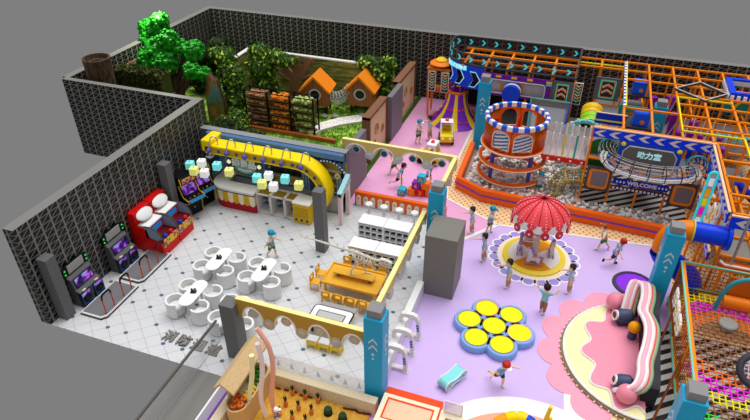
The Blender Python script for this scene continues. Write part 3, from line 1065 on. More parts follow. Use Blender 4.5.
tub = make_tub()
tabs = [(-11.42, 14.72, 'table before the dance platforms'), (-9.0, 0, '')]
tabs = [(-11.4, 14.75, 'the middle-left table'), (-9.95, 14.75 - 0.1, 'the table nearest the boy'), (-11.45, 12.92, 'the table by the floor lettering'), (-9.45, 12.6, 'the table behind the front arcade beam')]
tabs = [(-11.45, 14.72, 'cafe table nearest the red booths'), (-9.55, 14.72, 'cafe table nearest the walking boy'), (-11.28, 12.78, 'cafe table nearest the floor lettering'), (-9.42, 12.55, 'cafe table behind the front arched beam')]
seatn = [('far seat on its lattice wall side', -0.52, 0.42, 0), ('near seat on its lattice wall side', -0.5, -0.42, 0), ('far seat on its gold table side', 0.52, 0.42, PI), ('near seat on its gold table side', 0.5, -0.42, PI)]
first = True
TP = None
for (x, y, nm) in tabs:
    t = thing('cafe_table', 'white pill-shaped table, the ' + nm, 'table', (x, y, 0), 0, 'white cafe tables')
    pill = [(0.27 * math.cos(PI * i / 12), 0.42 + 0.27 * math.sin(PI * i / 12)) for i in range(13)] + [(0.27 * math.cos(PI + PI * i / 12), -0.42 + 0.27 * math.sin(PI + PI * i / 12)) for i in range(13)]
    MB().ext([pill], 0.045, M('#f0f0f0', 0.25), Matrix.Translation((0, 0, 0.71)), smooth=True).build('table_top', t, bevel=0.012)
    for s in (-0.38, 0.38):
        MB().lathe([(0, 0), (0.2, 0), (0.2, 0.02), (0.05, 0.05), (0.045, 0.66), (0.1, 0.71), (0, 0.71)], M('#d8d8d8'), (0, s, 0), 14).build('pedestal', t)
    c = thing('condiment_caddy', 'small dark caddy on the ' + nm, 'caddy', (x + 0.0, y + 0.02, 0.755), R(20), 'condiment caddies')
    MB().box((0, 0, 0.015), (0.2, 0.16, 0.03), M('#2a2420')).build('tray', c)
    MB().cyl((-0.05, 0, 0.03), (-0.05, 0, 0.15), 0.035, M('#3a2c22'), 8).build('bottle', c)
    MB().box((0.05, 0, 0.08), (0.07, 0.11, 0.1), M('#5a4a3c')).build('napkin_box', c)
    MB().sph((-0.02, 0.07, 0.06), 0.03, M('#d8d0c0'), 8).build('cup', c)
    for nms, dx, dy, rz in seatn:
        lab = 'white tub chair at the %s, %s' % (nm.replace('cafe ', ''), nms)
        lab = 'white tub chair, %s, %s' % (nm.replace('cafe table', 'table'), nms)
        if first:
            tub.location = (x + dx, y + dy, 0); tub.rotation_euler[2] = rz; tub['label'] = lab
            first = False
        else:
            copy_tree(tub, lab, (x + dx, y + dy, 0), rz)
# ---------------------------------------------------------------- cubby cabinets, stools, orange fence
CUB = M('#f1f1f1', 0.35)


def cubby(loc, label):
    t = thing('cubby_cabinet', label, 'cabinet', loc, 0, 'white cubby cabinets')
    w, d, h = 1.06, 0.66, 0.98
    MB().box((0, 0.31, h / 2), (w, 0.04, h), CUB).build('back_panel', t)
    MB().box((0, 0, h - 0.02), (w, d, 0.04), CUB).build('top', t)
    for x in (-w / 2 + 0.02, w / 2 - 0.02):
        MB().box((x, -0.02, h / 2 - 0.02), (0.04, d - 0.04, h - 0.04), CUB).build('side_panel', t)
    for k in range(4):
        MB().box((0, -0.02, 0.05 + k * 0.27), (w - 0.08, d - 0.05, 0.04), CUB).build('shelf', t)
    for k in range(3):
        MB().box((-w / 2 + w * (k + 1) / 4, -0.02, h / 2 - 0.03), (0.04, d - 0.05, h - 0.12), CUB).build('divider', t)
    MB().box((0, -0.16, h / 2), (w - 0.08, 0.01, h - 0.1), M('#1c1c1e')).build('shade_sheet', t)  # dark sheet partway in, stands for the shade inside the cubbies


for y, rn in ((18.72, 'row nearest the orange fence'), (17.02, 'row nearest the gold table')):
    for x, sn in ((-6.72, 'half nearest the snack bar'), (-5.64, 'half nearest the cream side beam')):
        cubby((x + (0.2 if y < 18 else 0), y + (0.12 if y < 18 else 0), 0), 'white cubby cabinet, %s, %s' % (rn, sn))

stn = ['nearest the pastel archway', 'second from the pastel archway', 'second from the blue column', 'nearest the blue column']
for i in range(4):
    t = thing('bar_stool', 'white round bar stool before the orange fence, ' + stn[i], 'stool', (-7.42 + i * 0.68, 20.15, 0), 0, 'white bar stools by the fence')
    t.scale = (0.82, 0.82, 0.95)
    MB().lathe([(0, 0.7), (0.19, 0.7), (0.21, 0.73), (0.19, 0.78), (0, 0.79)], M('#f4f4f4', 0.3), n=18).build('seat', t)
    MB().cyl((0, 0, 0.03), (0, 0, 0.7), 0.04, M('#d6d6d6', 0.3), 10).build('post', t)
    MB().lathe([(0, 0), (0.18, 0), (0.17, 0.03), (0.05, 0.05), (0, 0.05)], M('#d6d6d6', 0.3), n=16).build('base', t)
    MB().lathe([(0.13, 0.28), (0.15, 0.29), (0.13, 0.3)], M('#bbbbbb', 0.3), n=16).cyl((-0.13, 0, 0.29), (0.13, 0, 0.29), 0.01, M('#bbbbbb'), 6).build('foot_ring', t)

t = thing('orange_fence', 'low orange fence with white arched pickets before the pink room', 'fence', (-6.5, 21.02, 0))
MB().box((0.2, 0, 0.34), (4.15, 0.2, 0.68), ORANGE).build('rail_wall', t, bevel=0.015)
for i in range(11):
    x = -1.68 + i * 0.335
    lp = [(x - 0.1, 0.02), (x + 0.1, 0.02)] + [(x + 0.1 * math.cos(PI * k / 8), 0.42 + 0.1 * math.sin(PI * k / 8)) for k in range(9)]
    p = MB().ext([lp], 0.05, M('#eeeae4'), FY((0, -0.1, 0))).build('picket', t)
    MB().cyl((x, -0.14, 0.38), (x, -0.165, 0.38), 0.055, M('#e8b51e'), 10).build('yellow_dot', p)

# ---------------------------------------------------------------- arched beams with hanging discs
BEAM = M('#dcb964', 0.5)
BEAM_LIT = M('#f4e79a', 0.5)  # paler board edges, brighter light on them put into the colour


def arched_beam(name, label, T, length, n, z0, z1, deep, colr, discs, thick=0.16, rr=None, feet=True):
    """board running along +X local, faces -Y; n arches cut from below"""
    t = thing(name, label, 'beam', (0, 0, 0))
    t.matrix_basis = T
    w = length / n
    r = (rr or 0.36) * w
    lp = [(0, z1), (0, z0)]
    for i in range(n):
        c = (i + 0.5) * w
        lp += [(c - r + 0.0, z0)] + [(c - r * math.cos(PI * k / 12), z0 + deep * math.sin(PI * k / 12)) for k in range(1, 12)] + [(c + r, z0)]
    lp += [(length, z0), (length, z1)]
    MB().ext([lp[::-1]], thick, colr, FY((0, thick / 2, 0)), side=BEAM_LIT).build('board', t)
    for i in range(n):
        c = (i + 0.5) * w
        tr = MB()
        tr.tube([(c - (r - 0.02) * math.cos(PI * k / 12), -thick / 2, z0 + (deep - 0.02) * math.sin(PI * k / 12)) for k in range(13)], 0.03, M('#efe9dc'), 6)
        tr.build('arch_trim', t)
        MB().cyl((c, 0, z0 + deep - 0.01), (c, 0, z0 + deep - 0.2), 0.012, M('#5a4434'), 6).build('disc_hanger', t)
        MB().cyl((c, 0.025, z0 + deep - 0.3), (c, -0.025, z0 + deep - 0.3), 0.17, discs[0], 18).cyl((c, -0.025, z0 + deep - 0.3), (c, -0.035, z0 + deep - 0.3), 0.13, discs[1], 18).build('hanging_disc', t)
    if feet:
        for i in range(0 if feet == 2 else 1, n + (1 if feet == 2 else 0)):
            c = min(max(i * w, 0.2), length - 0.2)
            MB().cyl((c, thick / 2 + 0.01, z0), (c, -thick / 2 - 0.04, z0), 0.2, discs[2], 18).sph((c, -thick / 2 - 0.04, z0), 0.13, discs[2], 12, (1, 0.35, 1)).build('foot_disc', t)
    return t


TAUPE = M('#b4a48f', 0.5)
SIL = M('#c3c1c1', 0.35)
arched_beam('front_beam', 'gold arched beam with hanging discs between dark pillar and blue column', Matrix.Translation((-8.58, 11.5, 0)), 4.42, 4, 1.75, 2.47, 0.52, M('#bd953c', 0.5), (M('#c0b4a0'), M('#cbbfac'), M('#c4b8a4')), feet=1, rr=0.34)  # face gold is darkened in the colour for the dimmer front light
DT = M('#155468', 0.35)
arched_beam('pink_room_beam', 'cream arched beam with teal and silver discs above the orange fence', Matrix.Translation((-8.98, 21.2, 0)), 5.0, 4, 2.52, 3.1, 0.44, M('#d9bf77', 0.5), (SIL, DT, SIL), feet=1, rr=0.4)
arched_beam('cafe_side_beam', 'long cream arched beam along the cafe side by the gates', Matrix.Translation((-4.42, 17.95, 0)) @ Matrix.Rotation(-PI / 2, 4, 'Z'), 6.2, 6, 1.9, 2.45, 0.42, M('#d9bf77', 0.5), (SIL, SIL, SIL), feet=1, rr=0.38)
arched_beam('pink_side_beam', 'short cream arched beam beside the dotted mat and pink room', Matrix.Translation((-4.05, 21.1, 0)) @ Matrix.Rotation(-PI / 2, 4, 'Z'), 2.8, 3, 2.52, 3.1, 0.44, M('#d9bf77', 0.5), (SIL, SIL, SIL), feet=1, rr=0.38)

# ---------------------------------------------------------------- blue columns
TEALC = M('#22a8d6', 0.4)


def column(x, y, label, s=1.0):
    t = thing('blue_column', label, 'column', (x, y, 0), 0, 'tall blue columns')
    MB().box((0, 0, 1.72), (0.56, 0.56, 3.44), TEALC).build('shaft', t, bevel=0.02)
    MB().box((0, 0, 3.57), (0.42, 0.42, 0.26), M('#8b8a8b', 0.5)).build('cap', t, bevel=0.01)
    W = M('#c9d4d8', 0.4)
    for T in (FY((0, -0.275, 0)), FXp((0.275, 0, 0)), FXm((-0.275, 0, 0))):
        for k, z in enumerate((2.62, 2.38)):
            MB().ext([[(-0.13, z - 0.1), (0, z + 0.06), (0.13, z - 0.1), (0.13, z - 0.03), (0, z + 0.13), (-0.13, z - 0.03)]], 0.02, W, T).build('chevron', t)
        for r, z in ((0.05, 2.12), (0.035, 1.95)):
            MB().ext([circ(r, 12, (0, z))], 0.02, W, T).build('dot', t)
    t.scale = (1, 1, s)
    return t


column(-3.97, 11.3, 'tall blue column at the end of the gold front beam')
column(-3.98, 18.0, 'tall blue column just behind the grey box')
column(-4.2, 27.95, 'tall blue column behind the round orange tower', 1.08)
column(3.95, 18.15, 'tall blue column beside the purple trampoline')
column(4.0, 11.25, 'tall blue column standing on the striped mat')
column(3.85, 28.4, 'tall blue column inside the orange pipe frame')

# ---------------------------------------------------------------- gold table with raised board and chairs
GD = M('#e9ae38', 0.4)
t = thing('gold_table', 'long gold craft table with a raised centre board', 'table', (-6.3, 15.52, 0))
MB().box((0, 0, 0.57), (2.1, 1.16, 0.06), GD).build('table_top', t, bevel=0.01)
m = MB()
for s in (-1, 1):
    m.box((0, s * 0.57, 0.62), (2.14, 0.05, 0.06), GD).box((s * 1.05, 0, 0.62), (0.05, 1.1, 0.06), GD)
m.build('rim', t)
MB().box((0, 0.05, 0.8), (1.55, 0.42, 0.05), GD).build('raised_board', t, bevel=0.01)
for s in (-0.6, 0.6):
    MB().box((s, 0.05, 0.69), (0.08, 0.3, 0.18), M('#6d6a68')).build('board_support', t)
for sx in (-0.95, 0.95):
    for sy in (-0.5, 0.5):
        MB().box((sx, sy, 0.27), (0.09, 0.09, 0.54), GD).build('leg', t)


def kid_chair(mat=GD):
    t = thing('kids_chair', 'x', 'chair', (0, 0, 0), 0, 'small gold chairs at the gold table')
    MB().box((0, 0, 0.32), (0.34, 0.34, 0.04), mat).build('seat', t, bevel=0.008)
    o = rrect(0.34, 0.3, 0.07)
    MB().ext([[(x, y + 0.5) for x, y in o], [(x * 0.6, y * 0.45 + 0.52) for x, y in o]], 0.035, mat, FY((0, -0.13, 0))).build('backrest', t)
    for sx in (-0.14, 0.14):
        for sy in (-0.14, 0.14):
            MB().box((sx, sy, 0.15), (0.04, 0.04, 0.3), mat).build('leg', t)
    return t


kc = kid_chair()
spots = []
nn = ['nearest the tub chairs', 'second from the tub chairs', 'second from the cream side beam', 'nearest the cream side beam']
for i in range(4):
    spots.append((-7.0 + i * 0.47, 14.62, 0, 'small gold chair, front side of the gold table, ' + nn[i]))
for i in range(4):
    spots.append((-7.0 + i * 0.47, 16.44, PI, 'small gold chair, cubby side of the gold table, ' + nn[i]))
spots.append((-7.72, 15.2, -PI / 2, 'small gold chair at the short end of the gold table, nearer the white board'))
spots.append((-7.72, 15.72, -PI / 2, 'small gold chair at the short end of the gold table, nearer the cubbies'))
for i, (x, y, rz, lab) in enumerate(spots):
    if i == 0:
        kc.location = (x, y, 0); kc.rotation_euler[2] = rz; kc['label'] = lab
    else:
        copy_tree(kc, lab, (x, y, 0), rz)

# ---------------------------------------------------------------- dinosaur skeleton standing on the gold table
BONE = M('#d9d4c8', 0.5)
t = thing('dinosaur_skeleton', 'white dinosaur skeleton model striding over the gold table', 'skeleton', (-6.05, 15.57, 0.825))
sp = [(-2.3, 0, 1.15), (-1.9, 0, 1.13), (-1.4, 0, 1.08), (-0.9, 0, 1.02), (-0.5, 0, 1.0), (-0.2, 0, 0.98), (0.15, 0, 0.9), (0.5, 0, 0.82), (0.75, 0, 0.82)]
MB().tube(sp, [0.025, 0.03, 0.04, 0.05, 0.06, 0.07, 0.06, 0.05, 0.045], BONE, 8).build('spine', t)
m = MB()
for k in range(14):
    f = k / 13
    i = f * (len(sp) - 1.001)
    a = Vector(sp[int(i)]).lerp(Vector(sp[int(i) + 1]), i % 1)
    m.tube([a, a + Vector((-0.03, 0, 0.09 + 0.05 * math.sin(PI * f)))], [0.025, 0.01], BONE, 5)
m.build('neural_spines', t)
for k in range(7):
    x = -0.25 + k * 0.11
    z = 0.96 - 0.02 * k
    hh = 0.34 - abs(k - 3) * 0.03
    MB().tube([(x + 0.16 * 0 - 0.02, 0.17 * math.sin(R(a)), z - hh / 2 + hh / 2 * math.cos(R(a))) for a in range(0, 361, 30)], 0.016, BONE, 5).build('rib', t)
sk = MB().ext([[(0.0, -0.02), (0.3, -0.06), (0.44, -0.03), (0.42, 0.06), (0.2, 0.14), (0.02, 0.13), (-0.06, 0.05)], circ(0.035, 8, (0.12, 0.06)), circ(0.03, 8, (0.26, 0.03))], 0.13, BONE, FY((0.72, 0.065, 0.8))).build('skull', t)
MB().ext([[(0.0, -0.06), (0.36, -0.12), (0.36, -0.16), (0.0, -0.13)]], 0.11, BONE, FY((0.74, 0.055, 0.78))).build('jaw', t)
for s, fx in ((-1, -0.15), (1, 0.35)):
    MB().tube([(-0.25, 0.1 * s, 0.92), (-0.02 + fx * 0.3, 0.14 * s, 0.55), (-0.2 + fx * 0.8, 0.13 * s, 0.22), (-0.2 + fx, 0.13 * s, 0.03), (0.0 + fx, 0.13 * s, 0.015)], [0.06, 0.045, 0.035, 0.035, 0.02], BONE, 7).build('hind_leg', t)
    MB().tube([(0.42, 0.09 * s, 0.72), (0.48, 0.11 * s, 0.52), (0.62, 0.11 * s, 0.5)], [0.03, 0.02, 0.012], BONE, 6).build('fore_limb', t)
MB().tube([(-0.42, -0.12, 0.9), (-0.25, -0.02, 0.94), (-0.25, 0.02, 0.94), (-0.1, 0.12, 0.86)], [0.04, 0.07, 0.07, 0.04], BONE, 7).build('pelvis', t)

# ---------------------------------------------------------------- white play table with yellow stools and grey bench
t = thing('sorting_table', 'white low table with black rounded outline behind the front beam', 'table', (-6.38, 13.45, 0))
MB().ext([rrect(1.42, 0.9, 0.14)], 0.05, M('#efefef', 0.3), Matrix.Translation((0, 0, 0.5))).build('table_top', t)
MB().tube([(x, y, 0.53) for x, y in rrect(1.42, 0.9, 0.14)], 0.03, M('#1c1c1e'), 6, closed=True).build('edge_band', t)
MB().ext([rrect(1.0, 0.34, 0.03), rrect(0.94, 0.28, 0.03)], 0.01, M('#1c1c1e'), Matrix.Translation((0, 0.05, 0.55))).ext([rrect(0.94, 0.28, 0.03)], 0.008, M('#b9b9ba'), Matrix.Translation((0, 0.05, 0.55))).build('inset_tray', t)
for sx in (-0.55, 0.55):
    for sy in (-0.3, 0.3):
        MB().box((sx, sy, 0.25), (0.07, 0.07, 0.5), M('#2a2a2c')).build('leg', t)
for k, nm in enumerate(('nearest the dark pillar', 'in the middle of the row', 'nearest the blue column')):
    t = thing('yellow_stool', 'yellow stool with grey top seen through the gold beam, ' + nm, 'stool', (-6.62 + k * 0.42, 12.55, 0), 0, 'yellow stools')
    MB().box((0, 0, 0.33), (0.36, 0.26, 0.05), M('#c9c9c9')).build('seat', t)
    MB().box((0, 0, 0.235), (0.38, 0.28, 0.14), YELLOW).build('apron', t)
    for sx in (-0.16, 0.16):
        for sy in (-0.12, 0.12):
            MB().box((sx, sy, 0.14), (0.05, 0.05, 0.28), YELLOW).build('leg', t)
t = thing('low_bench', 'low grey bench with yellow legs behind the white low table', 'bench', (-6.35, 14.15, 0))
t.scale = (0.8, 1, 1)
MB().box((0, 0, 0.36), (1.6, 0.24, 0.06), M('#9f9d98')).build('seat', t)
for k in range(4):
    MB().box((-0.6 + k * 0.4, 0, 0.165), (0.12, 0.18, 0.33), YELLOW).build('leg', t)

# ---------------------------------------------------------------- walk-through gates
GATE = M('#e9e8e6', 0.35)
gn = ['nearest the front blue column', 'middle one of the row', 'nearest the grey box']
for k in range(3):
    t = thing('walk_through_gate', 'white rounded gate arch with small blue marks, ' + gn[k], 'gate', (-3.74, 12.55 + k * 0.75, 0), 0, 'white gates by the lilac floor')
    t.scale = (1.1, 1.1, 1.08)
    o = [(-0.36, 0), (0.36, 0), (0.3, 0.75), (0.22, 0.9), (0.1, 0.96), (-0.12, 0.96), (-0.26, 0.92), (-0.34, 0.8)]
    i_ = [(-0.24, 0.1), (0.24, 0.1), (0.19, 0.68), (0.12, 0.78), (-0.16, 0.8), (-0.24, 0.7)]
    MB().ext([o, i_], 0.14, GATE, FY((0, 0.07, 0))).build('frame', t, bevel=0.012)
    for q in range(3):
        MB().box((0.275 - 0.012 * q, -0.075, 0.36 + 0.1 * q), (0.07, 0.012, 0.06), M('#3a57b8')).build('blue_mark', t)
    for s in (-0.3, 0.3):
        MB().box((s, 0, 0.015), (0.16, 0.24, 0.03), M('#d5d4d2')).build('foot_plate', t)
# ---------------------------------------------------------------- forest garden
t = NT('mown_grass', 0.9)
GR = t.out(t.ramp(t.noise(2.2, 5), [(0.34, '#46701c'), (0.5, '#7aa632'), (0.66, '#b2d055')]))
g = MB().bx(-22.9, -9.05, 21.02, 33.28, -0.02, 0.02, GR)
r_ = random.Random(3)
for i in range(7000):
    x = r_.uniform(-19, -9.1)
    y = r_.uniform(24.5, 32)
    a = r_.uniform(0, PI)
    h = r_.uniform(0.06, 0.16)
    dx, dy = 0.035 * math.cos(a), 0.035 * math.sin(a)
    g.add([(x - dx, y - dy, 0.02), (x + dx, y + dy, 0.02), (x + r_.uniform(-0.05, 0.05), y + r_.uniform(-0.05, 0.05), 0.02 + h)], [(0, 1, 2)], GR)
tag(g.build('grass'), 'green lawn with tufts inside the forest garden', 'grass', kind='stuff')
pa = [(-13.2, 26.3), (-12.9, 27.3), (-12.2, 28.2), (-11.2, 29.0), (-10.2, 29.2), (-9.4, 29.15)]
a = [(x - 0.14, y + 0.4) for x, y in pa]
b = [(x + 0.28, y - 0.38) for x, y in pa]
tag(MB().ext([a + b[::-1]], 0.14, mat_noise('white_pebbles', '#c2bdb4', '#fbf8f2', 14, 0.8), Matrix.Translation((0, 0, 0.03))).build('pebble_path'), 'curving path of white pebbles across the lawn', 'path')

# mural walls
t = NT('forest_mural', 0.7)
mur = t.ramp(t.noise(1.6, 4, stretch=(0.5, 0.5, 3.2)), [(0.3, '#3f4a1c'), (0.45, '#6b7a2c'), (0.56, '#a39a5c'), (0.66, '#5c6b28'), (0.8, '#c9c2a0')])
MUR = t.out(mur)
t = thing('forest_mural', 'painted woodland mural board with white top edge', 'mural', (0, 0, 0))
MB().bx(-19.2, -11.2, 31.25, 31.4, 0, 2.4, MUR).build('board', t)
MB().bx(-19.2, -11.2, 31.2, 31.45, 2.4, 2.48, M('#dedcd8')).build('top_edge', t)
MB().bx(-19.4, -19.2, 28.4, 31.4, 0, 2.4, MUR).build('return_board', t)
MB().bx(-19.43, -19.17, 28.4, 31.45, 2.4, 2.48, M('#dedcd8')).build('return_edge', t)
t = NT('cave_mural', 0.7)
CM = t.out(t.ramp(t.noise(0.9, 3, stretch=(1, 1, 0.5)), [(0.3, '#2b241a'), (0.42, '#a0703a'), (0.5, '#3f8a90'), (0.58, '#6b5a2a'), (0.72, '#b87a38')]))
t = thing('painted_cave_panel', 'tall panel painted with teal water and ochre rocks', 'mural', (-18.4, 26.0, 0), R(-20))
MB().ext([[(-0.75, 0), (0.75, 0), (0.8, 1.6), (0.45, 2.7), (-0.2, 2.9), (-0.7, 2.2)]], 0.2, CM, FY()).build('panel', t)
MB().tube([(0.75, -0.1, 0), (0.8, -0.1, 1.6), (0.45, -0.1, 2.7), (-0.2, -0.1, 2.9)], 0.08, BARK, 6).build('bark_edge', t)
t = thing('painted_wall_strip', 'orange and teal painted strip behind the clipped hedge', 'mural', (-22.95, 24.6, 0))
MB().bx(-0.04, 0.03, -1.4, 1.6, 0, 3.3, CM).build('panel', t)


def leaves(mb, blobs, n, size, mats, rng, flat=0.5):
    """leaf quads on ellipsoid shells: blobs = (c, r3)"""
    tot = sum(b[1][0] * b[1][2] for b in blobs)
    for c, rr in blobs:
        k = int(n * rr[0] * rr[2] / tot)
        for i in range(k):
            v = Vector((rng.gauss(0, 1), rng.gauss(0, 1), rng.gauss(0, 1))).normalized()
            q = rng.uniform(0.72, 1.08)
            p = Vector((c[0] + v.x * rr[0] * q, c[1] + v.y * rr[1] * q, c[2] + v.z * rr[2] * q))
            nrm = (v + Vector((rng.uniform(-1, 1), rng.uniform(-1, 1), rng.uniform(-0.3, 1))) * flat).normalized()
            u = nrm.cross(Vector((rng.uniform(-1, 1), rng.uniform(-1, 1), 0.3))).normalized()
            w = nrm.cross(u)
            s = size * rng.uniform(0.6, 1.3)
            mb.add([p - u * s, p - w * s * 0.55, p + u * s, p + w * s * 0.55], [(0, 1, 2, 3)], mats[0] if rng.random() < 0.72 else mats[1 if rng.random() < 0.6 else 2])


LG = [M('#33521a', 0.6, var=0.25), M('#64901f', 0.6), M('#b4cc48', 0.6)]
DG = [M('#1d2f0e', 0.7, var=0.3), M('#33491a', 0.7), M('#5a6e2a', 0.7)]


def bush(name, label, cat, loc, blobs, n, size, mats, seed, trunk=None, group=None):
    rng = random.Random(seed)
    t = thing(name, label, cat, loc, 0, group)
    mb = MB()
    for c, rr in blobs:
        mb.sph(c, 1, mats[0], 10, [v * 0.8 for v in rr])
    leaves(mb, blobs, n, size, mats, rng)
    mb.build('foliage', t)
    if trunk:
        for tr in trunk:
            MB().tube(tr[0], tr[1], BARK, 8).build('trunk' if tr is trunk[0] else 'branch', t)
    return t


bush('ivy_tree', 'tall leafy ivy column beside the painted cave panel', 'plant', (-18.0, 27.0, 0), [((0, 0, 0.9), (0.75, 0.6, 1.0)), ((-0.1, 0.2, 2.3), (0.8, 0.7, 0.9)), ((-0.5, 0.5, 3.3), (0.7, 0.6, 0.6)), ((-1.1, 0.7, 3.4), (0.5, 0.5, 0.4))], 1900, 0.13, LG, 1, [([(0, 0, 0), (0, 0.1, 1.5), (-0.3, 0.3, 3.2)], [0.2, 0.16, 0.08])])
bush('ivy_tree', 'bushy ivy tree left of the brown painted trunk', 'plant', (-17.4, 29.7, 0), [((0, 0, 0.8), (0.7, 0.6, 1.0)), ((-0.2, 0, 2.0), (1.0, 0.7, 0.8)), ((0.6, 0.2, 2.7), (0.9, 0.6, 0.5)), ((-0.3, 0.1, 3.0), (0.7, 0.6, 0.5)), ((1.5, 0.2, 2.6), (0.6, 0.5, 0.35))], 2200, 0.13, LG, 2, [([(0, 0, 0), (0, 0.1, 1.5), (0.1, 0.2, 2.8)], [0.2, 0.16, 0.08])])
bush('ivy_tree', 'leafy tree overhanging the second birdhouse', 'plant', (-10.6, 31.6, 0), [((0, 0, 0.8), (0.6, 0.6, 0.9)), ((-0.3, -0.2, 1.9), (0.9, 0.7, 0.7)), ((-0.9, -0.2, 2.5), (0.8, 0.6, 0.5)), ((0.2, 0, 2.5), (0.6, 0.6, 0.5))], 1700, 0.12, LG, 3, [([(0, 0, 0), (-0.1, 0, 1.5), (-0.4, 0, 2.6)], [0.18, 0.14, 0.08])])
bush('dark_shrub', 'dark leafy shrub behind the bright green tree', 'plant', (-21.6, 29.6, 0), [((0, 0, 0.9), (1.0, 0.8, 1.0)), ((0.4, 0.4, 2.2), (0.9, 0.8, 0.9)), ((0.9, 0.7, 3.0), (0.7, 0.6, 0.4))], 1500, 0.13, DG, 4)
bush('dark_shrub', 'dark shrub at the foot of the crate rack', 'plant', (-17.3, 25.9, 0), [((0, 0, 0.5), (0.7, 0.6, 0.6)), ((0.5, -0.3, 0.3), (0.5, 0.4, 0.4))], 800, 0.11, LG, 5)
bush('dark_shrub', 'low dark shrub behind the snack bar wall end', 'plant', (-16.5, 23.6, 0), [((0, 0, 0.8), (1.0, 0.8, 1.0)), ((1.3, 0.3, 0.5), (0.9, 0.7, 0.7))], 1200, 0.12, DG, 6)
# clipped hedge in a dark trough
t = thing('clipped_hedge', 'clipped brown-green hedge in a dark trough by the forest wall', 'hedge', (-21.3, 24.0, 0.42))
rng = random.Random(9)
mb = MB()
HG = [M('#3f4a1e', 0.8, var=0.3), M('#5d5a2c', 0.8), M('#2a3a14', 0.8)]
mb.box((0, 0, 2.45), (2.9, 0.75, 1.2), HG[0])
for i in range(1500):
    p = Vector((rng.uniform(-1.5, 1.5), rng.uniform(-0.42, 0.42), rng.uniform(1.85, 3.15)))
    if rng.random() < 0.5:
        p.z = 3.1
    else:
        p.y = -0.42
    d = Vector((rng.uniform(-1, 1), rng.uniform(-1, 1), rng.uniform(-1, 1))) * 0.1
    e = Vector((rng.uniform(-1, 1), rng.uniform(-1, 1), rng.uniform(-1, 1))) * 0.07
    mb.add([p - d, p - e, p + d, p + e], [(0, 1, 2, 3)], HG[i % 3])
mb.build('foliage', t)
MB().box((0, 0, 0.74), (3.1, 0.85, 2.32), M('#2f2c2a')).build('trough', t)
m = MB()
for i in range(60):
    x = rng.uniform(-1.4, 1.4)
    m.sph((x, -0.44, 1.86), 0.06, M('#2f8a1c'), 5)
m.build('green_edging', t)

# bright green tree
t = thing('green_tree', 'bright green clumped tree with brown forked trunk behind the hedge', 'tree', (-21.4, 26.6, 0))
t.scale = (1, 1, 0.95)
TG = mat_noise('bright_leaf', '#04480a', '#24b01e', 5, 0.6, obj=True)
clumps = [((-0.95, 0.2, 3.75), 0.85), ((-1.55, -0.2, 3.2), 0.8), ((-0.3, -0.2, 3.15), 0.75), ((-1.0, 0.7, 4.75), 0.62), ((-0.7, 0.6, 5.3), 0.5), ((0.5, 0.5, 3.85), 0.5), ((1.4, 0.3, 3.9), 0.6), ((1.6, -0.4, 3.0), 0.5), ((2.2, -0.3, 2.85), 0.38), ((-0.2, 0.3, 4.4), 0.6), ((-1.6, 0.5, 4.2), 0.6), ((-1.7, 0.6, 4.8), 0.45)]
rng = random.Random(21)
for c, r in clumps:
    mb = MB()
    n = 14
    mb.sph(c, r * 0.85, TG, 14)
    for i in range(int(130 * r)):
        v = Vector((rng.gauss(0, 1), rng.gauss(0, 1), rng.gauss(0, 1))).normalized()
        mb.sph(tuple(Vector(c) + v * r * 0.86), 0.13 * rng.uniform(0.7, 1.3), TG, 6)
    mb.build('leaf_clump', t)
for p, r in (([(0, 0, 0), (0.1, 0, 1.2), (-0.1, 0.1, 2.2), (-0.6, 0.2, 3.2)], [0.5, 0.34, 0.26, 0.15]), ([(0.1, 0, 1.2), (0.8, 0, 2.2), (1.4, 0.2, 3.4)], [0.28, 0.2, 0.1]), ([(0, 0, 1.6), (0.4, 0.3, 2.8), (0.5, 0.5, 3.6)], [0.2, 0.14, 0.08]), ([(0.3, -0.3, 0), (0.5, -0.5, 1.2), (1.5, -0.5, 2.7)], [0.22, 0.16, 0.08])):
    MB().tube(p, r, BARK, 8).build('trunk', t)
lp = bpy.data.lights.new('tree_spot', 'POINT')
lp.energy = 420
lp.color = (0.95, 1, 0.75)
lp.shadow_soft_size = 0.15
lo = bpy.data.objects.new('tree_spot', lp)
COL.objects.link(lo)
lo.location = (-22.05, 26.8, 6.0)
# stump
t = thing('tree_stump', 'thick hollow brown stump standing in the corner of the wall', 'stump', (-22.05, 22.0, 0))
MB().lathe([(0.75, 0), (0.62, 0.5), (0.58, 3.0), (0.66, 4.75), (0.58, 4.77), (0.52, 4.55), (0.0, 4.5)], BARK, n=18).build('trunk', t)
MB().lathe([(0, 4.52), (0.5, 4.54)], M('#241a12', 0.9), n=18).build('hollow', t)

# brown flat tree on the mural
t = thing('tree_cutout', 'flat brown tree trunk with forked branches before the mural', 'tree cutout', (-15.9, 30.7, 0))
t.scale = (1.3, 1, 1.12)
BT = M('#8d6650', 0.6)
MB().ext([[(-0.35, 0), (0.35, 0), (0.25, 0.8), (0.95, 2.35), (0.65, 2.4), (0.2, 1.4), (0.28, 2.4), (-0.05, 2.4), (-0.1, 1.4), (-0.75, 2.3), (-1.0, 2.2), (-0.3, 1.0)]], 0.14, BT, FY()).build('trunk', t)
for p in (((-0.3, 1.0), (-1.3, 1.6)), ((0.4, 1.2), (1.2, 1.6))):
    MB().tube([(p[0][0], -0.1, p[0][1]), (p[1][0], -0.1, p[1][1])], [0.1, 0.05], BT, 5).build('branch', t)

# birdhouses
t = NT('cedar_planks', 0.55)
tcx = t.f('FRACT', t.f('DIVIDE', t.x, 0.16))
CED = t.out(t.mix(t.f('LESS_THAN', tcx, 0.07), t.mix(t.noise(3, 3, stretch=(3, 3, 0.6)), '#8a4f2c', '#a9683c'), '#5e321c'))
ROOF = M('#f08a1c', 0.45)


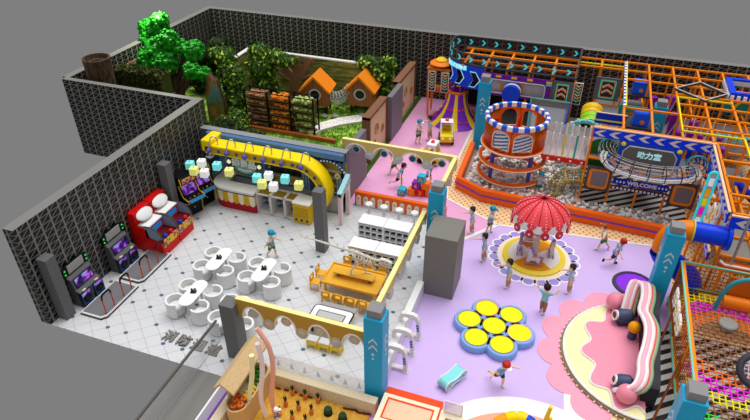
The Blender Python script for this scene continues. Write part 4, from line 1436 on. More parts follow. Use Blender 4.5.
def birdhouse(loc, rz, label):
    t = thing('birdhouse', label, 'playhouse', loc, rz, 'birdhouses on stilts')
    hw, d = 0.72, 1.1
    prof = [(-hw, 0.55), (hw, 0.55), (hw, 1.5), (0, 2.25), (-hw, 1.5)]
    MB().ext([prof, circ(0.28, 20, (0, 1.25))[::-1]], 0.06, CED, FY((0, -d / 2 + 0.06, 0))).build('front_wall', t)
    MB().ext([prof], d - 0.06, CED, FY((0, d / 2, 0))).build('body', t)
    MB().cyl((0, -d / 2 + 0.05, 1.25), (0, -d / 2 + 0.02, 1.25), 0.28, M('#2a2a2c', 0.2), 20).build('window_glass', t)
    MB().tube([(0.3 * math.cos(2 * PI * k / 24), -d / 2 - 0.02, 1.25 + 0.3 * math.sin(2 * PI * k / 24)) for k in range(24)], 0.045, M('#c9c9c6', 0.4), 6, closed=True).build('window_ring', t)
    for s in (-1, 1):
        T = Matrix.Translation((0, 0, 2.3)) @ Matrix.Rotation(s * math.atan2(0.75, 0.72), 4, 'Y')
        MB().box((s * 0.6, 0, 0), (1.24, d + 0.3, 0.1), ROOF, T=T).build('roof_slope', t)
    for sx in (-0.55, 0.55):
        for sy in (-0.4, 0.4):
            MB().box((sx, sy, 0.275), (0.09, 0.09, 0.55), M('#2c2420')).build('stilt', t)
    t.scale = (1.05, 1.05, 1.0)
    return t


birdhouse((-13.9, 29.4, 0), R(8), 'wooden birdhouse with orange roof nearer the brown trunk cutout')
b2 = birdhouse((-11.45, 30.2, 0.02), R(4), 'wooden birdhouse with orange roof under the overhanging leafy tree')
t = thing('rope_tunnel', 'sagging grey net tunnel slung between the two birdhouses', 'tunnel', (0, 0, 0))
NETG = M('#c4c5c0', 0.5)
A, B = Vector((-13.15, 29.35, 1.15)), Vector((-12.25, 29.9, 1.3))
for k in range(7):
    f = k / 6
    c = A.lerp(B, f) + Vector((0, 0, -0.35 * math.sin(PI * f)))
    MB().tube([(c.x - 0.2 * math.cos(2 * PI * j / 14), c.y + 0.32 * math.cos(2 * PI * j / 14), c.z + 0.36 * math.sin(2 * PI * j / 14)) for j in range(14)], 0.02, NETG, 5, closed=True).build('hoop', t)
for j in range(12):
    a = 2 * PI * j / 12
    MB().tube([A.lerp(B, f / 6) + Vector((-0.2 * math.cos(a), 0.32 * math.cos(a), 0.36 * math.sin(a) - 0.35 * math.sin(PI * f / 6))) for f in range(7)], 0.012, NETG, 4).build('rope', t)
for i, (x, y, s) in enumerate(((-13.2, 28.6, 0.2), (-12.6, 28.75, 0.22), (-11.2, 29.4, 0.22), (-10.7, 29.3, 0.26), (-17.2, 27.6, 0.2))):
    m = MB().sph((0, 0, 0), s, M('#8d8b84' if i != 3 else '#b09a7e', 0.8, var=0.2), 10, (1.2, 0.9, 0.7))
    tag(m.build('boulder', None, (x, y, s * 0.55)), ['grey boulder left of the net tunnel', 'grey boulder under the net tunnel', 'grey boulder below the second birdhouse', 'tan boulder at the end of the pebble path', 'grey boulder beside the crate rack'][i], 'boulder', 'boulders on the lawn')

# crate rack
t = thing('crate_rack', 'black metal rack holding three columns of produce crates', 'rack', (-14.75, 26.55, 0))
for k in range(4):
    for y in (-0.3, 0.3):
        MB().box((-2.02 + k * 1.345, y, 1.1), (0.07, 0.07, 2.2), BLACK).build('post', t)
for z in (0.06, 0.48, 0.9, 1.32, 1.74, 2.14):
    for y in (-0.3, 0.3):
        MB().box((0, y, z), (4.04, 0.05, 0.04), BLACK).build('rail', t)
t2 = thing('orange_kerb', 'orange timber edging in front of the produce rack', 'edging', (-14.2, 25.95, 0))
MB().box((0, 0, 0.12), (5.6, 0.16, 0.24), M('#b5602c')).build('board', t2)
kinds = [('split brown logs', '#b98560', '#8a5c40', 'log'), ('orange pumpkins', '#e0761a', '#f0a23c', 'pumpkin'), ('leafy green cabbages', '#86a048', '#c0cc82', 'cabbage')]
lv = ['on the bottom shelf', 'on the second shelf', 'on the third shelf', 'on the fourth shelf', 'on the top shelf']
pos = ['column nearest the ivy', 'middle column', 'column nearest the pebble path']
rng = random.Random(4)
for c in range(3):
    kd = kinds[c]
    for k in range(5):
        x = -14.75 - 1.345 + c * 1.345
        z = 0.085 + k * 0.42
        t = thing('produce_crate', 'crate of %s %s of the rack' % (kd[0], lv[k]), 'crate', (x, 26.52, z), 0, 'produce crates on the rack')
        m = MB()
        W_ = M('#7a5a3a', 0.7)
        m.box((0, -0.27, 0.035), (1.18, 0.03, 0.07), W_).box((0, 0.27, 0.08), (1.18, 0.03, 0.16), W_).box((-0.58, 0, 0.08), (0.03, 0.54, 0.16), W_).box((0.58, 0, 0.08), (0.03, 0.54, 0.16), W_).box((0, 0, 0.015), (1.16, 0.54, 0.03), W_)
        m.build('box', t)
        m = MB()
        for j in range(40):
            px, py = rng.uniform(-0.48, 0.48), rng.uniform(-0.26, 0.16)
            pz = 0.1 + max(0, py + 0.26) * 0.35 + rng.uniform(0, 0.08)
            mm = M(kd[1] if rng.random() < 0.6 else kd[2], 0.6)
            if c == 0:
                m.cyl((px - 0.14, py, pz), (px + 0.14, py + rng.uniform(-0.1, 0.1), pz + 0.02), 0.05, mm, 6)
            else:
                m.sph((px, py, pz), 0.1, mm, 7, (1, 1, 0.8))
        o = m.build(kd[3] + '_heap', t)
        o['kind'] = 'stuff'

# wooden hole panels between garden and pink room
FACE = M('#d8bd94', 0.5)
for i, (y0, y1, lab) in enumerate(((24.5, 27.15, 'thick brown wood panel with round holes nearer the orange fence'), (29.15, 32.4, 'thick brown wood panel with round holes nearer the back wall'))):
    t = thing('wood_play_panel', lab, 'panel', (-9.15, 0, 0), 0, 'wood panels with round holes')
    L_ = y1 - y0
    holes = [circ(0.26, 16, (y0 + L_ * 0.42, 1.45)), circ(0.2, 16, (y0 + L_ * 0.75, 1.1)), circ(0.16, 14, (y0 + L_ * 0.3, 0.8))]
    MB().ext([[(y0 + 0.1, 0), (y1 - 0.1, 0), (y1 - 0.1, 2.42), (y0 + 0.1, 2.42)]] + holes, 0.3, FACE, FXp((-0.15, 0, 0))).build('face', t)
    fr = MB()
    fr.bx(-0.2, 0.2, y0, y0 + 0.12, 0, 2.5, BROWN).bx(-0.2, 0.2, y1 - 0.12, y1, 0, 2.5, BROWN).bx(-0.2, 0.2, y0, y1, 2.38, 2.52, BROWN)
    fr.build('frame', t)
    for h in holes:
        MB().tube([(0.15, x, z) for x, z in h], 0.035, M('#a8804e'), 6, closed=True).build('hole_rim', t)
# ---------------------------------------------------------------- lilac floor: carousel
t = thing('carousel_floor', 'round carousel base with yellow ring and scalloped lace border', 'carousel base', (-0.33, 19.75, 0))
n = 20
MB().lathe([(0, 0.012), (1.42, 0.012), (1.42, 0.0)], M('#f6e7da', 0.4), n=48).build('cream_ring', t)
for i in range(n):
    a = 2 * PI * i / n
    p = MB().cyl((1.52 * math.cos(a), 1.52 * math.sin(a), 0), (1.52 * math.cos(a), 1.52 * math.sin(a), 0.008), 0.29, M('#f4f2f4', 0.4), 14)
    p = p.build('lace_scallop', t)
    MB().cyl((1.56 * math.cos(a), 1.56 * math.sin(a), 0), (1.56 * math.cos(a), 1.56 * math.sin(a), 0.011), 0.19, M('#9d92dd', 0.4), 14).build('blue_inset', p)
MB().lathe([(0, 0.0), (1.22, 0.0), (1.22, 0.1), (1.18, 0.12), (0, 0.12)], M('#f5dc42', 0.35), n=48).build('yellow_ring', t)
for k in range(4):
    a0 = R(-100 + 90 * k)
    MB().lathe([(0, 0.12), (1.0, 0.12), (1.0, 0.15), (0, 0.15)], M('#e8961a' if k % 2 == 0 else '#ece9e4', 0.35), n=12, a0=a0 - R(45) + R(10), a1=a0 + R(45) + R(10)).build('deck_quadrant', t)
c = thing('carousel_canopy', 'red umbrella canopy with white dots and round red tassels', 'canopy', (-0.33, 19.85, 0.15))
c.scale = (0.86, 0.86, 0.98)
m = MB().cyl((0, 0, 0), (0, 0, 2.5), 0.09, M('#d8a13a'), 12)
m.lathe([(0.16, 0), (0.2, 0.2), (0.12, 0.35), (0.18, 0.5), (0.14, 0.62), (0.2, 0.75), (0.12, 0.9)], M('#e6dcc8'), n=16)
m.build('pole', c)
CR = M('#f04a54', 0.35)
prof = [(0.0, 2.62), (0.28, 2.58), (0.65, 2.45), (0.98, 2.24), (1.18, 1.99), (1.24, 1.56)]
NP = 12
for i in range(NP):
    a0, a1 = 2 * PI * i / NP, 2 * PI * (i + 1) / NP
    g = MB()
    pr = prof[:-1]
    g.lathe([(r * 1.0, z) for r, z in pr], CR, n=3, a0=a0, a1=a1)
    # pointed lower tip
    am = (a0 + a1) / 2
    P = lambda r, z, a: (r * math.cos(a), r * math.sin(a), z)
    g.add([P(1.18, 1.99, a0), P(1.18, 1.99, am), P(1.18, 1.99, a1), P(1.27, 1.72, am)], [(0, 3, 1), (1, 3, 2)], CR)
    MB().add([P(1.17, 1.99, a0 - (a1 - a0) / 2), P(1.19, 1.99, a0), P(1.17, 1.99, am), P(1.25, 1.72, am), P(1.24, 1.66, a0), P(1.25, 1.72, a0 - (a1 - a0) / 2)], [(0, 5, 4, 1), (1, 4, 3, 2)], M('#f2efee')).build('white_skirt', c)
    for r, z in ((0.42, 2.54), (0.56, 2.49), (0.7, 2.42), (0.82, 2.34), (0.93, 2.27), (1.03, 2.18), (1.11, 2.08), (1.18, 1.99), (1.21, 1.89)):
        g.sph(P(r * 1.0, z, am), 0.024, M('#f7e6e6'), 6)
    gore = g.build('gore', c)
    MB().tube([P(r * 1.004, z + 0.012, a0) for r, z in pr], 0.014, M('#7a1a20'), 5).build('seam', gore)
    ts = MB().cyl(P(1.22, 1.62, am), P(1.3, 1.62, am), 0.18, M('#c9303a', 0.3), 16)
    ts.cyl(P(1.3, 1.62, am), P(1.315, 1.62, am), 0.05, M('#f4e6e6'), 10)
    ts.build('tassel', c)
    MB().tube([P(1.31, 1.62, am), P(1.27, 1.55, a1)], 0.0001 + 0.012, M('#f0eeee'), 5).build('tassel_cord', c)
MB().sph((0, 0, 2.64), 0.09, M('#4a0f14'), 10).build('finial', c)
PU = M('#9a84bd', 0.4)


def horse(loc, rz, label):
    t = thing('carousel_horse', label, 'ride horse', loc, R(rz), 'carousel horses')
    t.scale = (0.72, 0.72, 0.78)
    m = MB()
    m.ext([[(-0.32, 0.1), (-0.2, 0.16), (-0.1, 0.26), (0.12, 0.26), (0.2, 0.16), (0.34, 0.1), (0.36, 0.2), (0.3, 0.5), (0.34, 0.72), (0.46, 0.7), (0.48, 0.82), (0.34, 0.95), (0.2, 0.92), (0.1, 0.66), (0.0, 0.5), (-0.22, 0.5), (-0.34, 0.42)]], 0.2, M('#ded6da', 0.4), FY((0, 0.1, 0)))
    m.build('body', t, bevel=0.03)
    MB().tube([(0.3, 0, 1.0), (0.18, 0, 0.95), (0.1, 0, 0.78), (0.06, 0, 0.6)], [0.07, 0.1, 0.1, 0.06], PU, 8).build('mane', t)
    MB().tube([(-0.3, 0, 0.48), (-0.44, 0, 0.42), (-0.44, 0, 0.25)], [0.06, 0.08, 0.03], PU, 7).build('tail', t)
    MB().sph((0, 0, 0.52), 0.16, M('#c98aa6'), 10, (1.1, 0.95, 0.45)).build('saddle', t)
    for s in (-0.12, 0.12):
        MB().tube([(0.45, s, 0.04), (0.2, s, 0.1), (-0.2, s, 0.1), (-0.45, s, 0.04)], 0.035, PU, 6).build('rocker', t)
        MB().sph((0.36, s * 0.9, 0.82), 0.03, M('#2a1d30'), 6).build('eye', t)


horse((-0.3, 19.1, 0.155), 185, 'lilac and white carousel horse at the front of the carousel')
horse((-0.9, 19.75, 0.155), 95, 'lilac and white carousel horse on the side nearest the grey box')
horse((0.3, 20.0, 0.155), 275, 'lilac and white carousel horse on the side nearest the purple trampoline')
horse((-0.6, 20.4, 0.155), 5, 'lilac and white carousel horse at the back by the ball pit')

# flower trampoline
t = thing('flower_trampoline', 'blue flower-shaped platform with seven round yellow jumping mats', 'trampoline', (-1.1, 15.2, 0))
t.scale = (0.94, 0.94, 0.95)
BF = M('#86aae6', 0.4)
MB().lathe([(0, 0), (0.72, 0), (0.72, 0.25), (0, 0.25)], BF, n=30).build('hub_base', t)
pet = [(0, 0)] + [(0.92 * math.cos(R(a)), 0.92 * math.sin(R(a))) for a in (117, 57, -3, -63, -123, 177)]
for i, (x, y) in enumerate(pet):
    b = MB().lathe([(0, 0.0), (0.53, 0.0), (0.56, 0.03), (0.56, 0.22), (0.52, 0.27), (0, 0.27)], BF, (x, y, 0), 28).build('petal', t)
    col = ['#8a7f3a', '#f08a3a', '#8a8a5a', '#f0b0a0', '#8a8a5a', '#8a8a5a', '#8a8a5a'][i]
    MB().lathe([(0.4, 0.27), (0.43, 0.285), (0.4, 0.29)], M(col), (x, y, 0), 28).build('rim', b)
    MB().lathe([(0, 0.28), (0.4, 0.28), (0.4, 0.272)], M('#f7ee05', 0.4), (x, y, 0), 28).build('jump_mat', b)

# purple round trampoline
t = thing('round_trampoline', 'flat purple oval trampoline with dark rim by the blue column', 'trampoline', (3.42, 19.32, 0))
MB().lathe([(0, 0.02), (0.66, 0.02), (0.66, 0.0)], M('#8d2fe0', 0.35), n=36).build('mat', t)
MB().lathe([(0.64, 0.0), (0.64, 0.05), (0.74, 0.05), (0.78, 0.0)], M('#3f3f4a', 0.4), n=36).build('rim', t)

# pink shell stage
t = thing('shell_stage', 'half round cream stage with pink icing drips and studded edge', 'stage', (3.7, 15.45, 0))
arc = lambda r, a0, a1, n_: [(r * math.cos(R(a0 + (a1 - a0) * i / n_)), r * math.sin(R(a0 + (a1 - a0) * i / n_))) for i in range(n_ + 1)]
MB().ext([arc(2.5, 90, 270, 40)], 0.16, M('#f3eab4', 0.4), Matrix.Translation((0, 0, 0.0))).build('base', t)
MB().tube([(x, y, 0.15) for x, y in arc(2.5, 92, 268, 48)], 0.045, WHITE, 6).build('white_edge', t)
MB().ext([arc(2.6, 92, 268, 40) + arc(2.48, 268, 92, 40)], 0.1, M('#8f7a52', 0.4)).build('side_band', t)
for i in range(34):
    a = R(94 + i * 5.12)
    MB().sph((2.62 * math.cos(a), 2.62 * math.sin(a), 0.06), 0.035, M('#f0e8d8', 0.3), 6).build('stud', t)
drip = []
for i in range(73):
    a = 90 + 180 * i / 72
    rr = 1.82 + 0.17 * math.sin(R((a - 90) * 12)) + 0.05 * math.sin(R(a * 5))
    drip.append((rr * math.cos(R(a)), rr * 1.28 * math.sin(R(a))))
drip = [(x, max(-2.4, min(2.4, y))) for x, y in drip]
MB().ext([drip], 0.03, M('#ef93ac', 0.4), Matrix.Translation((0, 0, 0.16))).build('pink_icing', t)
MB().tube([(x, y, 0.185) for x, y in drip], 0.03, WHITE, 6).build('icing_edge', t)
for i in range(7):
    a = R(96 + i * 23.5)
    x, y = 2.72 * math.cos(a), 2.72 * math.sin(a)
    t2 = tag(MB().lathe([(0, 0.018 + 0.001 * i), (0.64, 0.018 + 0.001 * i), (0.64, 0)], M('#f0a0b8', 0.5), n=24).build('floor_petal', None, (3.72 + x, 15.45 + y, 0)), 'x', 'floor mat', 'pink floor petals round the shell stage')
    t2['label'] = 'pink round floor petal behind the shell stage, %s of seven from the purple trampoline' % ('first second third fourth fifth sixth seventh eighth'.split()[i])

# wavy rainbow back of the stage
t = thing('rainbow_wave', 'wavy pink white coral and green ribbon wall behind the stage', 'decoration', (0, 0, 0))
wave = [(17.75, 0.0), (17.85, 0.8), (17.85, 1.35), (17.6, 1.7), (17.2, 1.65), (16.9, 1.25), (16.65, 0.85), (16.35, 0.8), (16.1, 1.15), (15.8, 1.4), (15.4, 1.3), (15.1, 0.9), (14.8, 0.55), (14.5, 0.6), (14.25, 0.9), (13.95, 1.0), (13.7, 0.8), (13.62, 0.4), (13.62, 0.0)]


def smooth(p, it=2):
    for _ in range(it):
        q = [p[0]]
        for a, b in zip(p, p[1:]):
            q += [tuple(0.75 * a[k] + 0.25 * b[k] for k in range(len(a))), tuple(0.25 * a[k] + 0.75 * b[k] for k in range(len(a)))]
        q.append(p[-1])
        p = q
    return p


rp = smooth([(3.04, 16.95, 0.25), (3.08, 17.4, 0.85), (3.14, 17.8, 1.25), (3.22, 17.92, 1.36), (3.32, 17.8, 1.22), (3.42, 17.86, 1.36), (3.52, 17.7, 1.45), (3.55, 17.2, 1.3), (3.46, 16.75, 1.1), (3.56, 16.45, 1.15), (3.68, 15.9, 1.2), (3.62, 15.2, 1.05), (3.48, 14.6, 0.95), (3.5, 14.1, 0.95), (3.4, 13.7, 0.8), (3.14, 13.62, 0.62), (2.98, 13.75, 0.4), (2.95, 13.9, 0.2)], 2)
rp = [(x, y - 0.14, z) for x, y, z in rp]
for dx, r, c in ((-0.13, 0.08, '#f6eef0'), (-0.05, 0.1, '#f4b4c2'), (0.05, 0.09, '#f7e6e8'), (0.13, 0.07, '#ee5a58'), (0.2, 0.08, '#8fae88')):
    MB().tube([(x + dx, y, z + 0.05 - abs(dx) * 0.25) for x, y, z in rp], r, M(c, 0.35), 10).build('ribbon_layer', t)
bk = [(y, z) for x, y, z in rp if x > 3.3 and 13.6 < y < 17.5]
MB().ext([[(bk[0][0], 0)] + bk + [(bk[-1][0], 0)]], 0.42, M('#2e2d37', 0.5), FXp((3.54, 0, 0))).build('dark_backing', t)
PB = M('#ef8ea4', 0.35)
for x, y, r, lab in ((2.72, 17.55, 0.32, 'glossy pink ball at the far end of the shell stage'), (3.12, 13.5, 0.3, 'glossy pink ball at the near end of the shell stage')):
    o = MB().sph((0, 0, 0), r, PB, 20).build('pink_ball', None, (x, y, 0.19 + r - 0.02))
    tag(o, lab, 'ball', 'pink balls on the shell stage')
NB = M('#46506e', 0.35)
for x, y, rz, lab in ((2.98, 16.9, 200, 'navy cannon with white muzzle pointing across the stage, far one'), (3.0, 13.98, 190, 'navy cannon with white muzzle at the near pink ball')):
    k = 0.72 if y > 16 else 0.62
    t = thing('toy_cannon', lab, 'toy cannon', (x, y, 0.19), R(rz), 'navy cannons on the stage')
    MB().tube([(-0.3, 0, 0.4 * k), (-0.2, 0, 0.4 * k), (0.1, 0, 0.4 * k), (0.35 * k, 0, 0.46 * k)], [0.2 * k, 0.36 * k, 0.36 * k, 0.24 * k], NB, 18).build('barrel', t)
    MB().tube([(0.36 * k, 0, 0.46 * k), (0.44 * k, 0, 0.48 * k)], 0.25 * k, M('#f4eeee'), 18).build('muzzle', t)
    MB().cyl((0.44 * k, 0, 0.48 * k), (0.455 * k, 0, 0.482 * k), 0.17 * k, M('#7a1018'), 16).build('bore', t)
    MB().box((0, 0, 0.05), (0.4, 0.4, 0.1), NB).build('carriage', t)
for x, y, z, lab in ((3.36, 17.45, 0.78, 'orange ball lodged inside the far loop of the wavy ribbon'), (3.3, 16.25, 0.66, 'orange ball lodged in the middle dip of the wavy ribbon')):
    t = thing('orange_ball', lab, 'ball', (x, y, 0), 0, 'orange balls on the wavy ribbon')
    MB().sph((0, 0, z), 0.21, M('#eda211', 0.35), 18).build('ball', t)
    MB().cyl((0, 0, 0.19), (0, 0, z - 0.2), 0.14, NB, 14).build('stand', t)

# near corner floors, dragon, red box
t = tag(MB().lathe([(0, 0.012), (3.3, 0.012), (3.3, 0)], M('#f4f2f0', 0.4), n=72).build('white_floor_disc', None, (0.75, 9.45, 0)), 'large white round floor edge at the bottom of the lilac area', 'floor mat')
tag(MB().lathe([(0, 0.018), (2.72, 0.018), (2.72, 0.012)], M('#f2a88e', 0.4), n=72).build('salmon_floor_disc', None, (0.75, 9.45, 0)), 'salmon pink round floor inside the white ring', 'floor mat')
tag(MB().ext([[(1.5, 12.3), (2.15, 12.3), (2.15, 14.0), (1.35, 13.9)]], 0.012, M('#f4f2f0', 0.4), Matrix.Translation((0, 0, -0.005))).build('white_floor_patch'), 'white floor patch between the shell petals and the salmon floor', 'floor mat')
tag(MB().ext([[(1.62, 12.95), (2.15, 12.95), (2.15, 13.6), (1.58, 13.55)]], 0.011, M('#f3ecb8', 0.4), Matrix.Translation((0, 0, -0.001))).build('cream_floor_patch'), 'small cream floor patch beside the nearest pink petals', 'floor mat')
t = thing('bouncy_dragon', 'yellow and blue curved bouncy dragon with a spiked yellow crest', 'ride toy', (0.42, 11.5, 0.018))
t.scale = (0.8, 0.8, 0.85)
seg = [(-0.95 + 0.16 * i, -0.28 + 0.5 * math.sin(PI * (i + 1) / 12), 0.22 + 0.22 * math.sin(PI * i / 10)) for i in range(11)]
for i in range(0, 10, 2):
    MB().tube([seg[i], seg[i + 1], seg[min(i + 2, 10)]], [0.22, 0.23, 0.22], M(['#f2a41a', '#f7d80a', '#f7d80a', '#1450d8', '#1450d8'][i // 2], 0.35), 12).build('body_segment', t)
MB().tube([(0.68, 0.05, 0.1), (0.72, 0.08, 0.5), (0.66, 0.08, 0.95), (0.72, 0.1, 1.5)], [0.16, 0.13, 0.08, 0.07], M('#f2cf10', 0.35), 8).build('crest', t)
for k in range(4):
    MB().sph((0.79, 0.06, 0.25 + 0.24 * k), 0.075, M('#f2cf10', 0.35), 8).build('spike', t)
for s in (-0.6, 0.4):
    MB().cyl((s, 0.05, 0), (s, 0.1, 0.3), 0.09, M('#1450d8'), 8).build('foot', t)
t = thing('red_counter', 'red and cream low box with a peach inset top by the front column', 'counter', (-2.75, 10.6, 0))
RO = M('#ee4a12', 0.35)
MB().box((0, 0.1, 0.29), (1.7, 1.26, 0.6), RO).build('body', t, bevel=0.03)
MB().ext([[(-0.86, -0.58), (0.8, -0.58), (0.8, 0.45), (-0.86, 0.45)], [(0.68, -0.42), (-0.72, -0.42), (-0.72, 0.33), (0.68, 0.33)][::-1]], 0.09, CREAM, Matrix.Translation((0, 0, 0.53))).build('frame', t)
MB().ext([[(-0.72, -0.42), (0.68, -0.42), (0.68, 0.33), (-0.72, 0.33)], [(-0.67, -0.37), (0.63, -0.37), (0.63, 0.28), (-0.67, 0.28)][::-1]], 0.07, RO, Matrix.Translation((0, 0, 0.54))).build('inner_lip', t)
MB().box((0, -0.04, 0.585), (1.4, 0.75, 0.02), mat_noise('peach_paper', '#e6bf9c', '#eecaa8', 20, 0.6)).build('peach_inset', t)
t = thing('cream_till', 'cream block with a tan slot at the end of the red box', 'counter', (-1.55, 10.55, 0))
MB().ext([rrect(0.68, 0.95, 0.06), [(x, y + 0.05) for x, y in rrect(0.34, 0.36, 0.02)]], 0.62, CREAM).build('block', t)
MB().box((0, 0.05, 0.28), (0.36, 0.38, 0.56), M('#8f7636')).build('slot', t)
t = thing('clear_screen', 'small clear pinkish screen standing on the cream block', 'screen', (-1.55, 10.96, 0.62))
MB().box((0, 0, 0.25), (0.5, 0.03, 0.5), M('#ecd8f0', 0.1, 0, 0.45)).build('pane', t)
MB().tube([(-0.25, 0, 0), (-0.25, 0, 0.5), (0.25, 0, 0.5), (0.25, 0, 0)], 0.018, M('#e8e4ec'), 6).build('frame', t)

# teal rocker
t = thing('rocker_seat', 'aqua dumbbell-shaped rocker lying on the lilac floor', 'ride toy', (-1.93, 12.62, 0), R(62))
AQ = M('#86dde0', 0.3)
P = []
for i in range(13):
    P.append((0.32 + 0.17 * math.cos(R(-90 + 15 * i)), 0.19 + 0.17 * math.sin(R(-90 + 15 * i))))
P += [(0.15, 0.31), (0, 0.28), (-0.15, 0.31)]
for i in range(13):
    P.append((-0.32 + 0.17 * math.cos(R(90 + 15 * i)), 0.19 + 0.17 * math.sin(R(90 + 15 * i))))
P += [(-0.15, 0.09), (0, 0.13), (0.15, 0.09)]
MB().ext([P], 0.34, AQ, FY((0, 0.17, 0)), smooth=True).build('body', t, bevel=0.02)
for s in (-1, 1):
    MB().tube([(x, s * 0.17, z) for x, z in P], 0.022, M('#e9eeee'), 6, closed=True).build('white_edge', t)
    for x in (-0.32, 0.32):
        MB().cyl((x, s * 0.17, 0.19), (x, s * 0.185, 0.19), 0.1, M('#bfe3e3'), 14).cyl((x, s * 0.185, 0.19), (x, s * 0.195, 0.19), 0.045, M('#4fa9ad'), 10).build('hub_disc', t)
# ---------------------------------------------------------------- pink room toys
cols = {'b': '#28b2cc', 'p': '#8a2fb4', 'o': '#ee7a1c', 'r': '#d8262c'}
bl = [('b', 'D', -6.62, 22.4, 0, 'blue letter block standing apart, nearest the grey partition'), ('o', 'B', -6.2, 22.55, 0, 'orange letter block beside the red one on the floor'), ('r', '3', -5.8, 22.65, 0, 'red number block on the floor under the stack'), ('p', '4', -6.02, 22.62, 0.355, 'purple number block resting on two blocks'), ('o', '2', -5.42, 22.75, 0.0, 'orange number block half hidden by the blue column'), ('b', 'A', -5.8, 22.66, 0.71, 'blue letter block on top of the stack'), ('o', 'C', -5.58, 22.7, 0.355, 'orange letter block in the second layer')]
for c, ch, x, y, z, lab in bl:
    t = thing('toy_block', lab, 'toy block', (x, y, z), R(-4), 'letter blocks in the pink room')
    MB().box((0, 0, 0.175), (0.35, 0.35, 0.35), M(cols[c], 0.4)).build('cube', t, bevel=0.02)
    text(ch, 0.28, M('#e8b83a'), FY((0, -0.176, 0.17)), t, 'character', 0.006, bold=0.008)


def toy_car(loc, rz, label):
    t = thing('toy_car', label, 'ride-on car', loc, R(rz), 'yellow ride-on cars')
    t.scale = (1.2, 1.2, 1.2)
    Y = M('#f0d41a', 0.3)
    MB().ext([[(-0.45, 0.14), (0.45, 0.14), (0.5, 0.28), (0.46, 0.45), (-0.42, 0.47), (-0.5, 0.3)]], 0.56, Y, FY((0, 0.28, 0))).build('chassis', t, bevel=0.03)
    for s in (-1, 1):
        MB().ext([[(-0.4, 0.45), (-0.3, 0.9), (0.05, 0.92), (0.3, 0.46), (0.18, 0.46), (0.0, 0.82), (-0.22, 0.8), (-0.28, 0.45)]], 0.05, WHITE, FY((0, s * 0.25 + 0.025, 0))).build('cab_side', t)
    MB().box((-0.13, 0, 0.91), (0.4, 0.55, 0.05), WHITE).build('roof', t, bevel=0.02)
    MB().sph((-0.12, 0, 0.96), 0.09, M('#ee5a6a', 0.3), 10).build('beacon', t)
    MB().box((-0.2, 0, 0.55), (0.25, 0.36, 0.2), M('#c9a512')).build('seat', t)
    for sx in (-0.3, 0.3):
        for sy in (-0.28, 0.28):
            MB().cyl((sx, sy - 0.05, 0.13), (sx, sy + 0.05, 0.13), 0.13, M('#17171a'), 14).build('wheel', t)
    for s in (-0.16, 0.16):
        MB().sph((0.49, s, 0.34), 0.06, M('#f6f0c8'), 8).build('headlight', t)


toy_car((-6.0, 28.2, 0), -75, 'yellow ride-on car with white cab by the striped tent')
toy_car((-6.25, 25.75, 0), 175, 'yellow ride-on car with white cab just behind the pink room beam')

# ---------------------------------------------------------------- sandbox corner
t = thing('planter_stall', 'wooden stall roof over an oval planter of vegetables', 'stall', (0, 0, 0))
pl = [(-7.38 + 0.34 * math.cos(R(a)), 10.3 + 0.38 * math.sin(R(a))) for a in range(0, 181, 15)] + [(-7.38 + 0.34 * math.cos(R(a)), 9.15 + 0.38 * math.sin(R(a))) for a in range(180, 361, 15)]
pin = [(-7.38 + (x + 7.38) * 0.87, 9.725 + (y - 9.725) * 0.95) for x, y in pl]
MB().ext([pl, pin], 0.82, WOOD, Matrix.Translation((0, 0, 0.062))).build('planter_wall', t)
MB().ext([pin], 0.66, M('#b9a588', 0.8), Matrix.Translation((0, 0, 0.065))).build('tray', t)
for y in (9.2, 10.6):
    MB().box((-7.68, y, 0.86), (0.06, 0.06, 1.6), WOOD).build('post', t)
RW = mat_noise('roof_oak', '#c9a878', '#d9bb8c', 7, 0.5, (8, 1, 8), obj=True)
MB().add([(-7.7, 8.95, 1.72), (-7.7, 10.9, 1.72), (-7.32, 10.9, 1.42), (-7.32, 8.95, 1.42), (-7.7, 8.95, 1.64), (-7.7, 10.9, 1.64), (-7.32, 10.9, 1.34), (-7.32, 8.95, 1.34)], [(0, 3, 2, 1), (4, 5, 6, 7), (0, 4, 7, 3), (1, 2, 6, 5), (3, 7, 6, 2), (0, 1, 5, 4)], RW).build('roof_slope', t)
MB().add([(-7.7, 8.95, 1.72), (-7.7, 10.9, 1.72), (-7.98, 10.9, 1.42), (-7.98, 8.95, 1.42), (-7.7, 8.95, 1.64), (-7.7, 10.9, 1.64), (-7.98, 10.9, 1.34), (-7.98, 8.95, 1.34)], [(0, 1, 2, 3), (4, 7, 6, 5), (0, 3, 7, 4), (1, 5, 6, 2), (3, 2, 6, 7), (0, 4, 5, 1)], RW).build('roof_slope', t)
VEG = []
for i in range(8):
    VEG.append(('cucumber', 'dark green cucumber in the planter, %s row from the far end' % 'first second third fourth fifth sixth seventh eighth'.split()[i], -7.44 + 0.14 * (i % 2), 10.5 - i * 0.085, '#2f6a1c', 0.055, 0.22))
for i in range(4):
    VEG.append(('corn_cob', 'yellow corn cob in the planter, %s of four from the cucumbers' % 'first second third fourth'.split()[i], -7.28 + 0.02 * (i % 2), 9.82 - i * 0.13, '#d8b42c', 0.06, 0.28))
for kind, lab, x, y, c, r, L_ in VEG:
    o = thing(kind, lab, 'vegetable', (x, y, 0.73 + r), R(-20 if kind == 'corn_cob' else 10), kind.replace('_', ' ') + 's in the planter')
    MB().tube([(-L_ / 2, 0, 0), (-L_ / 3, 0, 0.01), (0, 0, 0.015), (L_ / 3, 0, 0.01), (L_ / 2, 0, 0)], [r * 0.5, r * 0.95, r, r * 0.85, r * 0.35], M(c, 0.4, var=0.2), 10).build('flesh', o)
    MB().cyl((-L_ / 2 - 0.05, 0, 0), (-L_ / 2 + 0.02, 0, 0), 0.02, M('#7fa03c'), 6).build('stem', o)
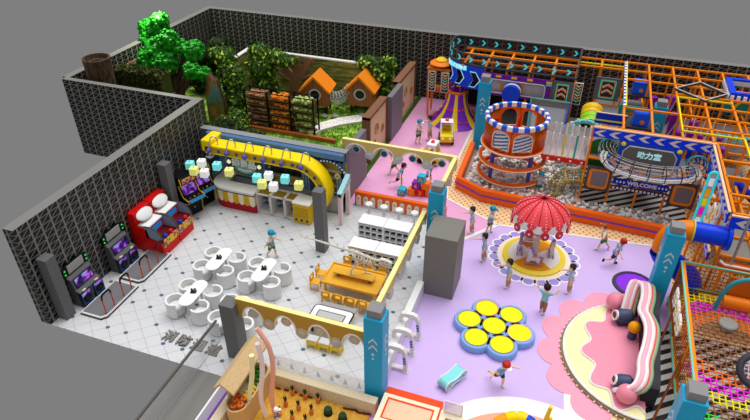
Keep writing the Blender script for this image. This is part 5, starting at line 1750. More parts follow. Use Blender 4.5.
for i, (x, y) in enumerate(((-7.5, 9.2), (-7.44, 9.0), (-7.27, 9.1), (-7.52, 9.38), (-7.3, 9.33))):
    o = thing('pumpkin', 'small orange pumpkin in the near end of the planter, %s of five' % 'first second third fourth fifth'.split()[i], 'vegetable', (x, y, 0.725), 0, 'pumpkins in the planter')
    r = 0.095 if i != 2 else 0.12
    m = MB()
    for k in range(8):
        m.sph((r * 0.45 * math.cos(k * PI / 4), r * 0.45 * math.sin(k * PI / 4), r * 0.72), r * 0.62, M('#e0691c' if i != 3 else '#c23a1c', 0.4), 7, (1, 1, 1.15))
    m.build('flesh', o)
    MB().cyl((0, 0, r * 1.2), (0.01, 0.01, r * 1.8), 0.018, M('#3f5a1c'), 5).build('stem', o)
for i, (x, yb, c, pts, lab) in enumerate(((-7.0, 9.35, '#fbf8c4', [(-0.16, 0, -0.1), (-0.14, 0, 0.8), (0.11, 0, 1.76), (0.2, 0, 2.68)], 'pale yellow wavy ribbon pole at the stall eave'), (-6.7, 9.5, '#fbecf3', [(-0.05, 0, -0.1), (-0.18, 0, 0.74), (0.11, 0, 2.12), (0.04, 0, 3.03)], 'pale pink wavy ribbon pole in the middle of three'), (-6.5, 9.6, '#f6b49c', [(0.0, 0, -0.1), (-0.07, 0, 0.75), (0.17, 0, 2.11), (0.13, 0, 2.88), (-0.01, 0, 3.21), (-0.19, 0, 3.48)], 'salmon wavy ribbon pole nearest the carrots'))):
    pp_ = smooth(pts, 2)
    m = MB().tube([(p[0], p[1], p[2]) for p in pp_], 0.07, M(c, 0.4), 8)
    tag(m.build('ribbon_pole', None, (x, yb, 0.1)), lab, 'pole', 'wavy ribbon poles in the sandbox')
cn = 0
for r_i, y in enumerate((10.45, 10.02, 9.65)):
    for k in range(3):
        t = thing('carrot', 'orange carrot standing in the sand, %s row from the curb, %s from the stall' % (('first', 'second', 'third')[r_i], ('first', 'second', 'third')[k]), 'vegetable', (-6.35 + k * 0.42 - r_i * 0.02, y, 0.06), 0, 'carrots planted in the sand')
        t.scale = (0.8, 0.8, 0.8)
        MB().lathe([(0, 0), (0.07, 0.0), (0.085, 0.12), (0.08, 0.24), (0.04, 0.28), (0, 0.28)], M('#d97a3c', 0.6), n=10).build('root', t)
        m = MB()
        for j in range(4):
            m.tube([(0.0, 0, 0.27), (0.05 * math.cos(j * 1.6), 0.05 * math.sin(j * 1.6), 0.42), (0.04 * math.cos(j * 1.6), 0.04 * math.sin(j * 1.6), 0.54)], [0.03, 0.03, 0.01], M('#1f4a22'), 5)
        m.build('leaf_top', t)
for i, (x, y) in enumerate(((-5.08, 10.2), (-4.6, 10.15))):
    t = thing('round_cactus', 'small round dark cactus in the sand, ' + ('nearer the carrots' if i == 0 else 'nearer the front blue column'), 'plant', (x, y, 0.06), 0, 'cacti in the sandbox')
    m = MB()
    for k in range(8):
        m.sph((0.055 * math.cos(k * PI / 4), 0.055 * math.sin(k * PI / 4), 0.14), 0.075, M('#27452a', 0.6), 7, (1, 1, 1.6))
    m.build('body', t)
    MB().lathe([(0, 0), (0.14, 0), (0.13, 0.07), (0, 0.08)], M('#14100e'), n=12).build('pot', t)
# ---------------------------------------------------------------- ball pit
t = thing('ball_pit_wall', 'low orange padded wall with purple stripe round the ball pit', 'pit wall', (0, 0, 0))
path = [(-4.55, 27.4), (-4.45, 23.75), (-3.1, 23.0), (4.9, 22.62)]


def offs(p, d):
    out = []
    for i, q in enumerate(p):
        a, b = Vector(p[max(0, i - 1)]), Vector(p[min(len(p) - 1, i + 1)])
        u = (b - a).normalized()
        out.append((q[0] - u.y * d, q[1] + u.x * d))
    return out


inn = offs(path, 0.24)
for i in range(3):
    MB().ext([[path[i], path[i + 1], inn[i + 1], inn[i]]], 0.62, ORANGE).build('wall_segment', t, bevel=0.02)
    a, b = Vector(path[i]).to_3d(), Vector(path[i + 1]).to_3d()
    u = (b - a).normalized()
    nn = Vector((u.y, -u.x, 0)) * 0.008
    MB().bar(a + nn + Vector((0, 0, 0.33)), b + nn + Vector((0, 0, 0.33)), 0.06, M('#7a3fc0')).build('purple_stripe', t)
struct('floor_pit', MB().ext([[(-4.5, 33.3), (-4.45, 23.8), (-3.1, 23.1), (5.4, 22.7), (5.4, 24.2), (1.0, 24.2), (1.0, 33.3)]], 0.05, M('#a9a5a2', 0.7)))
struct('floor_pit_striped', MB().bx(1.0, 5.5, 24.2, 28.2, 0, 0.12, STR))
rb = random.Random(11)


def in_pit(x, y):
    if not (-4.05 < x < 4.7 and 22.8 < y < 28.0) or (x > 1.0 and y > 24.1):
        return False
    if math.hypot(x + 4.2, y - 27.95) < 0.5:
        return False
    lim = 23.4 - (x + 3.0) * 0.05 if x > -3.0 else 23.4 + (-3.0 - x) * 0.6
    return y > lim


BC = [M('#f4f2f0', 0.35), M('#aaa8a7', 0.35), M('#f0b8a0', 0.35)]
protos = []
LABB = 'small plastic ball lying in the orange walled ball pit'
pts = []
for j in range(40):
    for i in range(52):
        x = -4.1 + 0.184 * i + (0.092 if j % 2 else 0)
        y = 22.8 + 0.16 * j
        c = 0 if rb.random() < 0.62 else (1 if rb.random() < 0.8 else 2)
        if in_pit(x, y):
            pts.append((x, y, 0.2 + 0.1 * rb.random(), c))
        if in_pit(x + 0.092, y + 0.053) and rb.random() < 0.3:
            pts.append((x + 0.092, y + 0.053, 0.4 + 0.04 * rb.random(), c))
pts.sort(key=lambda p: p[1] - p[2] * 3)
near = pts[:300]
for x, y, z, c in near:
    if len([1 for p in protos if p[0] == c]) == 0:
        o = MB().sph((0, 0, 0), 0.09, BC[c], 10).build('pit_ball', None, (x, y, z))
        tag(o, LABB, 'ball', 'ball pit balls')
        protos.append((c, o))
    else:
        o = [p[1] for p in protos if p[0] == c][0].copy()
        COL.objects.link(o)
        o.location = (x, y, z)
m = MB()
for x, y, z, c in pts[300:]:
    m.sph((x, y, z), 0.09, BC[c], 8)
tag(m.build('ball_pit_fill'), 'grey and white plastic balls filling the pit behind the nearest ones', 'balls', kind='stuff')

# round orange tower
t = thing('orange_tower', 'round orange lookout tower with blue checked rim on four legs', 'tower', (-2.2, 25.1, 0.05))
OR = M('#ea6410', 0.35)
LEG = M('#4a52b8', 0.4)
for a in (50, 140, 232, 318):
    MB().cyl((1.25 * math.cos(R(a)), 1.25 * math.sin(R(a)), 0), (1.25 * math.cos(R(a)), 1.25 * math.sin(R(a)), 2.05), 0.085, LEG, 10).build('leg', t)
for z in (0.55, 1.32):
    MB().lathe([(1.38, z), (1.5, z), (1.52, z + 0.08), (1.5, z + 0.16), (1.38, z + 0.16), (1.38, z)], OR, n=40).build('ring', t)
    MB().lathe([(1.53, z + 0.03), (1.56, z + 0.06), (1.53, z + 0.09)], M('#f2c9a0'), n=40).build('ring_piping', t)
MB().lathe([(0, 1.98), (1.38, 1.98), (1.46, 2.04), (1.46, 2.14), (1.36, 2.14), (0, 2.12)], OR, n=40).build('floor_disc', t)
MB().lathe([(1.47, 2.06), (1.5, 2.1), (1.46, 2.14)], M('#f2d9c4'), n=40).build('floor_piping', t)
n = 72
zb, zt = 2.14, 3.3
wins = [(250, 17), (292, 17), (215, 0), (70, 17), (112, 17)]
m = MB()
vs = []


def hole(a, z):
    for c, hw in wins:
        d = abs((a - c + 180) % 360 - 180)
        if hw and d < hw:
            top = 2.85 + 0.3 * math.sqrt(max(0, 1 - (d / hw) ** 2))
            return 2.3, top
    return None


for i in range(n):
    a0, a1 = 360 * i / n, 360 * (i + 1) / n
    h0 = hole((a0 + a1) / 2, 0)
    P = lambda r, a, z: (r * math.cos(R(a)), r * math.sin(R(a)), z)
    spans = [(zb, zt)] if not h0 else [(zb, h0[0]), (h0[1], zt)]
    for lo_, hi in spans:
        m.add([P(1.36, a0, lo_), P(1.36, a1, lo_), P(1.36, a1, hi), P(1.36, a0, hi), P(1.28, a0, lo_), P(1.28, a1, lo_), P(1.28, a1, hi), P(1.28, a0, hi)], [(0, 1, 2, 3), (5, 4, 7, 6), (0, 4, 5, 1), (3, 2, 6, 7), (0, 3, 7, 4), (1, 5, 6, 2)], OR, True)
m.build('drum', t)
for c, hw in wins:
    if not hw:
        continue
    loop = []
    for k in range(13):
        d = -hw + 2 * hw * k / 12
        loop.append((c + d, 2.85 + 0.3 * math.sqrt(max(0, 1 - (d / hw) ** 2))))
    loop = [(c - hw, 2.3)] + loop + [(c + hw, 2.3)]
    MB().tube([(1.385 * math.cos(R(a)), 1.385 * math.sin(R(a)), z) for a, z in loop], 0.03, M('#e9d9cc'), 6, closed=True).build('window_frame', t)
    if c > 180:
        w = MB()
        for k in range(30):
            z = 2.3 + 0.028 * k
            for j in range(20):
                a0, a1 = c - hw + 2 * hw * j / 20, c - hw + 2 * hw * (j + 1) / 20
                d = (a0 + a1) / 2 - c
                top = 2.85 + 0.3 * math.sqrt(max(0, 1 - (d / hw) ** 2))
                if z >= top:
                    continue
                P = lambda a, zz: (1.34 * math.cos(R(a)), 1.34 * math.sin(R(a)), zz)
                k2 = 0 if ((z - 2.3) - 0.012 * j) / 0.17 % 1 < 0.5 else 1
                w.add([P(a0, z), P(a1, z), P(a1, min(top, z + 0.028)), P(a0, min(top, z + 0.028))], [(0, 1, 2, 3), (3, 2, 1, 0)], M('#1d8fc4') if k2 == 0 else M('#eaf0f2'))
        w.build('striped_window', t)
for i in range(36):
    a = R(i * 10 + 5)
    MB().lathe([(1.24, 3.26), (1.42, 3.26), (1.44, 3.34), (1.4, 3.46), (1.26, 3.46), (1.24, 3.26)], M('#2f5fe0' if i % 2 else '#f2eeea', 0.35), n=2, a0=a - R(5), a1=a + R(5)).build('rim_block', t)

# ---------------------------------------------------------------- orange pipe frame (three storeys of tubes)
GX = [1.02 + 1.12 * k for k in range(8)]
GY = [24.2 + 1.16 * k for k in range(8)]
fr = thing('climbing_structure', 'large orange pipe climbing frame filling the back right hall', 'climbing frame', (0, 0, 0))
DECK = M('#77757a', 0.5)
for j, y in enumerate(GY):
    for i, x in enumerate(GX):
        if j in (0, 2, 5, 7) or i in (0, 4, 7):
            MB().cyl((x, y, 0.0), (x, y, 3.9 if i or j in (0, 6, 7) else 2.45), 0.05, PIPE, 8).build('post', fr)
for j, y in enumerate(GY):
    for z in ((3.9, 2.45, 1.25) if j in (0, 2, 5, 7) else (3.9,)):
        xa = GX[0] if j == 0 or z < 3 else (-0.1 if j >= 6 else GX[1])
        if z > 3 and j in (1, 3, 4):
            xa = GX[3]
        MB().bar((xa, y, z), (GX[-1], y, z), 0.085, PIPE).build('cross_beam', fr)
for i, x in enumerate(GX):
    for z in ((3.9, 2.45) if i in (0, 2, 4, 6, 7) else (3.9,)):
        MB().bar((x, GY[6] if i == 0 and z > 3 else GY[0], z), (x, GY[-1], z), 0.085, PIPE).build('long_beam', fr)
for (i0, i1, j0, j1, z) in ((0, 2, 1, 3, 2.4), (0, 2, 4, 6, 2.4), (2, 4, 5, 7, 1.2), (4, 7, 4, 7, 1.2), (2, 3, 0, 2, 1.2), (4, 6, 1, 3, 1.2), (0, 4, 0, 1, 2.42), (6, 7, 0, 3, 2.4)):
    MB().box(((GX[i0] + GX[i1]) / 2, (GY[j0] + GY[j1]) / 2, z), (GX[i1] - GX[i0] - 0.1, GY[j1] - GY[j0] - 0.1, 0.08), DECK).build('deck', fr)
# yellow padded top bars and black and white diagonal truss
MB().bar((GX[3], 28.3, 3.98), (GX[5], 28.3, 3.98), 0.06, M('#f2e01c')).build('yellow_bar', fr)
MB().bar((GX[3], 24.75, 3.98), (GX[5], 24.75, 3.98), 0.06, M('#f2e01c')).build('yellow_bar', fr)
MB().bar((GX[3], 24.75, 3.98), (GX[3], 28.3, 3.98), 0.06, M('#f2e01c')).build('yellow_bar', fr)
MB().bar((GX[5], 24.75, 3.98), (GX[5], 19.5, 3.98), 0.06, M('#f2e01c')).build('yellow_bar', fr)
cb = MB()
for k in range(30):
    cb.bar((2.14, 26.4 + 0.19 * k, 4.0), (2.14, 26.4 + 0.19 * (k + 1), 4.0), 0.11, M('#1a3fc8') if k % 2 else WHITE)
cb.bar((2.2, 26.4, 4.05), (2.2, 32.1, 4.05), 0.05, M('#f2e01c'))
cb.build('striped_bar', fr)
MB().bar((-0.1, 31.6, 3.9), (2.1, 31.6, 3.9), 0.06, M('#f2e01c')).build('yellow_bar', fr)
dm = [(4.33, 29.2), (5.44, 30.35), (6.5, 29.25), (5.47, 28.15)]
for a, b in zip(dm, dm[1:] + dm[:1]):
    q = MB().bar((a[0], a[1], 4.0), (b[0], b[1], 4.0), 0.07, M('#3a3c44'))
    q.bar((a[0], a[1], 4.06), (b[0], b[1], 4.04), 0.035, M('#d8d8da'))
    q.build('truss_bar', fr)
# right wing coming toward the viewer
wg = thing('pipe_wing', 'orange pipe wing reaching from the main frame toward the blue tube slide', 'climbing frame', (0, 0, 0))
for y in (19.1, 20.35, 21.6, 22.85):
    for x in (5.62, 6.75, 7.9, 9.0):
        MB().cyl((x, y, 0), (x, y, 3.9), 0.05, PIPE, 8).build('post', wg)
    for z in (3.88, 2.2):
        MB().bar((5.62, y, z), (9.0, y, z), 0.085, PIPE).build('cross_beam', wg)
for x in (5.62, 6.75, 7.9, 9.0):
    for z in (3.88, 2.2):
        MB().bar((x, 19.1, z), (x, 24.15, z), 0.085, PIPE).build('long_beam', wg)
MB().box((7.3, 20.3, 2.12), (3.3, 2.3, 0.08), M('#8b8781')).build('deck', wg)
MB().box((7.3, 22.8, 1.1), (3.3, 2.3, 0.08), DECK).build('deck', wg)
MB().tube([(5.72, 18.98, 2.05), (5.85, 18.85, 2.0), (8.8, 18.85, 2.0)], 0.05, M('#f1ece6'), 6).build('white_lip', wg)
MB().box((7.3, 18.95, 1.92), (3.2, 0.2, 0.2), ORANGE).build('padded_edge', wg)
MB().cyl((6.05, 18.9, 2.0), (6.05, 18.9, 3.95), 0.045, M('#aeb0b6', 0.3, metal=0.6), 8).build('steel_post', wg)

# chevron belts
CHW = M('#dcd8d2', 0.45)


def belt(name, label, T, L_, h, nch, flip=1, parent=None):
    t = thing(name, label, 'banner', (0, 0, 0))
    t.matrix_basis = T
    MB().ext([[(0, 0), (L_, 0), (L_, h), (0, h)]], 0.06, M('#0a3cf2', 0.4), Matrix(((1, 0, 0, 0), (0, 0, -1, 0), (0, 1, 0, 0), (0, 0, 0, 1)))).build('band', t)
    MB().bx(-0.02, L_ + 0.02, -0.075, 0.01, h, h + 0.05, M('#f0c9a4')).build('top_piping', t)
    w = L_ / nch
    for k in range(nch):
        c = (k + 0.5) * w
        q = min(w, h) * 0.5
        p = [(c + q * flip, 0.06), (c - q * 0.2 * flip, h / 2), (c + q * flip, h - 0.06), (c + q * 0.0 * flip, h - 0.06), (c - q * 1.2 * flip, h / 2), (c + q * 0.0 * flip, 0.06)]
        MB().ext([p if flip < 0 else p[::-1]], 0.02, CHW, FY((0, -0.055, 0))).build('chevron', t)
    return t


belt('chevron_belt', 'blue belt of grey left-pointing chevrons above the neon sign board', Matrix.Translation((1.02, 24.1, 3.5)), 4.55, 0.4, 8)
belt('chevron_belt', 'blue belt of small grey chevrons running toward the blue tube slide', Matrix.Translation((5.52, 24.1, 3.45)) @ Matrix.Rotation(-PI / 2, 4, 'Z'), 4.95, 0.42, 11)
belt('chevron_belt', 'blue belt with big grey chevron over the right grey deck', Matrix.Translation((5.55, 19.0, 3.42)), 3.4, 0.44, 4)
belt('chevron_belt', 'lower blue belt of grey chevrons beside the cyan neon strip', Matrix.Translation((5.52, 23.6, 1.55)) @ Matrix.Rotation(-PI / 2, 4, 'Z'), 4.0, 0.34, 9)
t = thing('blue_top_board', 'plain blue board with cream piping above the left chevron belt end', 'banner', (1.65, 25.6, 3.58))
MB().box((0, 0, 0.1), (1.24, 0.06, 0.5), M('#1238c8', 0.4)).build('board', t)
MB().tube([(-0.62, -0.04, 0), (-0.62, -0.04, 0.36), (0.62, -0.04, 0.36)], 0.03, M('#f2d9c0'), 6).build('piping', t)
MB().bar((-0.6, -0.06, 0.02), (0.62, -0.06, 0.02), 0.05, M('#f0ee3a')).build('yellow_light', t)

# neon sign board
NW = M('#b9ecec', 0.4, 0.3)
t = thing('neon_sign_board', 'grey eight-sided sign board in a blue frame with glowing Chinese characters', 'sign', (3.33, 24.08, 2.42))
MB().ext([[(-1.18, 0), (1.18, 0), (1.18, 1.08), (-1.18, 1.08)]], 0.06, M('#1a48d0', 0.4), FY()).build('blue_frame', t)
oc = [(-1.0, 0.02), (1.0, 0.02), (1.02, 0.66), (0.82, 0.92), (-0.82, 0.92), (-1.02, 0.66)]
MB().ext([oc], 0.03, M('#6a6866', 0.5), FY((0, -0.06, 0))).build('panel', t)
MB().tube([(x, -0.09, z) for x, z in oc], 0.03, M('#c9c9c9'), 6, closed=True).build('panel_edge', t)
text('动力室', 0.31, NW, FY((0, -0.1, 0.58)), t, 'glowing_characters', 0.02, bold=0.01)
for s in (-1, 1):
    MB().sph((s * 1.06, -0.07, 0.97), 0.1, M('#f2ee1c', 0.35), 12, (1, 0.5, 1)).build('yellow_lamp', t)
t = thing('welcome_bar', 'blue bar with white WELCOME lettering under the cage walkway', 'sign', (3.33, 24.08, 1.48))
MB().box((0, 0, 0.12), (2.2, 0.08, 0.26), M('#1430b0', 0.4)).build('bar', t)
text('WELCOME', 0.24, WHITE, FY((0.05, -0.045, 0.12)), t, 'lettering', 0.01, bold=0.006)
for s in (-1, 1):
    for k in range(3):
        x = s * (0.68 + 0.14 * k) + 0.03
        MB().ext([[(x - 0.04, 0.06), (x + 0.04, 0.12), (x - 0.04, 0.18)] if s < 0 else [(x + 0.04, 0.18), (x - 0.04, 0.12), (x + 0.04, 0.06)]], 0.012, WHITE, FY((0, -0.04, 0))).build('arrow', t)
t = thing('checker_bar', 'thin navy bar with white dashes below the WELCOME bar', 'bar', (3.33, 24.1, 1.2))
MB().box((0, 0, 0.07), (2.2, 0.06, 0.14), M('#1f2b5c')).build('bar', t)
for k in range(14):
    MB().box((-1.02 + k * 0.157, -0.035, 0.07), (0.09, 0.012, 0.1), M('#e6e4e2')).build('dash', t)
PNL = M('#4f4d50', 0.45)
for i, (x, z0, lab) in enumerate(((1.62, 0.98, 'dark panel with orange rounded outline left of the WELCOME bar'), (5.0, 0.85, 'dark panel with orange rounded outline right of the WELCOME bar'))):
    t = thing('dark_play_panel', lab, 'panel', (x, 24.08, z0), 0, 'dark panels with orange outlines')
    MB().box((0, 0, 0.58), (1.02, 0.07, 1.16), PNL).build('board', t)
    o = rrect(0.82, 0.92, 0.14)
    a = [(x_, y_ + 0.58) for x_, y_ in o]
    b = [(x_ * 0.78 + 0.03, y_ * 0.8 + 0.6) for x_, y_ in o]
    MB().ext([a, b[::-1]], 0.03, M('#f08a12', 0.4), FY((0, -0.035, 0))).build('orange_outline', t)
    MB().ext([b], 0.012, M('#7f7c80', 0.5), FY((0, -0.035, 0))).build('grey_inset', t)

# cage walkway
t = thing('cage_walkway', 'curved grey cage walkway bulging out in front of the neon sign', 'cage tunnel', (0, 0, 0))
cp = smooth([(1.75, 24.15, 3.1), (1.66, 23.8, 3.02), (1.85, 23.5, 2.82), (2.4, 23.38, 2.66), (3.3, 23.35, 2.58), (4.1, 23.38, 2.6), (4.8, 23.5, 2.7), (5.2, 23.75, 2.82), (5.15, 24.15, 2.9)], 2)
cp = [Vector(p) for p in cp]
WIRE = M('#b9b7b6', 0.35, metal=0.3)


def cage(t, cp, r, nw, every, wire, hoopm, wr=0.013, hr=0.022, ew='wire', eh='hoop'):
    fr_ = []
    for i, p in enumerate(cp):
        d = (cp[min(i + 1, len(cp) - 1)] - cp[max(i - 1, 0)]).normalized()
        u = Vector((0, 0, 1)).cross(d)
        u = u.normalized() if u.length > 0.05 else Vector((0, 1, 0))
        w = d.cross(u)
        fr_.append((p, u, w))
    for k in range(nw):
        a = 2 * PI * k / nw
        MB().tube([p + (u * math.cos(a) + w * math.sin(a)) * r for p, u, w in fr_], wr, wire, 5).build(ew, t)
    for i in range(0, len(fr_), every):
        p, u, w = fr_[i]
        MB().tube([p + (u * math.cos(2 * PI * j / 18) + w * math.sin(2 * PI * j / 18)) * r for j in range(18)], hr, hoopm, 5, closed=True).build(eh, t)


cage(t, cp, 0.34, 14, 3, WIRE, M('#33343a', 0.4), 0.012, 0.024)
for e in (0, -1):
    p = cp[e]
    MB().tube([p + Vector((0.38 * math.cos(2 * PI * j / 20), -0.02, 0.38 * math.sin(2 * PI * j / 20))) for j in range(20)], 0.04, M('#3fb8b4'), 6, closed=True).build('portal_ring', t)
for q, (o0, c) in enumerate(((-0.22, '#e6e4e2'), (-0.07, '#e9e7e6'), (0.08, '#2f55b8'), (0.2, '#d08a60'))):
    m = MB()
    for i in range(len(cp) - 1):
        a, b = cp[i], cp[i + 1]
        s1 = Vector((0, 0, 1)).cross((cp[min(i + 1, len(cp) - 1)] - cp[max(i - 1, 0)])).normalized()
        s2 = Vector((0, 0, 1)).cross((cp[min(i + 2, len(cp) - 1)] - cp[i])).normalized()
        z = Vector((0, 0, -0.24))
        m.add([a + s1 * o0 + z, a + s1 * (o0 + 0.1) + z, b + s2 * (o0 + 0.1) + z, b + s2 * o0 + z], [(0, 1, 2, 3), (3, 2, 1, 0)], M(c))
    m.build('floor_strip', t)

# slat bridge from tower to frame
t = thing('slat_bridge', 'white barred bridge on a red beam between tower and frame', 'bridge', (0, 0, 0))
MB().box((0.1, 25.05, 1.98), (1.9, 1.0, 0.08), M('#d9d4d0')).build('deck', t)
rbm = MB().box((0.1, 24.5, 1.98), (1.95, 0.1, 0.22), M('#d9241c', 0.35)).build('red_beam', t)
for k in range(4):
    MB().sph((-0.6 + k * 0.48, 24.44, 1.98), 0.055, M('#f2efe8'), 8).build('bulb', rbm)
for row, y in enumerate((24.52, 25.55)):
    MB().box((0.1, y, 2.6), (1.9, 0.02, 1.1), M('#e8eaec', 0.1, 0, 0.35)).build('clear_panel', t)
    for k in range(8):
        c = '#efefef'
        if row == 0 and k == 3:
            c = '#e8d21c'
        if row == 0 and k == 5:
            c = '#1fa890'
        MB().box((-0.78 + k * 0.25, y - 0.02, 2.62), (0.07, 0.05, 1.2), M(c, 0.35)).build('bar', t)
# yellow net pipe in the pit
t = thing('net_pipe', 'bent yellow-hooped net pipe standing in the ball pit', 'net tunnel', (0, 0, 0))
cp2 = [Vector(p) for p in smooth([(0.0, 24.35, 0.1), (0.0, 24.35, 0.7), (0.1, 24.35, 1.15), (0.5, 24.35, 1.32), (1.0, 24.35, 1.35)], 2)]


def cage2(t, cp, r, nw, idx, wire, hoopm):
    fr_ = []
    u = Vector((0, 1, 0))
    for i, p in enumerate(cp):
        d = (cp[min(i + 1, len(cp) - 1)] - cp[max(i - 1, 0)]).normalized()
        w = d.cross(u).normalized()
        fr_.append((p, u, w))
    for k in range(nw):
        a = 2 * PI * k / nw
        yl = k % 4 == 0
        MB().tube([p + (u * math.cos(a) + w * math.sin(a)) * r for p, u, w in fr_], 0.025 if yl else 0.01, hoopm if yl else wire, 5).build('yellow_rod' if yl else 'net_line', t)
    for i in range(len(fr_)):
        p, u, w = fr_[i]
        yl = i in idx
        MB().tube([p + (u * math.cos(2 * PI * j / 16) + w * math.sin(2 * PI * j / 16)) * r for j in range(16)], 0.03 if yl else 0.01, hoopm if yl else wire, 5, closed=True).build('hoop' if yl else 'net_line', t)


cage2(t, cp2, 0.33, 16, (0, 4, 8, 12, len(cp2) - 1), M('#77726c'), M('#d8c22a'))

# ---------------------------------------------------------------- raised deck with chevron barrier (back left)
dk = thing('round_deck', 'raised deck with rounded end ringed by a dark barrier of cyan chevrons', 'deck', (0.06, 0, 0.13))
dp = smooth([(-0.12, 33.22), (-3.5, 33.22), (-6.55, 33.22), (-6.92, 33.15), (-7.0, 32.5), (-6.9, 31.5), (-6.5, 30.8), (-5.7, 30.4), (-4.7, 30.27), (-2.4, 30.27), (-0.12, 30.27)], 2)
for z, r in ((3.92, 0.05), (3.36, 0.06)):
    MB().tube([(x, y, z) for x, y in dp], r, M('#3f4048', 0.4), 6).build('barrier_rail', dk)
vs, fs = [], []
for x, y in dp:
    vs += [(x, y, 3.36), (x, y, 3.9)]
for i in range(len(dp) - 1):
    fs.append((2 * i, 2 * i + 2, 2 * i + 3, 2 * i + 1))
MB().add(vs, fs, M('#4a4048', 0.15, 0, 0.45), False).build('barrier_panel', dk)
MB().bar((-0.12, 30.27, 3.92), (-0.12, 33.22, 3.92), 0.09, M('#3f4048')).build('barrier_rail', dk)
MB().bar((-0.12, 30.27, 3.36), (-0.12, 33.22, 3.36), 0.09, M('#3f4048')).build('barrier_rail', dk)
ds = [0]
for a, b in zip(dp, dp[1:]):
    ds.append(ds[-1] + math.hypot(b[0] - a[0], b[1] - a[1]))


def along(s):
    for i in range(1, len(dp)):
        if ds[i] >= s or i == len(dp) - 1:
            k = (s - ds[i - 1]) / max(1e-6, ds[i] - ds[i - 1])
            a, b = dp[i - 1], dp[i]
            return a[0] + (b[0] - a[0]) * k, a[1] + (b[1] - a[1]) * k, math.atan2(b[1] - a[1], b[0] - a[0])


nchv = 22
for k in range(nchv):
    x, y, a = along((k + 0.4) * ds[-1] / nchv)
    far = y > 32.5
    T = Matrix.Translation((x, y, 3.64)) @ Matrix.Rotation(a, 4, 'Z') @ Matrix(((1, 0, 0, 0), (0, 0, -1, 0), (0, 1, 0, 0), (0, 0, 0, 1))) @ Matrix.Translation((0, 0, 0.012 if not far else -0.05))
    f = -1 if far else 1
    MB().ext([[(-0.1 * f, -0.14), (0.0, -0.14), (0.12 * f, 0), (0.0, 0.14), (-0.1 * f, 0.14), (0.02 * f, 0)]], 0.03, NEONC, T).build('chevron', dk)
for y in (31.2, 32.2, 33.1):
    MB().bar((-6.3, y, 3.3), (-0.12, y, 3.3), 0.11, PIPE).build('orange_beam', dk)
for k in range(6):
    x = -5.9 + k * 1.15
    MB().bar((x, 30.4, 3.28), (x, 33.15, 3.28), 0.11, PIPE).build('orange_beam', dk)
    for y in ((30.4, 33.1) if k else (33.1,)):
        MB().cyl((x, y, -0.13), (x, y, 3.3), 0.06, PIPE, 8).build('post', dk)
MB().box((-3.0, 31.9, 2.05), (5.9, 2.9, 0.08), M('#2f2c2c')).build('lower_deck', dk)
MB().box((-3.0, 33.0, 1.0), (5.9, 0.1, 2.0), M('#1d1b1c')).build('shade_sheet', dk)  # near-black sheet standing for the shade below the open deck
# blue curved fascia
bf = thing('blue_curved_fascia', 'blue curved fascia with cyan WELCOME strip and black arrows', 'sign', (0.06, 0, 0.13))
i0 = min(range(len(dp)), key=lambda i: (dp[i][0] + 6.93) ** 2 + (dp[i][1] - 31.8) ** 2)
i1 = min(range(len(dp)), key=lambda i: (dp[i][0] + 4.75) ** 2 + (dp[i][1] - 30.27) ** 2)
seg = dp[i0:i1 + 1]
vs, fs = [], []
so = offs(seg, -0.06)
for (x, y), (x2, y2) in zip(seg, so):
    vs += [(x, y, 2.1), (x, y, 3.32), (x2, y2, 2.1), (x2, y2, 3.32)]
for i in range(len(seg) - 1):
    a, b = 4 * i, 4 * i + 4
    fs += [(a, a + 1, b + 1, b), (a + 2, b + 2, b + 3, a + 3), (a + 1, a + 3, b + 3, b + 1), (a, b, b + 2, a + 2)]
MB().add(vs, fs, M('#1648e4', 0.35), False).build('fascia', bf)
ss = [0]
for a, b in zip(so, so[1:]):
    ss.append(ss[-1] + math.hypot(b[0] - a[0], b[1] - a[1]))


def al2(s):
    for i in range(1, len(so)):
        if ss[i] >= s or i == len(so) - 1:
            k = (s - ss[i - 1]) / max(1e-6, ss[i] - ss[i - 1])
            a, b = so[i - 1], so[i]
            return Matrix.Translation((a[0] + (b[0] - a[0]) * k, a[1] + (b[1] - a[1]) * k, 0)) @ Matrix.Rotation(math.atan2(b[1] - a[1], b[0] - a[0]), 4, 'Z') @ FY((0, -0.005, 0))


tot = ss[-1]
for f in (0.3, 0.55, 0.84):
    T = al2(tot * f) @ Matrix.Translation((0, 2.62, 0))
    p = [(-0.22, -0.38), (0.06, -0.38), (0.3, 0), (0.06, 0.38), (-0.22, 0.38), (-0.02, 0)]
    MB().ext([[(x * 1.2, y * 1.12) for x, y in p]], 0.015, M('#9fd8f2', 0.4, 0.5), T).ext([p], 0.025, BLACK, T).build('arrow', bf)
for k, ch in enumerate('WELCOME'):
    T = al2(tot * (0.2 + 0.075 * k)) @ Matrix.Translation((0, 3.15, 0))
    MB().ext([[(-0.12, -0.13), (0.12, -0.13), (0.12, 0.13), (-0.12, 0.13)]], 0.012, M('#3fe0f0', 0.4, 0.6), T).build('cyan_strip', bf)
    text(ch, 0.24, M('#f2ffff', 0.4, 0.4), T @ Matrix.Translation((0, 0, 0.014)), bf, 'letter', 0.006, bold=0.008)
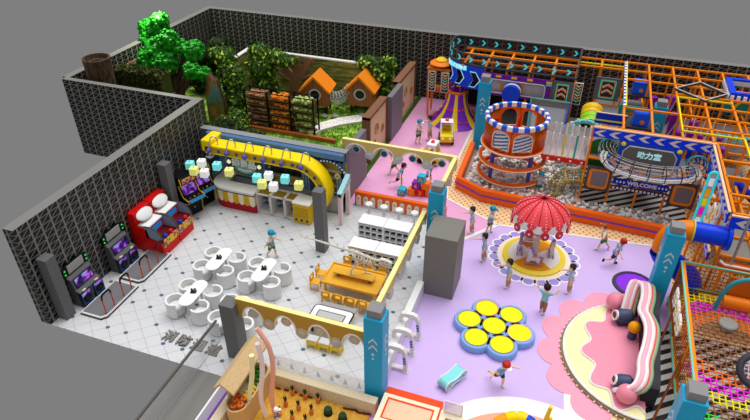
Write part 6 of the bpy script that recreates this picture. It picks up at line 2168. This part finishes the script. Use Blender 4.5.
# purple framed panel
pf = thing('purple_facade', 'purple panel with a rounded opening showing a blue tunnel mouth', 'panel', (-2.98, 30.15, 2.14))
op = [(x, y + 0.52) for x, y in rrect(3.0, 0.72, 0.16)]
MB().ext([[(-1.78, 0), (1.78, 0), (1.78, 1.16), (-1.78, 1.16)], op[::-1]], 0.1, M('#6d1f9c', 0.4), FY()).build('frame', pf)
MB().tube([(x, -0.1, z) for x, z in op], 0.03, M('#d9d4d8'), 6, closed=True).build('opening_rim', pf)
MB().box((0, 0.12, 0.52), (3.1, 0.04, 0.9), M('#b3b1b2', 0.5)).build('grey_back', pf)
for x, z, c in ((-1.6, 1.07, '#35d6dc'), (-0.9, 1.07, '#f2c21c'), (-0.1, 1.07, '#f2c21c'), (0.7, 1.07, '#f2c21c'), (1.66, 1.05, '#f2c21c'), (1.66, 0.93, '#35d6dc'), (1.66, 0.08, '#35d6dc'), (-1.6, 0.08, '#35d6dc')):
    MB().box((x, -0.11, z), (0.28, 0.03, 0.11), M(c, 0.4)).build('coloured_block', pf)
for x in (-0.75, 0.35):
    MB().box((x, 0.05, 0.52), (0.08, 0.06, 0.8), PIPE).build('orange_post', pf)
bt = thing('blue_tunnel', 'blue tunnel mouth with white band inside the purple panel', 'tunnel', (-3.1, 30.25, 2.12))
for y0, y1, c, r in ((-0.66, -0.42, '#1648e0', 0.46), (-0.42, -0.2, '#f2f2f2', 0.47), (-0.2, 0.3, '#1648e0', 0.46)):
    MB().lathe([(r, y0), (r, y1)], M(c, 0.35), n=24, T=Matrix.Translation((0, 0, 0.35)) @ Matrix.Rotation(-PI / 2, 4, 'X'), a0=0, a1=2 * PI).build('tunnel_ring', bt)
MB().cyl((0, -0.66, 0.35), (0, -0.63, 0.35), 0.45, M('#1648e0', 0.35), 24).build('front_disc', bt)


def arrow_panel(name, label, loc, w, h, double=True, z0=0.0):
    t = thing(name, label, 'panel', loc)
    MB().box((0, 0, h / 2), (w, 0.08, h), M('#66646a', 0.5)).build('board', t)
    o = [(x, y + h / 2) for x, y in rrect(w * 0.62, h * 0.82, 0.08)]
    i_ = [(x * 0.86, (y - h / 2) * 0.9 + h / 2) for x, y in o]
    i2 = [(x * 0.74, (y - h / 2) * 0.82 + h / 2) for x, y in o]
    MB().ext([o, i_[::-1]], 0.03, M('#2fc9b4', 0.4, 0.15), FY((0, -0.04, 0))).build('teal_outline', t)
    MB().ext([i_, i2[::-1]], 0.03, M('#e8861a', 0.4), FY((0, -0.04, 0))).build('orange_outline', t)
    MB().ext([i2], 0.008, M('#3a302c'), FY((0, -0.04, 0))).build('dark_inset', t)
    for k in range(2):
        z = h * (0.34 + 0.24 * k)
        q = w * 0.2
        MB().ext([[(-q, z - 0.06), (0, z + 0.08), (q, z - 0.06), (q, z + 0.06), (0, z + 0.2), (-q, z + 0.06)]], 0.03, M('#f3d9c4'), FY((0, -0.045, 0))).ext([[(-q * .8, z - 0.02), (0, z + 0.1), (q * .8, z - 0.02), (q * .8, z + 0.04), (0, z + 0.16), (-q * .8, z + 0.04)]], 0.035, M('#ee7a1a'), FY((0, -0.045, 0))).build('up_arrow', t)


arrow_panel('arrow_panel', 'grey panel with teal and orange outline beside the purple panel', (-0.64, 30.15, 2.14), 1.0, 1.16)
arrow_panel('arrow_panel', 'grey panel with teal and orange outline deeper in the pipe frame', (1.46, 30.1, 2.66), 1.2, 1.15)
for end, dz in (('deeper in the pipe frame', 2.61), ('outline beside the purple panel', 2.09)):
    ap_ = [o for o in COL.objects if o.get('label', '').endswith(end)][0]
    for s in (-0.45, 0.45):
        MB().cyl((s, 0.09, -dz), (s, 0.09, 0.4), 0.05, PIPE, 8).build('support_post', ap_)


def strip_panel(label, loc, h=1.15):
    t = thing('chevron_strip', label, 'panel', loc, 0, 'white-edged chevron strips')
    MB().box((0, 0, h / 2), (0.42, 0.06, h), M('#e4e2e0')).build('white_edge', t)
    MB().box((0, -0.03, h / 2), (0.34, 0.02, h - 0.08), M('#1c1c22')).build('dark_strip', t)
    for k in range(6):
        z = 0.16 + k * (h - 0.2) / 6
        c = ('#7fd0b8', '#e8b08a', '#e0d67a')[k % 3]
        MB().ext([[(-0.14, z + 0.06), (0, z - 0.04), (0.14, z + 0.06), (0.14, z + 0.14), (0, z + 0.04), (-0.14, z + 0.14)]], 0.015, M(c, 0.4), FY((0, -0.04, 0))).build('down_chevron', t)


strip_panel('white-edged strip of chevrons right of the grey arrow panel', (0.12, 30.15, 2.2))
strip_panel('white-edged strip of chevrons on the hat tower, lattice wall side', (-7.6, 30.9, 1.55))
strip_panel('white-edged strip of chevrons on the hat tower, deck side', (-6.86, 30.88, 1.55))
t = thing('hat_tower', 'small orange tower carrying an orange saucer hat', 'tower', (-7.25, 31.4, 0))
for sx in (-0.55, 0.5):
    for sy in (-0.42, 0.42):
        MB().box((sx, sy, 1.38), (0.1, 0.1, 2.76), PIPE).build('post', t)
MB().box((-0.02, 0, 2.8), (1.3, 1.0, 0.1), M('#d9701a')).build('platform', t)
MB().box((-0.02, 0, 1.5), (1.2, 0.9, 0.08), M('#c2661a')).build('platform', t)
MB().lathe([(0, 2.86), (0.35, 2.9), (0.6, 2.98), (0.63, 3.04), (0.5, 3.12), (0.28, 3.16), (0, 3.16)], M('#f0801a', 0.35), n=28).build('saucer', t)
MB().lathe([(0.28, 3.14), (0.32, 3.2), (0.22, 3.3), (0, 3.33)], M('#f4c21c', 0.35), n=24).build('crown', t)
t = thing('striped_tent', 'flared purple and yellow striped tent skirt with red dots', 'tent', (-6.12, 30.85, 0))
for i in range(20):
    a0, a1 = 2 * PI * i / 20, 2 * PI * (i + 1) / 20
    c = '#f6cf1c' if i % 3 == 0 else '#7a2cc0'
    g = MB().lathe([(0.5, 1.75), (0.52, 1.45), (0.62, 1.1), (0.85, 0.6), (1.2, 0.2), (1.5, 0.02)], M(c, 0.4), n=3, a0=a0, a1=a1).build('gore', t)
    if i % 3 != 0:
        d = MB()
        for r, z in ((0.72, 0.9),):
            d.sph((r * math.cos((a0 + a1) / 2), r * math.sin((a0 + a1) / 2), z), 0.07, M('#e2471c'), 8)
        d.build('red_dot', g)
        MB().sph((1.12 * math.cos((a0 + a1) / 2), 1.12 * math.sin((a0 + a1) / 2), 0.32), 0.07, M('#e2471c'), 8).build('red_dot', g)
MB().lathe([(0.42, 1.72), (0.56, 1.74), (0.56, 1.84), (0.42, 1.84)], M('#d8701a'), n=24).build('orange_collar', t)
for k in range(6):
    a = 2 * PI * k / 6
    MB().cyl((0.42 * math.cos(a), 0.42 * math.sin(a), 1.5), (0.42 * math.cos(a), 0.42 * math.sin(a), 2.1), 0.06, M('#7a2ab8'), 8).build('purple_post', t)
# silver slide
t = thing('silver_slide', 'wide silver slide chute with teal rim and blue side behind the tower', 'slide', (-1.1, 29.45, 0))
t.scale = (0.88, 0.8, 0.77)
SV = M('#a9abb0', 0.25, metal=0.55)
MB().add([(-0.95, 0.6, 2.55), (0.95, 0.6, 2.55), (0.8, -1.3, 0.35), (-0.8, -1.3, 0.35), (-0.95, 0.6, 2.45), (0.95, 0.6, 2.45), (0.8, -1.3, 0.25), (-0.8, -1.3, 0.25)], [(0, 3, 2, 1), (4, 5, 6, 7), (0, 4, 7, 3), (1, 2, 6, 5), (2, 3, 7, 6), (0, 1, 5, 4)], SV).build('chute', t)
for s in (-1, 1):
    MB().add([(s * 0.95, 0.6, 2.5), (s * 0.8, -1.3, 0.3), (s * 0.95, -1.3, 0.75), (s * 1.1, 0.6, 3.0)], [(0, 1, 2, 3), (3, 2, 1, 0)], SV).build('side_wall', t)
    MB().bar((s * 1.1, 0.6, 3.0), (s * 0.95, -1.3, 0.75), 0.08, M('#1f4fc8' if s > 0 else '#2f9aa0')).build('side_rim', t)
MB().bar((-1.1, 0.6, 3.02), (1.1, 0.6, 3.02), 0.09, M('#7fc9b8')).build('top_rim', t)
MB().box((0, 0.66, 1.9), (2.3, 0.06, 2.2), M('#8d8c92', 0.4)).build('back_panel', t)
# arch and green tube
t = thing('letter_arch', 'cyan arch with white letters over the slat bridge end', 'arch', (0.75, 26.9, 2.4))
ap = [(0.72 * math.cos(R(a)), 0.5 * math.sin(R(a))) for a in range(180, -1, -12)]
ip = [(0.56 * math.cos(R(a)), 0.34 * math.sin(R(a))) for a in range(0, 181, 12)]
MB().ext([(ap + ip)[::-1]], 0.16, M('#5fd0d8', 0.35), FY((0, 0.08, 0))).build('arch', t)
for ch, a in zip('DREAM', (150, 120, 90, 60, 30)):
    text(ch, 0.22, M('#f6f4f0'), FY((0.72 * math.cos(R(a)), -0.09, 0.5 * math.sin(R(a)) + 0.02)) @ Matrix.Rotation(R(a - 90) * 0.6, 4, 'Z'), t, 'letter', 0.03, bold=0.008)
for s in (-0.64, 0.64):
    MB().box((s, 0, -0.2), (0.14, 0.16, 0.42), M('#5fd0d8', 0.35)).build('foot', t)
t = thing('green_tube', 'stubby tube slide of green and yellow rings behind the letter arch', 'tube slide', (0.95, 28.4, 2.0))
for k, c in enumerate(('#8fd01c', '#8fd01c', '#e0b81c', '#e0b81c')):
    MB().lathe([(0.44, -0.6 + 0.3 * k), (0.5, -0.58 + 0.3 * k), (0.5, -0.32 + 0.3 * k), (0.44, -0.3 + 0.3 * k)], M(c, 0.35), n=22, T=Matrix.Translation((0, 0, 0.35)) @ Matrix.Rotation(-PI / 2 + 0.35, 4, 'X')).build('tube_ring', t)
MB().cyl((0, -0.3, 0.25), (0, -0.28, 0.25), 0.44, M('#1f2a12'), 20).build('dark_mouth', t)
t = thing('green_half_disc', 'dark green curved panel under the left end of the chevron belt', 'panel', (1.55, 24.6, 2.5))
MB().lathe([(0, 0), (0.7, 0)], M('#2c6a1c', 0.5), n=20, T=Matrix.Rotation(PI / 2, 4, 'X')).lathe([(0, 0.04), (0.7, 0.04)], M('#2c6a1c', 0.5), n=20, T=Matrix.Rotation(PI / 2, 4, 'X')).build('panel', t)

# ---------------------------------------------------------------- things inside the pipe frame
for y, lab in ((26.7, 'blue cube with orange dot on the grey ledge just behind the chevron belt'), (30.4, 'blue cube with orange dot on the grey ledge nearer the back wall')):
    t = thing('blue_cube', lab, 'cube', (2.95, y, 3.1), 0, 'blue cubes with orange dots')
    MB().box((0, 0, 0.0), (1.15, 0.9, 0.1), M('#3c3e4a')).build('ledge', t)
    MB().box((0, 0, 0.36), (0.66, 0.56, 0.6), M('#1f62ff', 0.35)).build('cube', t, bevel=0.03)
    MB().cyl((0.05, -0.28, 0.26), (0.05, -0.3, 0.26), 0.1, M('#f08a1c'), 14).build('orange_dot', t)
    for s in (-0.5, 0.5):
        MB().cyl((s, 0, -0.65), (s, 0, -0.05), 0.05, PIPE, 6).build('support', t)
TP = M('#169a94', 0.4)
for (x, y, z, w, h, lab) in ((2.75, 29.1, 2.1, 1.25, 0.85, 'teal board below the rear blue cube'), (2.75, 25.95, 1.4, 1.2, 0.8, 'teal board below the front blue cube'), (7.4, 31.0, 2.5, 1.0, 0.9, 'teal board below the blue window frame')):
    t = thing('teal_board', lab, 'panel', (x, y, z), 0, 'teal boards')
    MB().box((0, 0, h / 2), (w, 0.08, h), TP).build('board', t)
    MB().cyl((0, -0.05, h * 0.35), (0, -0.06, h * 0.35), 0.28, M('#c2763a'), 18).build('round_mark', t)
PP = M('#8a1fa4', 0.4)
names = ['first', 'second', 'third', 'fourth', 'fifth', 'sixth', 'seventh', 'eighth', 'ninth', 'tenth']
for i, (x, y, z) in enumerate(((3.1, 31.9, 1.3), (3.75, 31.4, 1.25), (4.6, 31.6, 1.3), (4.75, 29.6, 1.3), (4.8, 27.6, 1.3), (5.5, 28.9, 1.3))):
    t = thing('purple_pad', 'upright purple pad inside the pipe frame, %s counting from the back left' % names[i], 'pad', (x, y, z), R(20 * (i % 3)), 'purple pads in the pipe frame')
    MB().box((0, 0, 0.7), (0.42, 0.3, 1.4), PP).build('pad', t, bevel=0.05)
    MB().bar((-0.18, -0.17, 0.2), (0.18, -0.17, 1.2), 0.05, M('#d8b8e0')).build('stripe', t)
k = 0
for row, y in enumerate((25.2, 26.2)):
    for i in range(5):
        t = thing('hanging_bag', 'blue and purple hanging punch bag in the pipe frame, %s of the ten' % names[k], 'punch bag', (4.6 + 0.38 * i, y + 0.1 * (i % 2), 2.55), 0, 'hanging punch bags')
        k += 1
        MB().cyl((0, 0, 0.0), (0, 0, 0.42), 0.11, M('#1238d0', 0.4), 12).build('bag', t)
        MB().cyl((0, 0, 0.42), (0, 0, 0.7), 0.11, PP, 12).build('top_band', t)
        MB().cyl((0, 0, 0.7), (0, 0, 1.36), 0.02, M('#e8e2dc'), 6).build('strap', t)
t = thing('adventure_letters', 'teal ADVENTURE lettering standing inside the pipe frame', 'sign', (7.0, 27.0, 2.7))
text('ADVENTURE', 0.42, M('#4fc4b4', 0.4, 0.2), FY((0, 0, 0.2)), t, 'lettering', 0.04, bold=0.01)
MB().box((0, 0.06, 0.2), (2.7, 0.05, 0.09), M('#3a3a40')).build('backing_rail', t)
rr = random.Random(5)
cl = [('blue', '#0f3fd8'), ('orange', '#f07a12'), ('white', '#eceae8'), ('teal', '#2aa7a4')]
k = 0
for (x, y, z) in ((6.1, 26.4, 1.6), (6.4, 25.2, 1.7), (6.0, 24.9, 1.4), (6.9, 25.6, 1.5), (7.3, 24.6, 1.8), (6.6, 23.4, 1.9), (7.2, 22.2, 1.8), (8.0, 23.2, 1.6), (6.3, 21.3, 1.7), (7.8, 26.2, 1.6)):
    c, h = cl[k % 4]
    t = thing('foam_roller', '%s padded roller leaning in the frame wing, %s of ten from the back' % (c, names[k]), 'roller', (x, y, z), R(rr.uniform(0, 180)), 'padded rollers in the frame')
    k += 1
    T = Matrix.Rotation(rr.uniform(0.5, 1.1), 4, 'Y')
    MB().lathe([(0, -0.5), (0.15, -0.5), (0.17, -0.45), (0.17, 0.45), (0.15, 0.5), (0, 0.5)], M(h, 0.4), n=14, T=T).build('pad', t)
    MB().cyl((0, 0, -1.15), (0, 0, 0.0), 0.04, PIPE, 6).build('stand', t)
# blue window frame at the upper right
t = thing('blue_window_frame', 'big blue open box frame with white battlements at the upper right', 'playhouse', (7.6, 30.0, 3.9))
BW = M('#0f3fe0', 0.35)
MB().ext([[(-1.05, -1.0), (1.3, -1.0), (1.3, 1.0), (-1.05, 1.0)], [(-0.8, -0.78), (1.1, -0.78), (1.1, 0.78), (-0.8, 0.78)][::-1]], 0.32, BW).build('box_frame', t)
for kk in range(9):
    MB().box((-1.08, -0.9 + kk * 0.22, 0.1), (0.08, 0.12, 0.2), M('#f0efee')).build('battlement', t)
    MB().box((-0.95 + kk * 0.26, -1.04, 0.1), (0.14, 0.08, 0.2), M('#f0efee')).build('battlement', t)
MB().box((0.15, 0.8, 0.12), (1.9, 0.05, 0.22), M('#e6dfdc')).build('inner_white', t)
MB().box((0.15, 0.3, -0.7), (1.9, 0.06, 0.9), TP).build('teal_back', t)
MB().tube([(0.0 + 0.42 * math.cos(R(a)), 0.22, -0.9 + 0.42 * math.sin(R(a))) for a in range(0, 181, 15)], 0.06, M('#f2c21c'), 8).build('yellow_arch', t)

# ---------------------------------------------------------------- blue tube slide by the column
t = thing('blue_tube_slide', 'fat blue tube slide with orange elbow curling behind the blue column', 'tube slide', (0, 0, 0))
BT_ = M('#0a3ee0', 0.3)
MB().tube([(5.72, 19.05, 2.98), (4.6, 19.05, 2.98)], 0.34, BT_, 24, caps=False).build('upper_tube', t)
MB().tube([(5.74, 19.05, 2.98), (5.62, 19.05, 2.98)], 0.46, BT_, 24).build('flange', t)
e = smooth([(4.6, 19.05, 2.98), (4.3, 19.05, 2.95), (4.02, 19.05, 2.75), (3.9, 19.05, 2.4), (3.9, 19.05, 2.0)], 2)
MB().tube(e, 0.35, M('#f08010', 0.3), 24, caps=False).build('orange_elbow', t)
e = smooth([(3.9, 19.05, 2.0), (4.1, 19.05, 1.65), (4.55, 19.05, 1.4), (4.95, 18.95, 1.15), (5.1, 18.85, 0.75)], 2)
MB().tube(e, 0.42, BT_, 24, caps=False).build('lower_tube', t)
for p, a in (((4.6, 19.05, 2.98), 'x'),):
    MB().tube([(p[0], p[1] + 0.37 * math.cos(2 * PI * j / 24), p[2] + 0.37 * math.sin(2 * PI * j / 24)) for j in range(24)], 0.03, M('#d8d23a'), 6, closed=True).build('yellow_joint', t)
MB().tube([(5.1 + 0.44 * math.cos(2 * PI * j / 24), 18.8, 0.7 + 0.44 * math.sin(2 * PI * j / 24)) for j in range(24)], 0.035, M('#d8d23a'), 6, closed=True).build('yellow_joint', t)
MB().cyl((5.1, 18.85, 0.7), (5.1, 18.83, 0.7), 0.42, M('#06246e'), 22).build('mouth', t)
for x in (4.9, 5.3):
    MB().cyl((x, 18.95, 0), (x, 18.95, 0.4), 0.06, PIPE, 8).build('support', t)

# neon strip sign and white board on the side wall
t = thing('neon_strip', 'tall cyan outlined neon strip with magenta and orange inserts', 'sign', (5.26, 21.6, 0))
lp = [(0.14 * math.cos(R(a)), 3.85 + 0.14 * math.sin(R(a))) for a in range(0, 181, 15)] + [(-0.14, 1.6), (0.14, 1.6)]
MB().tube([(x, 0, z) for x, z in lp], 0.04, NEONC, 8, closed=True).build('cyan_outline', t)
MB().ext([[(x * 0.85, z) for x, z in lp]], 0.03, M('#c9c6c2', 0.4), FY((0, 0.05, 0))).build('panel', t)
MB().cyl((0, 0.06, 0), (0, 0.06, 1.65), 0.05, PIPE, 6).build('stand', t)
for z, c in ((3.55, '#f4f4f0'), (3.1, '#f0a01c'), (2.7, '#e0d21c'), (2.3, '#f01cc8'), (1.85, '#f4f4f0')):
    MB().box((0, -0.0, z), (0.15, 0.06, 0.3), M(c, 0.4, 0.3)).build('insert', t)
t = thing('white_sign_board', 'white jagged cut-out board with yellow strokes on the frame side', 'sign', (5.5, 20.75, 0.12))
MB().ext([[(-0.75, 2.0), (-0.3, 1.75), (0.0, 2.0), (0.35, 1.85), (0.6, 2.3), (0.45, 2.7), (0.75, 3.0), (0.7, 3.4), (0.3, 3.3), (0.05, 2.9), (-0.25, 3.0), (-0.45, 2.6), (-0.8, 2.5)]], 0.06, M('#f2f0ec', 0.4), FXm((0.0, 0, 0))).build('board', t)
for x, z in ((-0.5, 2.2), (-0.2, 2.45), (0.0, 2.3), (0.25, 2.65), (0.3, 2.2), (0.5, 3.05), (-0.1, 2.75)):
    MB().ext([[(x - 0.12, z - 0.05), (x + 0.12, z + 0.0), (x + 0.12, z + 0.07), (x - 0.12, z + 0.02)], ], 0.02, M('#e8c01c'), FXm((-0.06, 0, 0))).ext([[(x - 0.03, z - 0.12), (x + 0.04, z - 0.12), (x + 0.04, z + 0.14), (x - 0.03, z + 0.14)]], 0.02, M('#e8c01c'), FXm((-0.062, 0, 0))).build('yellow_stroke', t)
MB().cyl((0.05, 0, -0.12), (0.05, 0, 2.4), 0.05, PIPE, 6).build('post', t)

# ---------------------------------------------------------------- net climbing cage on the right
t = thing('net_cage', 'orange railed net cage with teal piping at the right edge', 'climbing cage', (0, 0, 0))
X0, Y1 = 4.55, 18.55
AQP = M('#6fd0b4', 0.4)
for y in (18.55, 16.6, 14.7, 12.9):
    MB().cyl((X0, y, 0), (X0, y, 2.0), 0.05, PIPE, 8).build('post', t)
for x in (5.75, 7.0, 8.3):
    MB().cyl((x, Y1, 0), (x, Y1, 2.0), 0.05, PIPE, 8).build('post', t)
for z in (2.0, 0.35):
    MB().bar((X0, Y1, z), (X0, 9.5, z), 0.1, PIPE).build('rail', t)
    MB().bar((X0 - 0.06, Y1, z + 0.03), (X0 - 0.06, 9.5, z + 0.03), 0.05, AQP).build('teal_piping', t)
for z in (2.0, 0.95):
    MB().bar((X0, Y1, z), (8.6, Y1, z), 0.1, PIPE).build('rail', t)
MB().bar((X0, Y1 - 0.05, 2.06), (8.6, Y1 - 0.05, 2.06), 0.05, AQP).build('teal_piping', t)
MB().bar((X0, Y1 - 0.05, 1.02), (6.1, Y1 - 0.05, 1.02), 0.04, AQP).build('teal_piping', t)
BRN = M('#a0561c', 0.5)
m = MB()
for k in range(60):
    y = 18.5 - 0.15 * k
    m.tube([(X0, y, 0.36), (X0, y, 1.98)], 0.012, BRN, 4, caps=False)
for k in range(11):
    z = 0.45 + 0.15 * k
    m.tube([(X0, 18.5, z), (X0, 9.6, z)], 0.012, BRN, 4, caps=False)
o = m.build('side_net', t)
m = MB()
for k in range(28):
    x = X0 + 0.15 * k
    m.tube([(x, Y1, 1.0), (x, Y1, 1.98)], 0.012, BRN, 4, caps=False)
for k in range(7):
    m.tube([(X0, Y1, 1.05 + 0.15 * k), (8.6, Y1, 1.05 + 0.15 * k)], 0.012, BRN, 4, caps=False)
m.build('end_net', t)
MB().bar((X0 - 0.55, 15.6, 0), (X0, 17.5, 1.3), 0.07, M('#7a3a14')).build('brace', t)
MB().bar((X0 - 0.6, 13.2, 0), (X0, 14.9, 1.2), 0.07, M('#7a3a14')).build('brace', t)
t = thing('vertical_sign', 'white and yellow vertical letter sign fixed on the cage side', 'sign', (4.44, 16.6, 0.9))
for k in range(3):
    y0 = 0.78 - 0.66 * k
    zz = 0.42
    m = MB()
    for (yy, z, wy, hz) in ((0.16, 0, 0.12, 0.62), (0.0, 0.25, 0.3, 0.12), (-0.02, 0.02, 0.3, 0.11), (-0.04, -0.22, 0.34, 0.12), (-0.2, 0.1, 0.1, 0.3)):
        m.box((0, y0 + yy, zz + z), (0.06, wy, hz), M('#f8f6f0', 0.4, 0.2))
    m.build('letter', t)
    MB().box((-0.036, y0, zz + 0.12), (0.015, 0.3, 0.07), M('#e8c01c')).build('yellow_stroke', t)
    MB().box((-0.036, y0 - 0.02, zz - 0.1), (0.015, 0.26, 0.07), M('#e8c01c')).build('yellow_stroke', t)
MB().box((0.06, 0.1, 0.42), (0.06, 2.0, 0.08), PIPE).build('mount_bar', t)

nt = thing('rope_net', 'multicoloured woven rope net stretched across the cage floor', 'net', (0, 0, 1.0))
cx, cy = 5.9, 15.9
bands = [(1.05, '#8a5a38', 'brown_net'), (1.5, '#ee6f1c', 'orange_net'), (1.95, '#f01cd8', 'magenta_net'), (2.35, '#f0e01c', 'yellow_net'), (2.8, '#8a5a38', 'outer_brown_net'), (3.3, '#2fd838', 'green_net'), (9, '#2a5ae0', 'blue_net')]
mbs = [MB() for _ in bands]


def bandof(x, y):
    r = math.hypot(x - cx, (y - cy) * 0.95)
    for i, b in enumerate(bands):
        if r < b[0]:
            return i


def rope(fx, n_):
    prev, cur = None, None
    run = []
    for i in range(n_ + 1):
        p = fx(i)
        b = bandof(p[0], p[1])
        if b != cur and len(run) > 0:
            run.append(p)
            if len(run) > 1:
                mbs[cur].tube([run[0], run[-1]], 0.022, M(bands[cur][1], 0.5), 4, caps=False)
            run = []
        cur = b
        run.append(p)
    if len(run) > 1:
        mbs[cur].tube([run[0], run[-1]], 0.022, M(bands[cur][1], 0.5), 4, caps=False)


xs = [4.62 + 0.17 * k for k in range(24)]
for x in xs:
    rope(lambda i: (x, 18.5 - 0.05 * i, 0.0), 170)
for k in range(50):
    y = 18.45 - 0.17 * k
    rope(lambda i: (4.6 + 0.05 * i, y, 0.01), 80)
for mb, b in zip(mbs, bands):
    if mb.v:
        mb.build(b[2], nt)
t = thing('net_pad', 'round grey disc lying on the rope net', 'pad', (6.0, 16.85, 1.02))
t.scale = (0.85, 0.85, 0.85)
MB().lathe([(0, 0.035), (0.3, 0.035), (0.34, 0.06), (0.34, 0.18), (0.3, 0.22), (0, 0.22)], M('#908c88', 0.5), n=26).build('disc', t, None)
t = thing('net_ring', 'big dark padded ring with a white net standing on the rope net', 'ring', (6.5, 14.8, 1.03))
t.scale = (0.85, 0.85, 0.85)
T = Matrix.Translation((0, 0, 0.35)) @ Matrix.Rotation(R(35), 4, 'X')
MB().tube([tuple(T @ Vector((0.55 * math.cos(2 * PI * j / 30), 0.55 * math.sin(2 * PI * j / 30), 0))) for j in range(30)], 0.12, M('#3a3c46', 0.4), 10, closed=True).build('padded_ring', t)
m = MB()
for k in range(7):
    d = -0.42 + 0.14 * k
    h = math.sqrt(0.5 ** 2 - d * d)
    m.tube([tuple(T @ Vector((d, -h, 0))), tuple(T @ Vector((d, h, 0)))], 0.014, M('#e6d4e4'), 4)
    m.tube([tuple(T @ Vector((-h, d, 0.01))), tuple(T @ Vector((h, d, 0.01)))], 0.014, M('#e6d4e4'), 4)
m.build('white_net', t)
t = thing('teal_arch_entry', 'teal tube arch over an orange padded roller at the right edge', 'arch', (6.65, 17.6, 1.03))
MB().tube(smooth([(-0.95, 0, 0.0), (-0.9, 0, 0.75), (-0.72, 0, 1.25), (-0.3, 0, 1.5), (0.6, 0, 1.52), (1.4, 0, 1.5)], 2), 0.07, M('#2f9aa8', 0.35), 10).build('arch_tube', t)
MB().cyl((-0.75, 0.25, 0.22), (1.4, 0.25, 0.22), 0.22, M('#ee7a12', 0.35), 18).build('roller', t)
MB().box((0.3, 0.55, 0.7), (2.0, 0.06, 0.7), M('#c8661a')).build('orange_panel', t)
# ---------------------------------------------------------------- the children
G1 = 'blue shirted children'
kid('child in teal cap, grey vest and green shorts walking across the white tiles', (-10.1, 16.3, 0), 0, 'walk', '#12809c', '#e6e6e6', '#1f8a44', hat=('#1590b0', '#1590b0'), longpants=False, vest='#8d979c', h=1.3)
kid('child in teal cap and green shorts standing in the pink room', (-7.3, 27.4, 0), -20, 'point', '#12809c', '#dfe4e4', '#1f8a44', hat=('#1590b0', '#f0f0f0'), longpants=False, vest='#9aa3a6', h=1.4)
kid('dark haired child in blue shirt pointing, beside the yellow car by the tent', (-6.85, 28.0, 0), 190, 'point', '#2a1a14', '#8fc0e2', '#b8966a', h=1.4)
kid('child in blue shirt and navy shorts running behind a silver disc', (-6.95, 22.95, 0), 15, 'run', '#3a2418', '#5f8fd0', '#27384f', longpants=False, shoes='#dcdcdc', h=1.35)
kid('child with green shorts half hidden behind the pink room beam', (-7.55, 24.0, 0), 200, 'spread', '#5a3a22', '#d8d2b0', '#2f7a3c', longpants=False, h=1.35)
kid('child in blue shirt crouching past the stacked letter blocks', (-5.75, 23.7, 0), 10, 'run', '#3a2418', '#5f8fd0', '#27384f', longpants=False, h=1.3)
kid('dark haired child in khaki trousers beside the grey box corner', (-3.0, 20.5, 0), 200, 'point', '#2a1a14', '#8fc0e2', '#b8966a', h=1.3)
kid('child in teal cap and green shorts reaching toward the red canopy', (-2.3, 20.8, 0), -10, 'point', '#12809c', '#d6e2e6', '#1f8a44', hat=('#1590b0', '#1590b0'), longpants=False, vest='#8fb3c2', h=1.3)
kid('dark haired child pointing left between grey box and carousel', (-2.17, 18.85, 0), 195, 'point', '#20140f', '#8fc0e2', '#b8966a', h=1.3)
kid('dark haired child in blue shirt at the near left edge of the carousel', (-1.02, 17.6, 0), 200, 'point', '#20140f', '#8fc0e2', '#b8966a', h=1.3)
kid('child in aqua shirt seen from behind with both arms raised', (0.36, 16.65, 0), 75, 'cheer', '#20140f', '#7fc6d4', '#a5754a', h=1.3)
kid('dark haired child in blue shirt walking beside the carousel border', (1.14, 18.05, 0), 195, 'point', '#20140f', '#8fc0e2', '#b8966a', h=1.3)
kid('red-haired child with arms spread in vest and green shorts', (2.2, 21.15, 0), 185, 'spread', '#a8501a', '#e8e2c4', '#2f8a3c', longpants=False, vest='#b4a27c', h=1.3)
kid('child in red cap, blue shirt and navy shorts running by the dotted mat', (2.62, 20.3, 0), 20, 'run', '#8a2a14', '#6f9fd8', '#27406a', longpants=False, hat=('#c92a1c', '#f0f0f0'), shoes='#20242c', h=1.3)
kid('child in red cap with white brim sprinting near the flower trampoline', (-0.55, 12.98, 0), -40, 'run', '#8a2a14', '#6f9fd8', '#23375a', longpants=False, hat=('#c92a1c', '#f4f4f4'), h=1.25)
kid('child with teal cap wading in the ball pit under the orange tower', (-0.75, 24.35, 0.1), -60, 'walk', '#12809c', '#b8cfd2', '#1f8a6a', hat=('#1590a0', '#1590a0'), longpants=False, h=1.2)
kid('small figure with white hat in blue top digging in the sand', (-6.3, 9.35, 0.06), 20, 'stand', '#f0f0f0', '#1f6aa8', '#c9b21c', hat=('#f4f4f4', '#f4f4f4'), longpants=True, h=0.75)
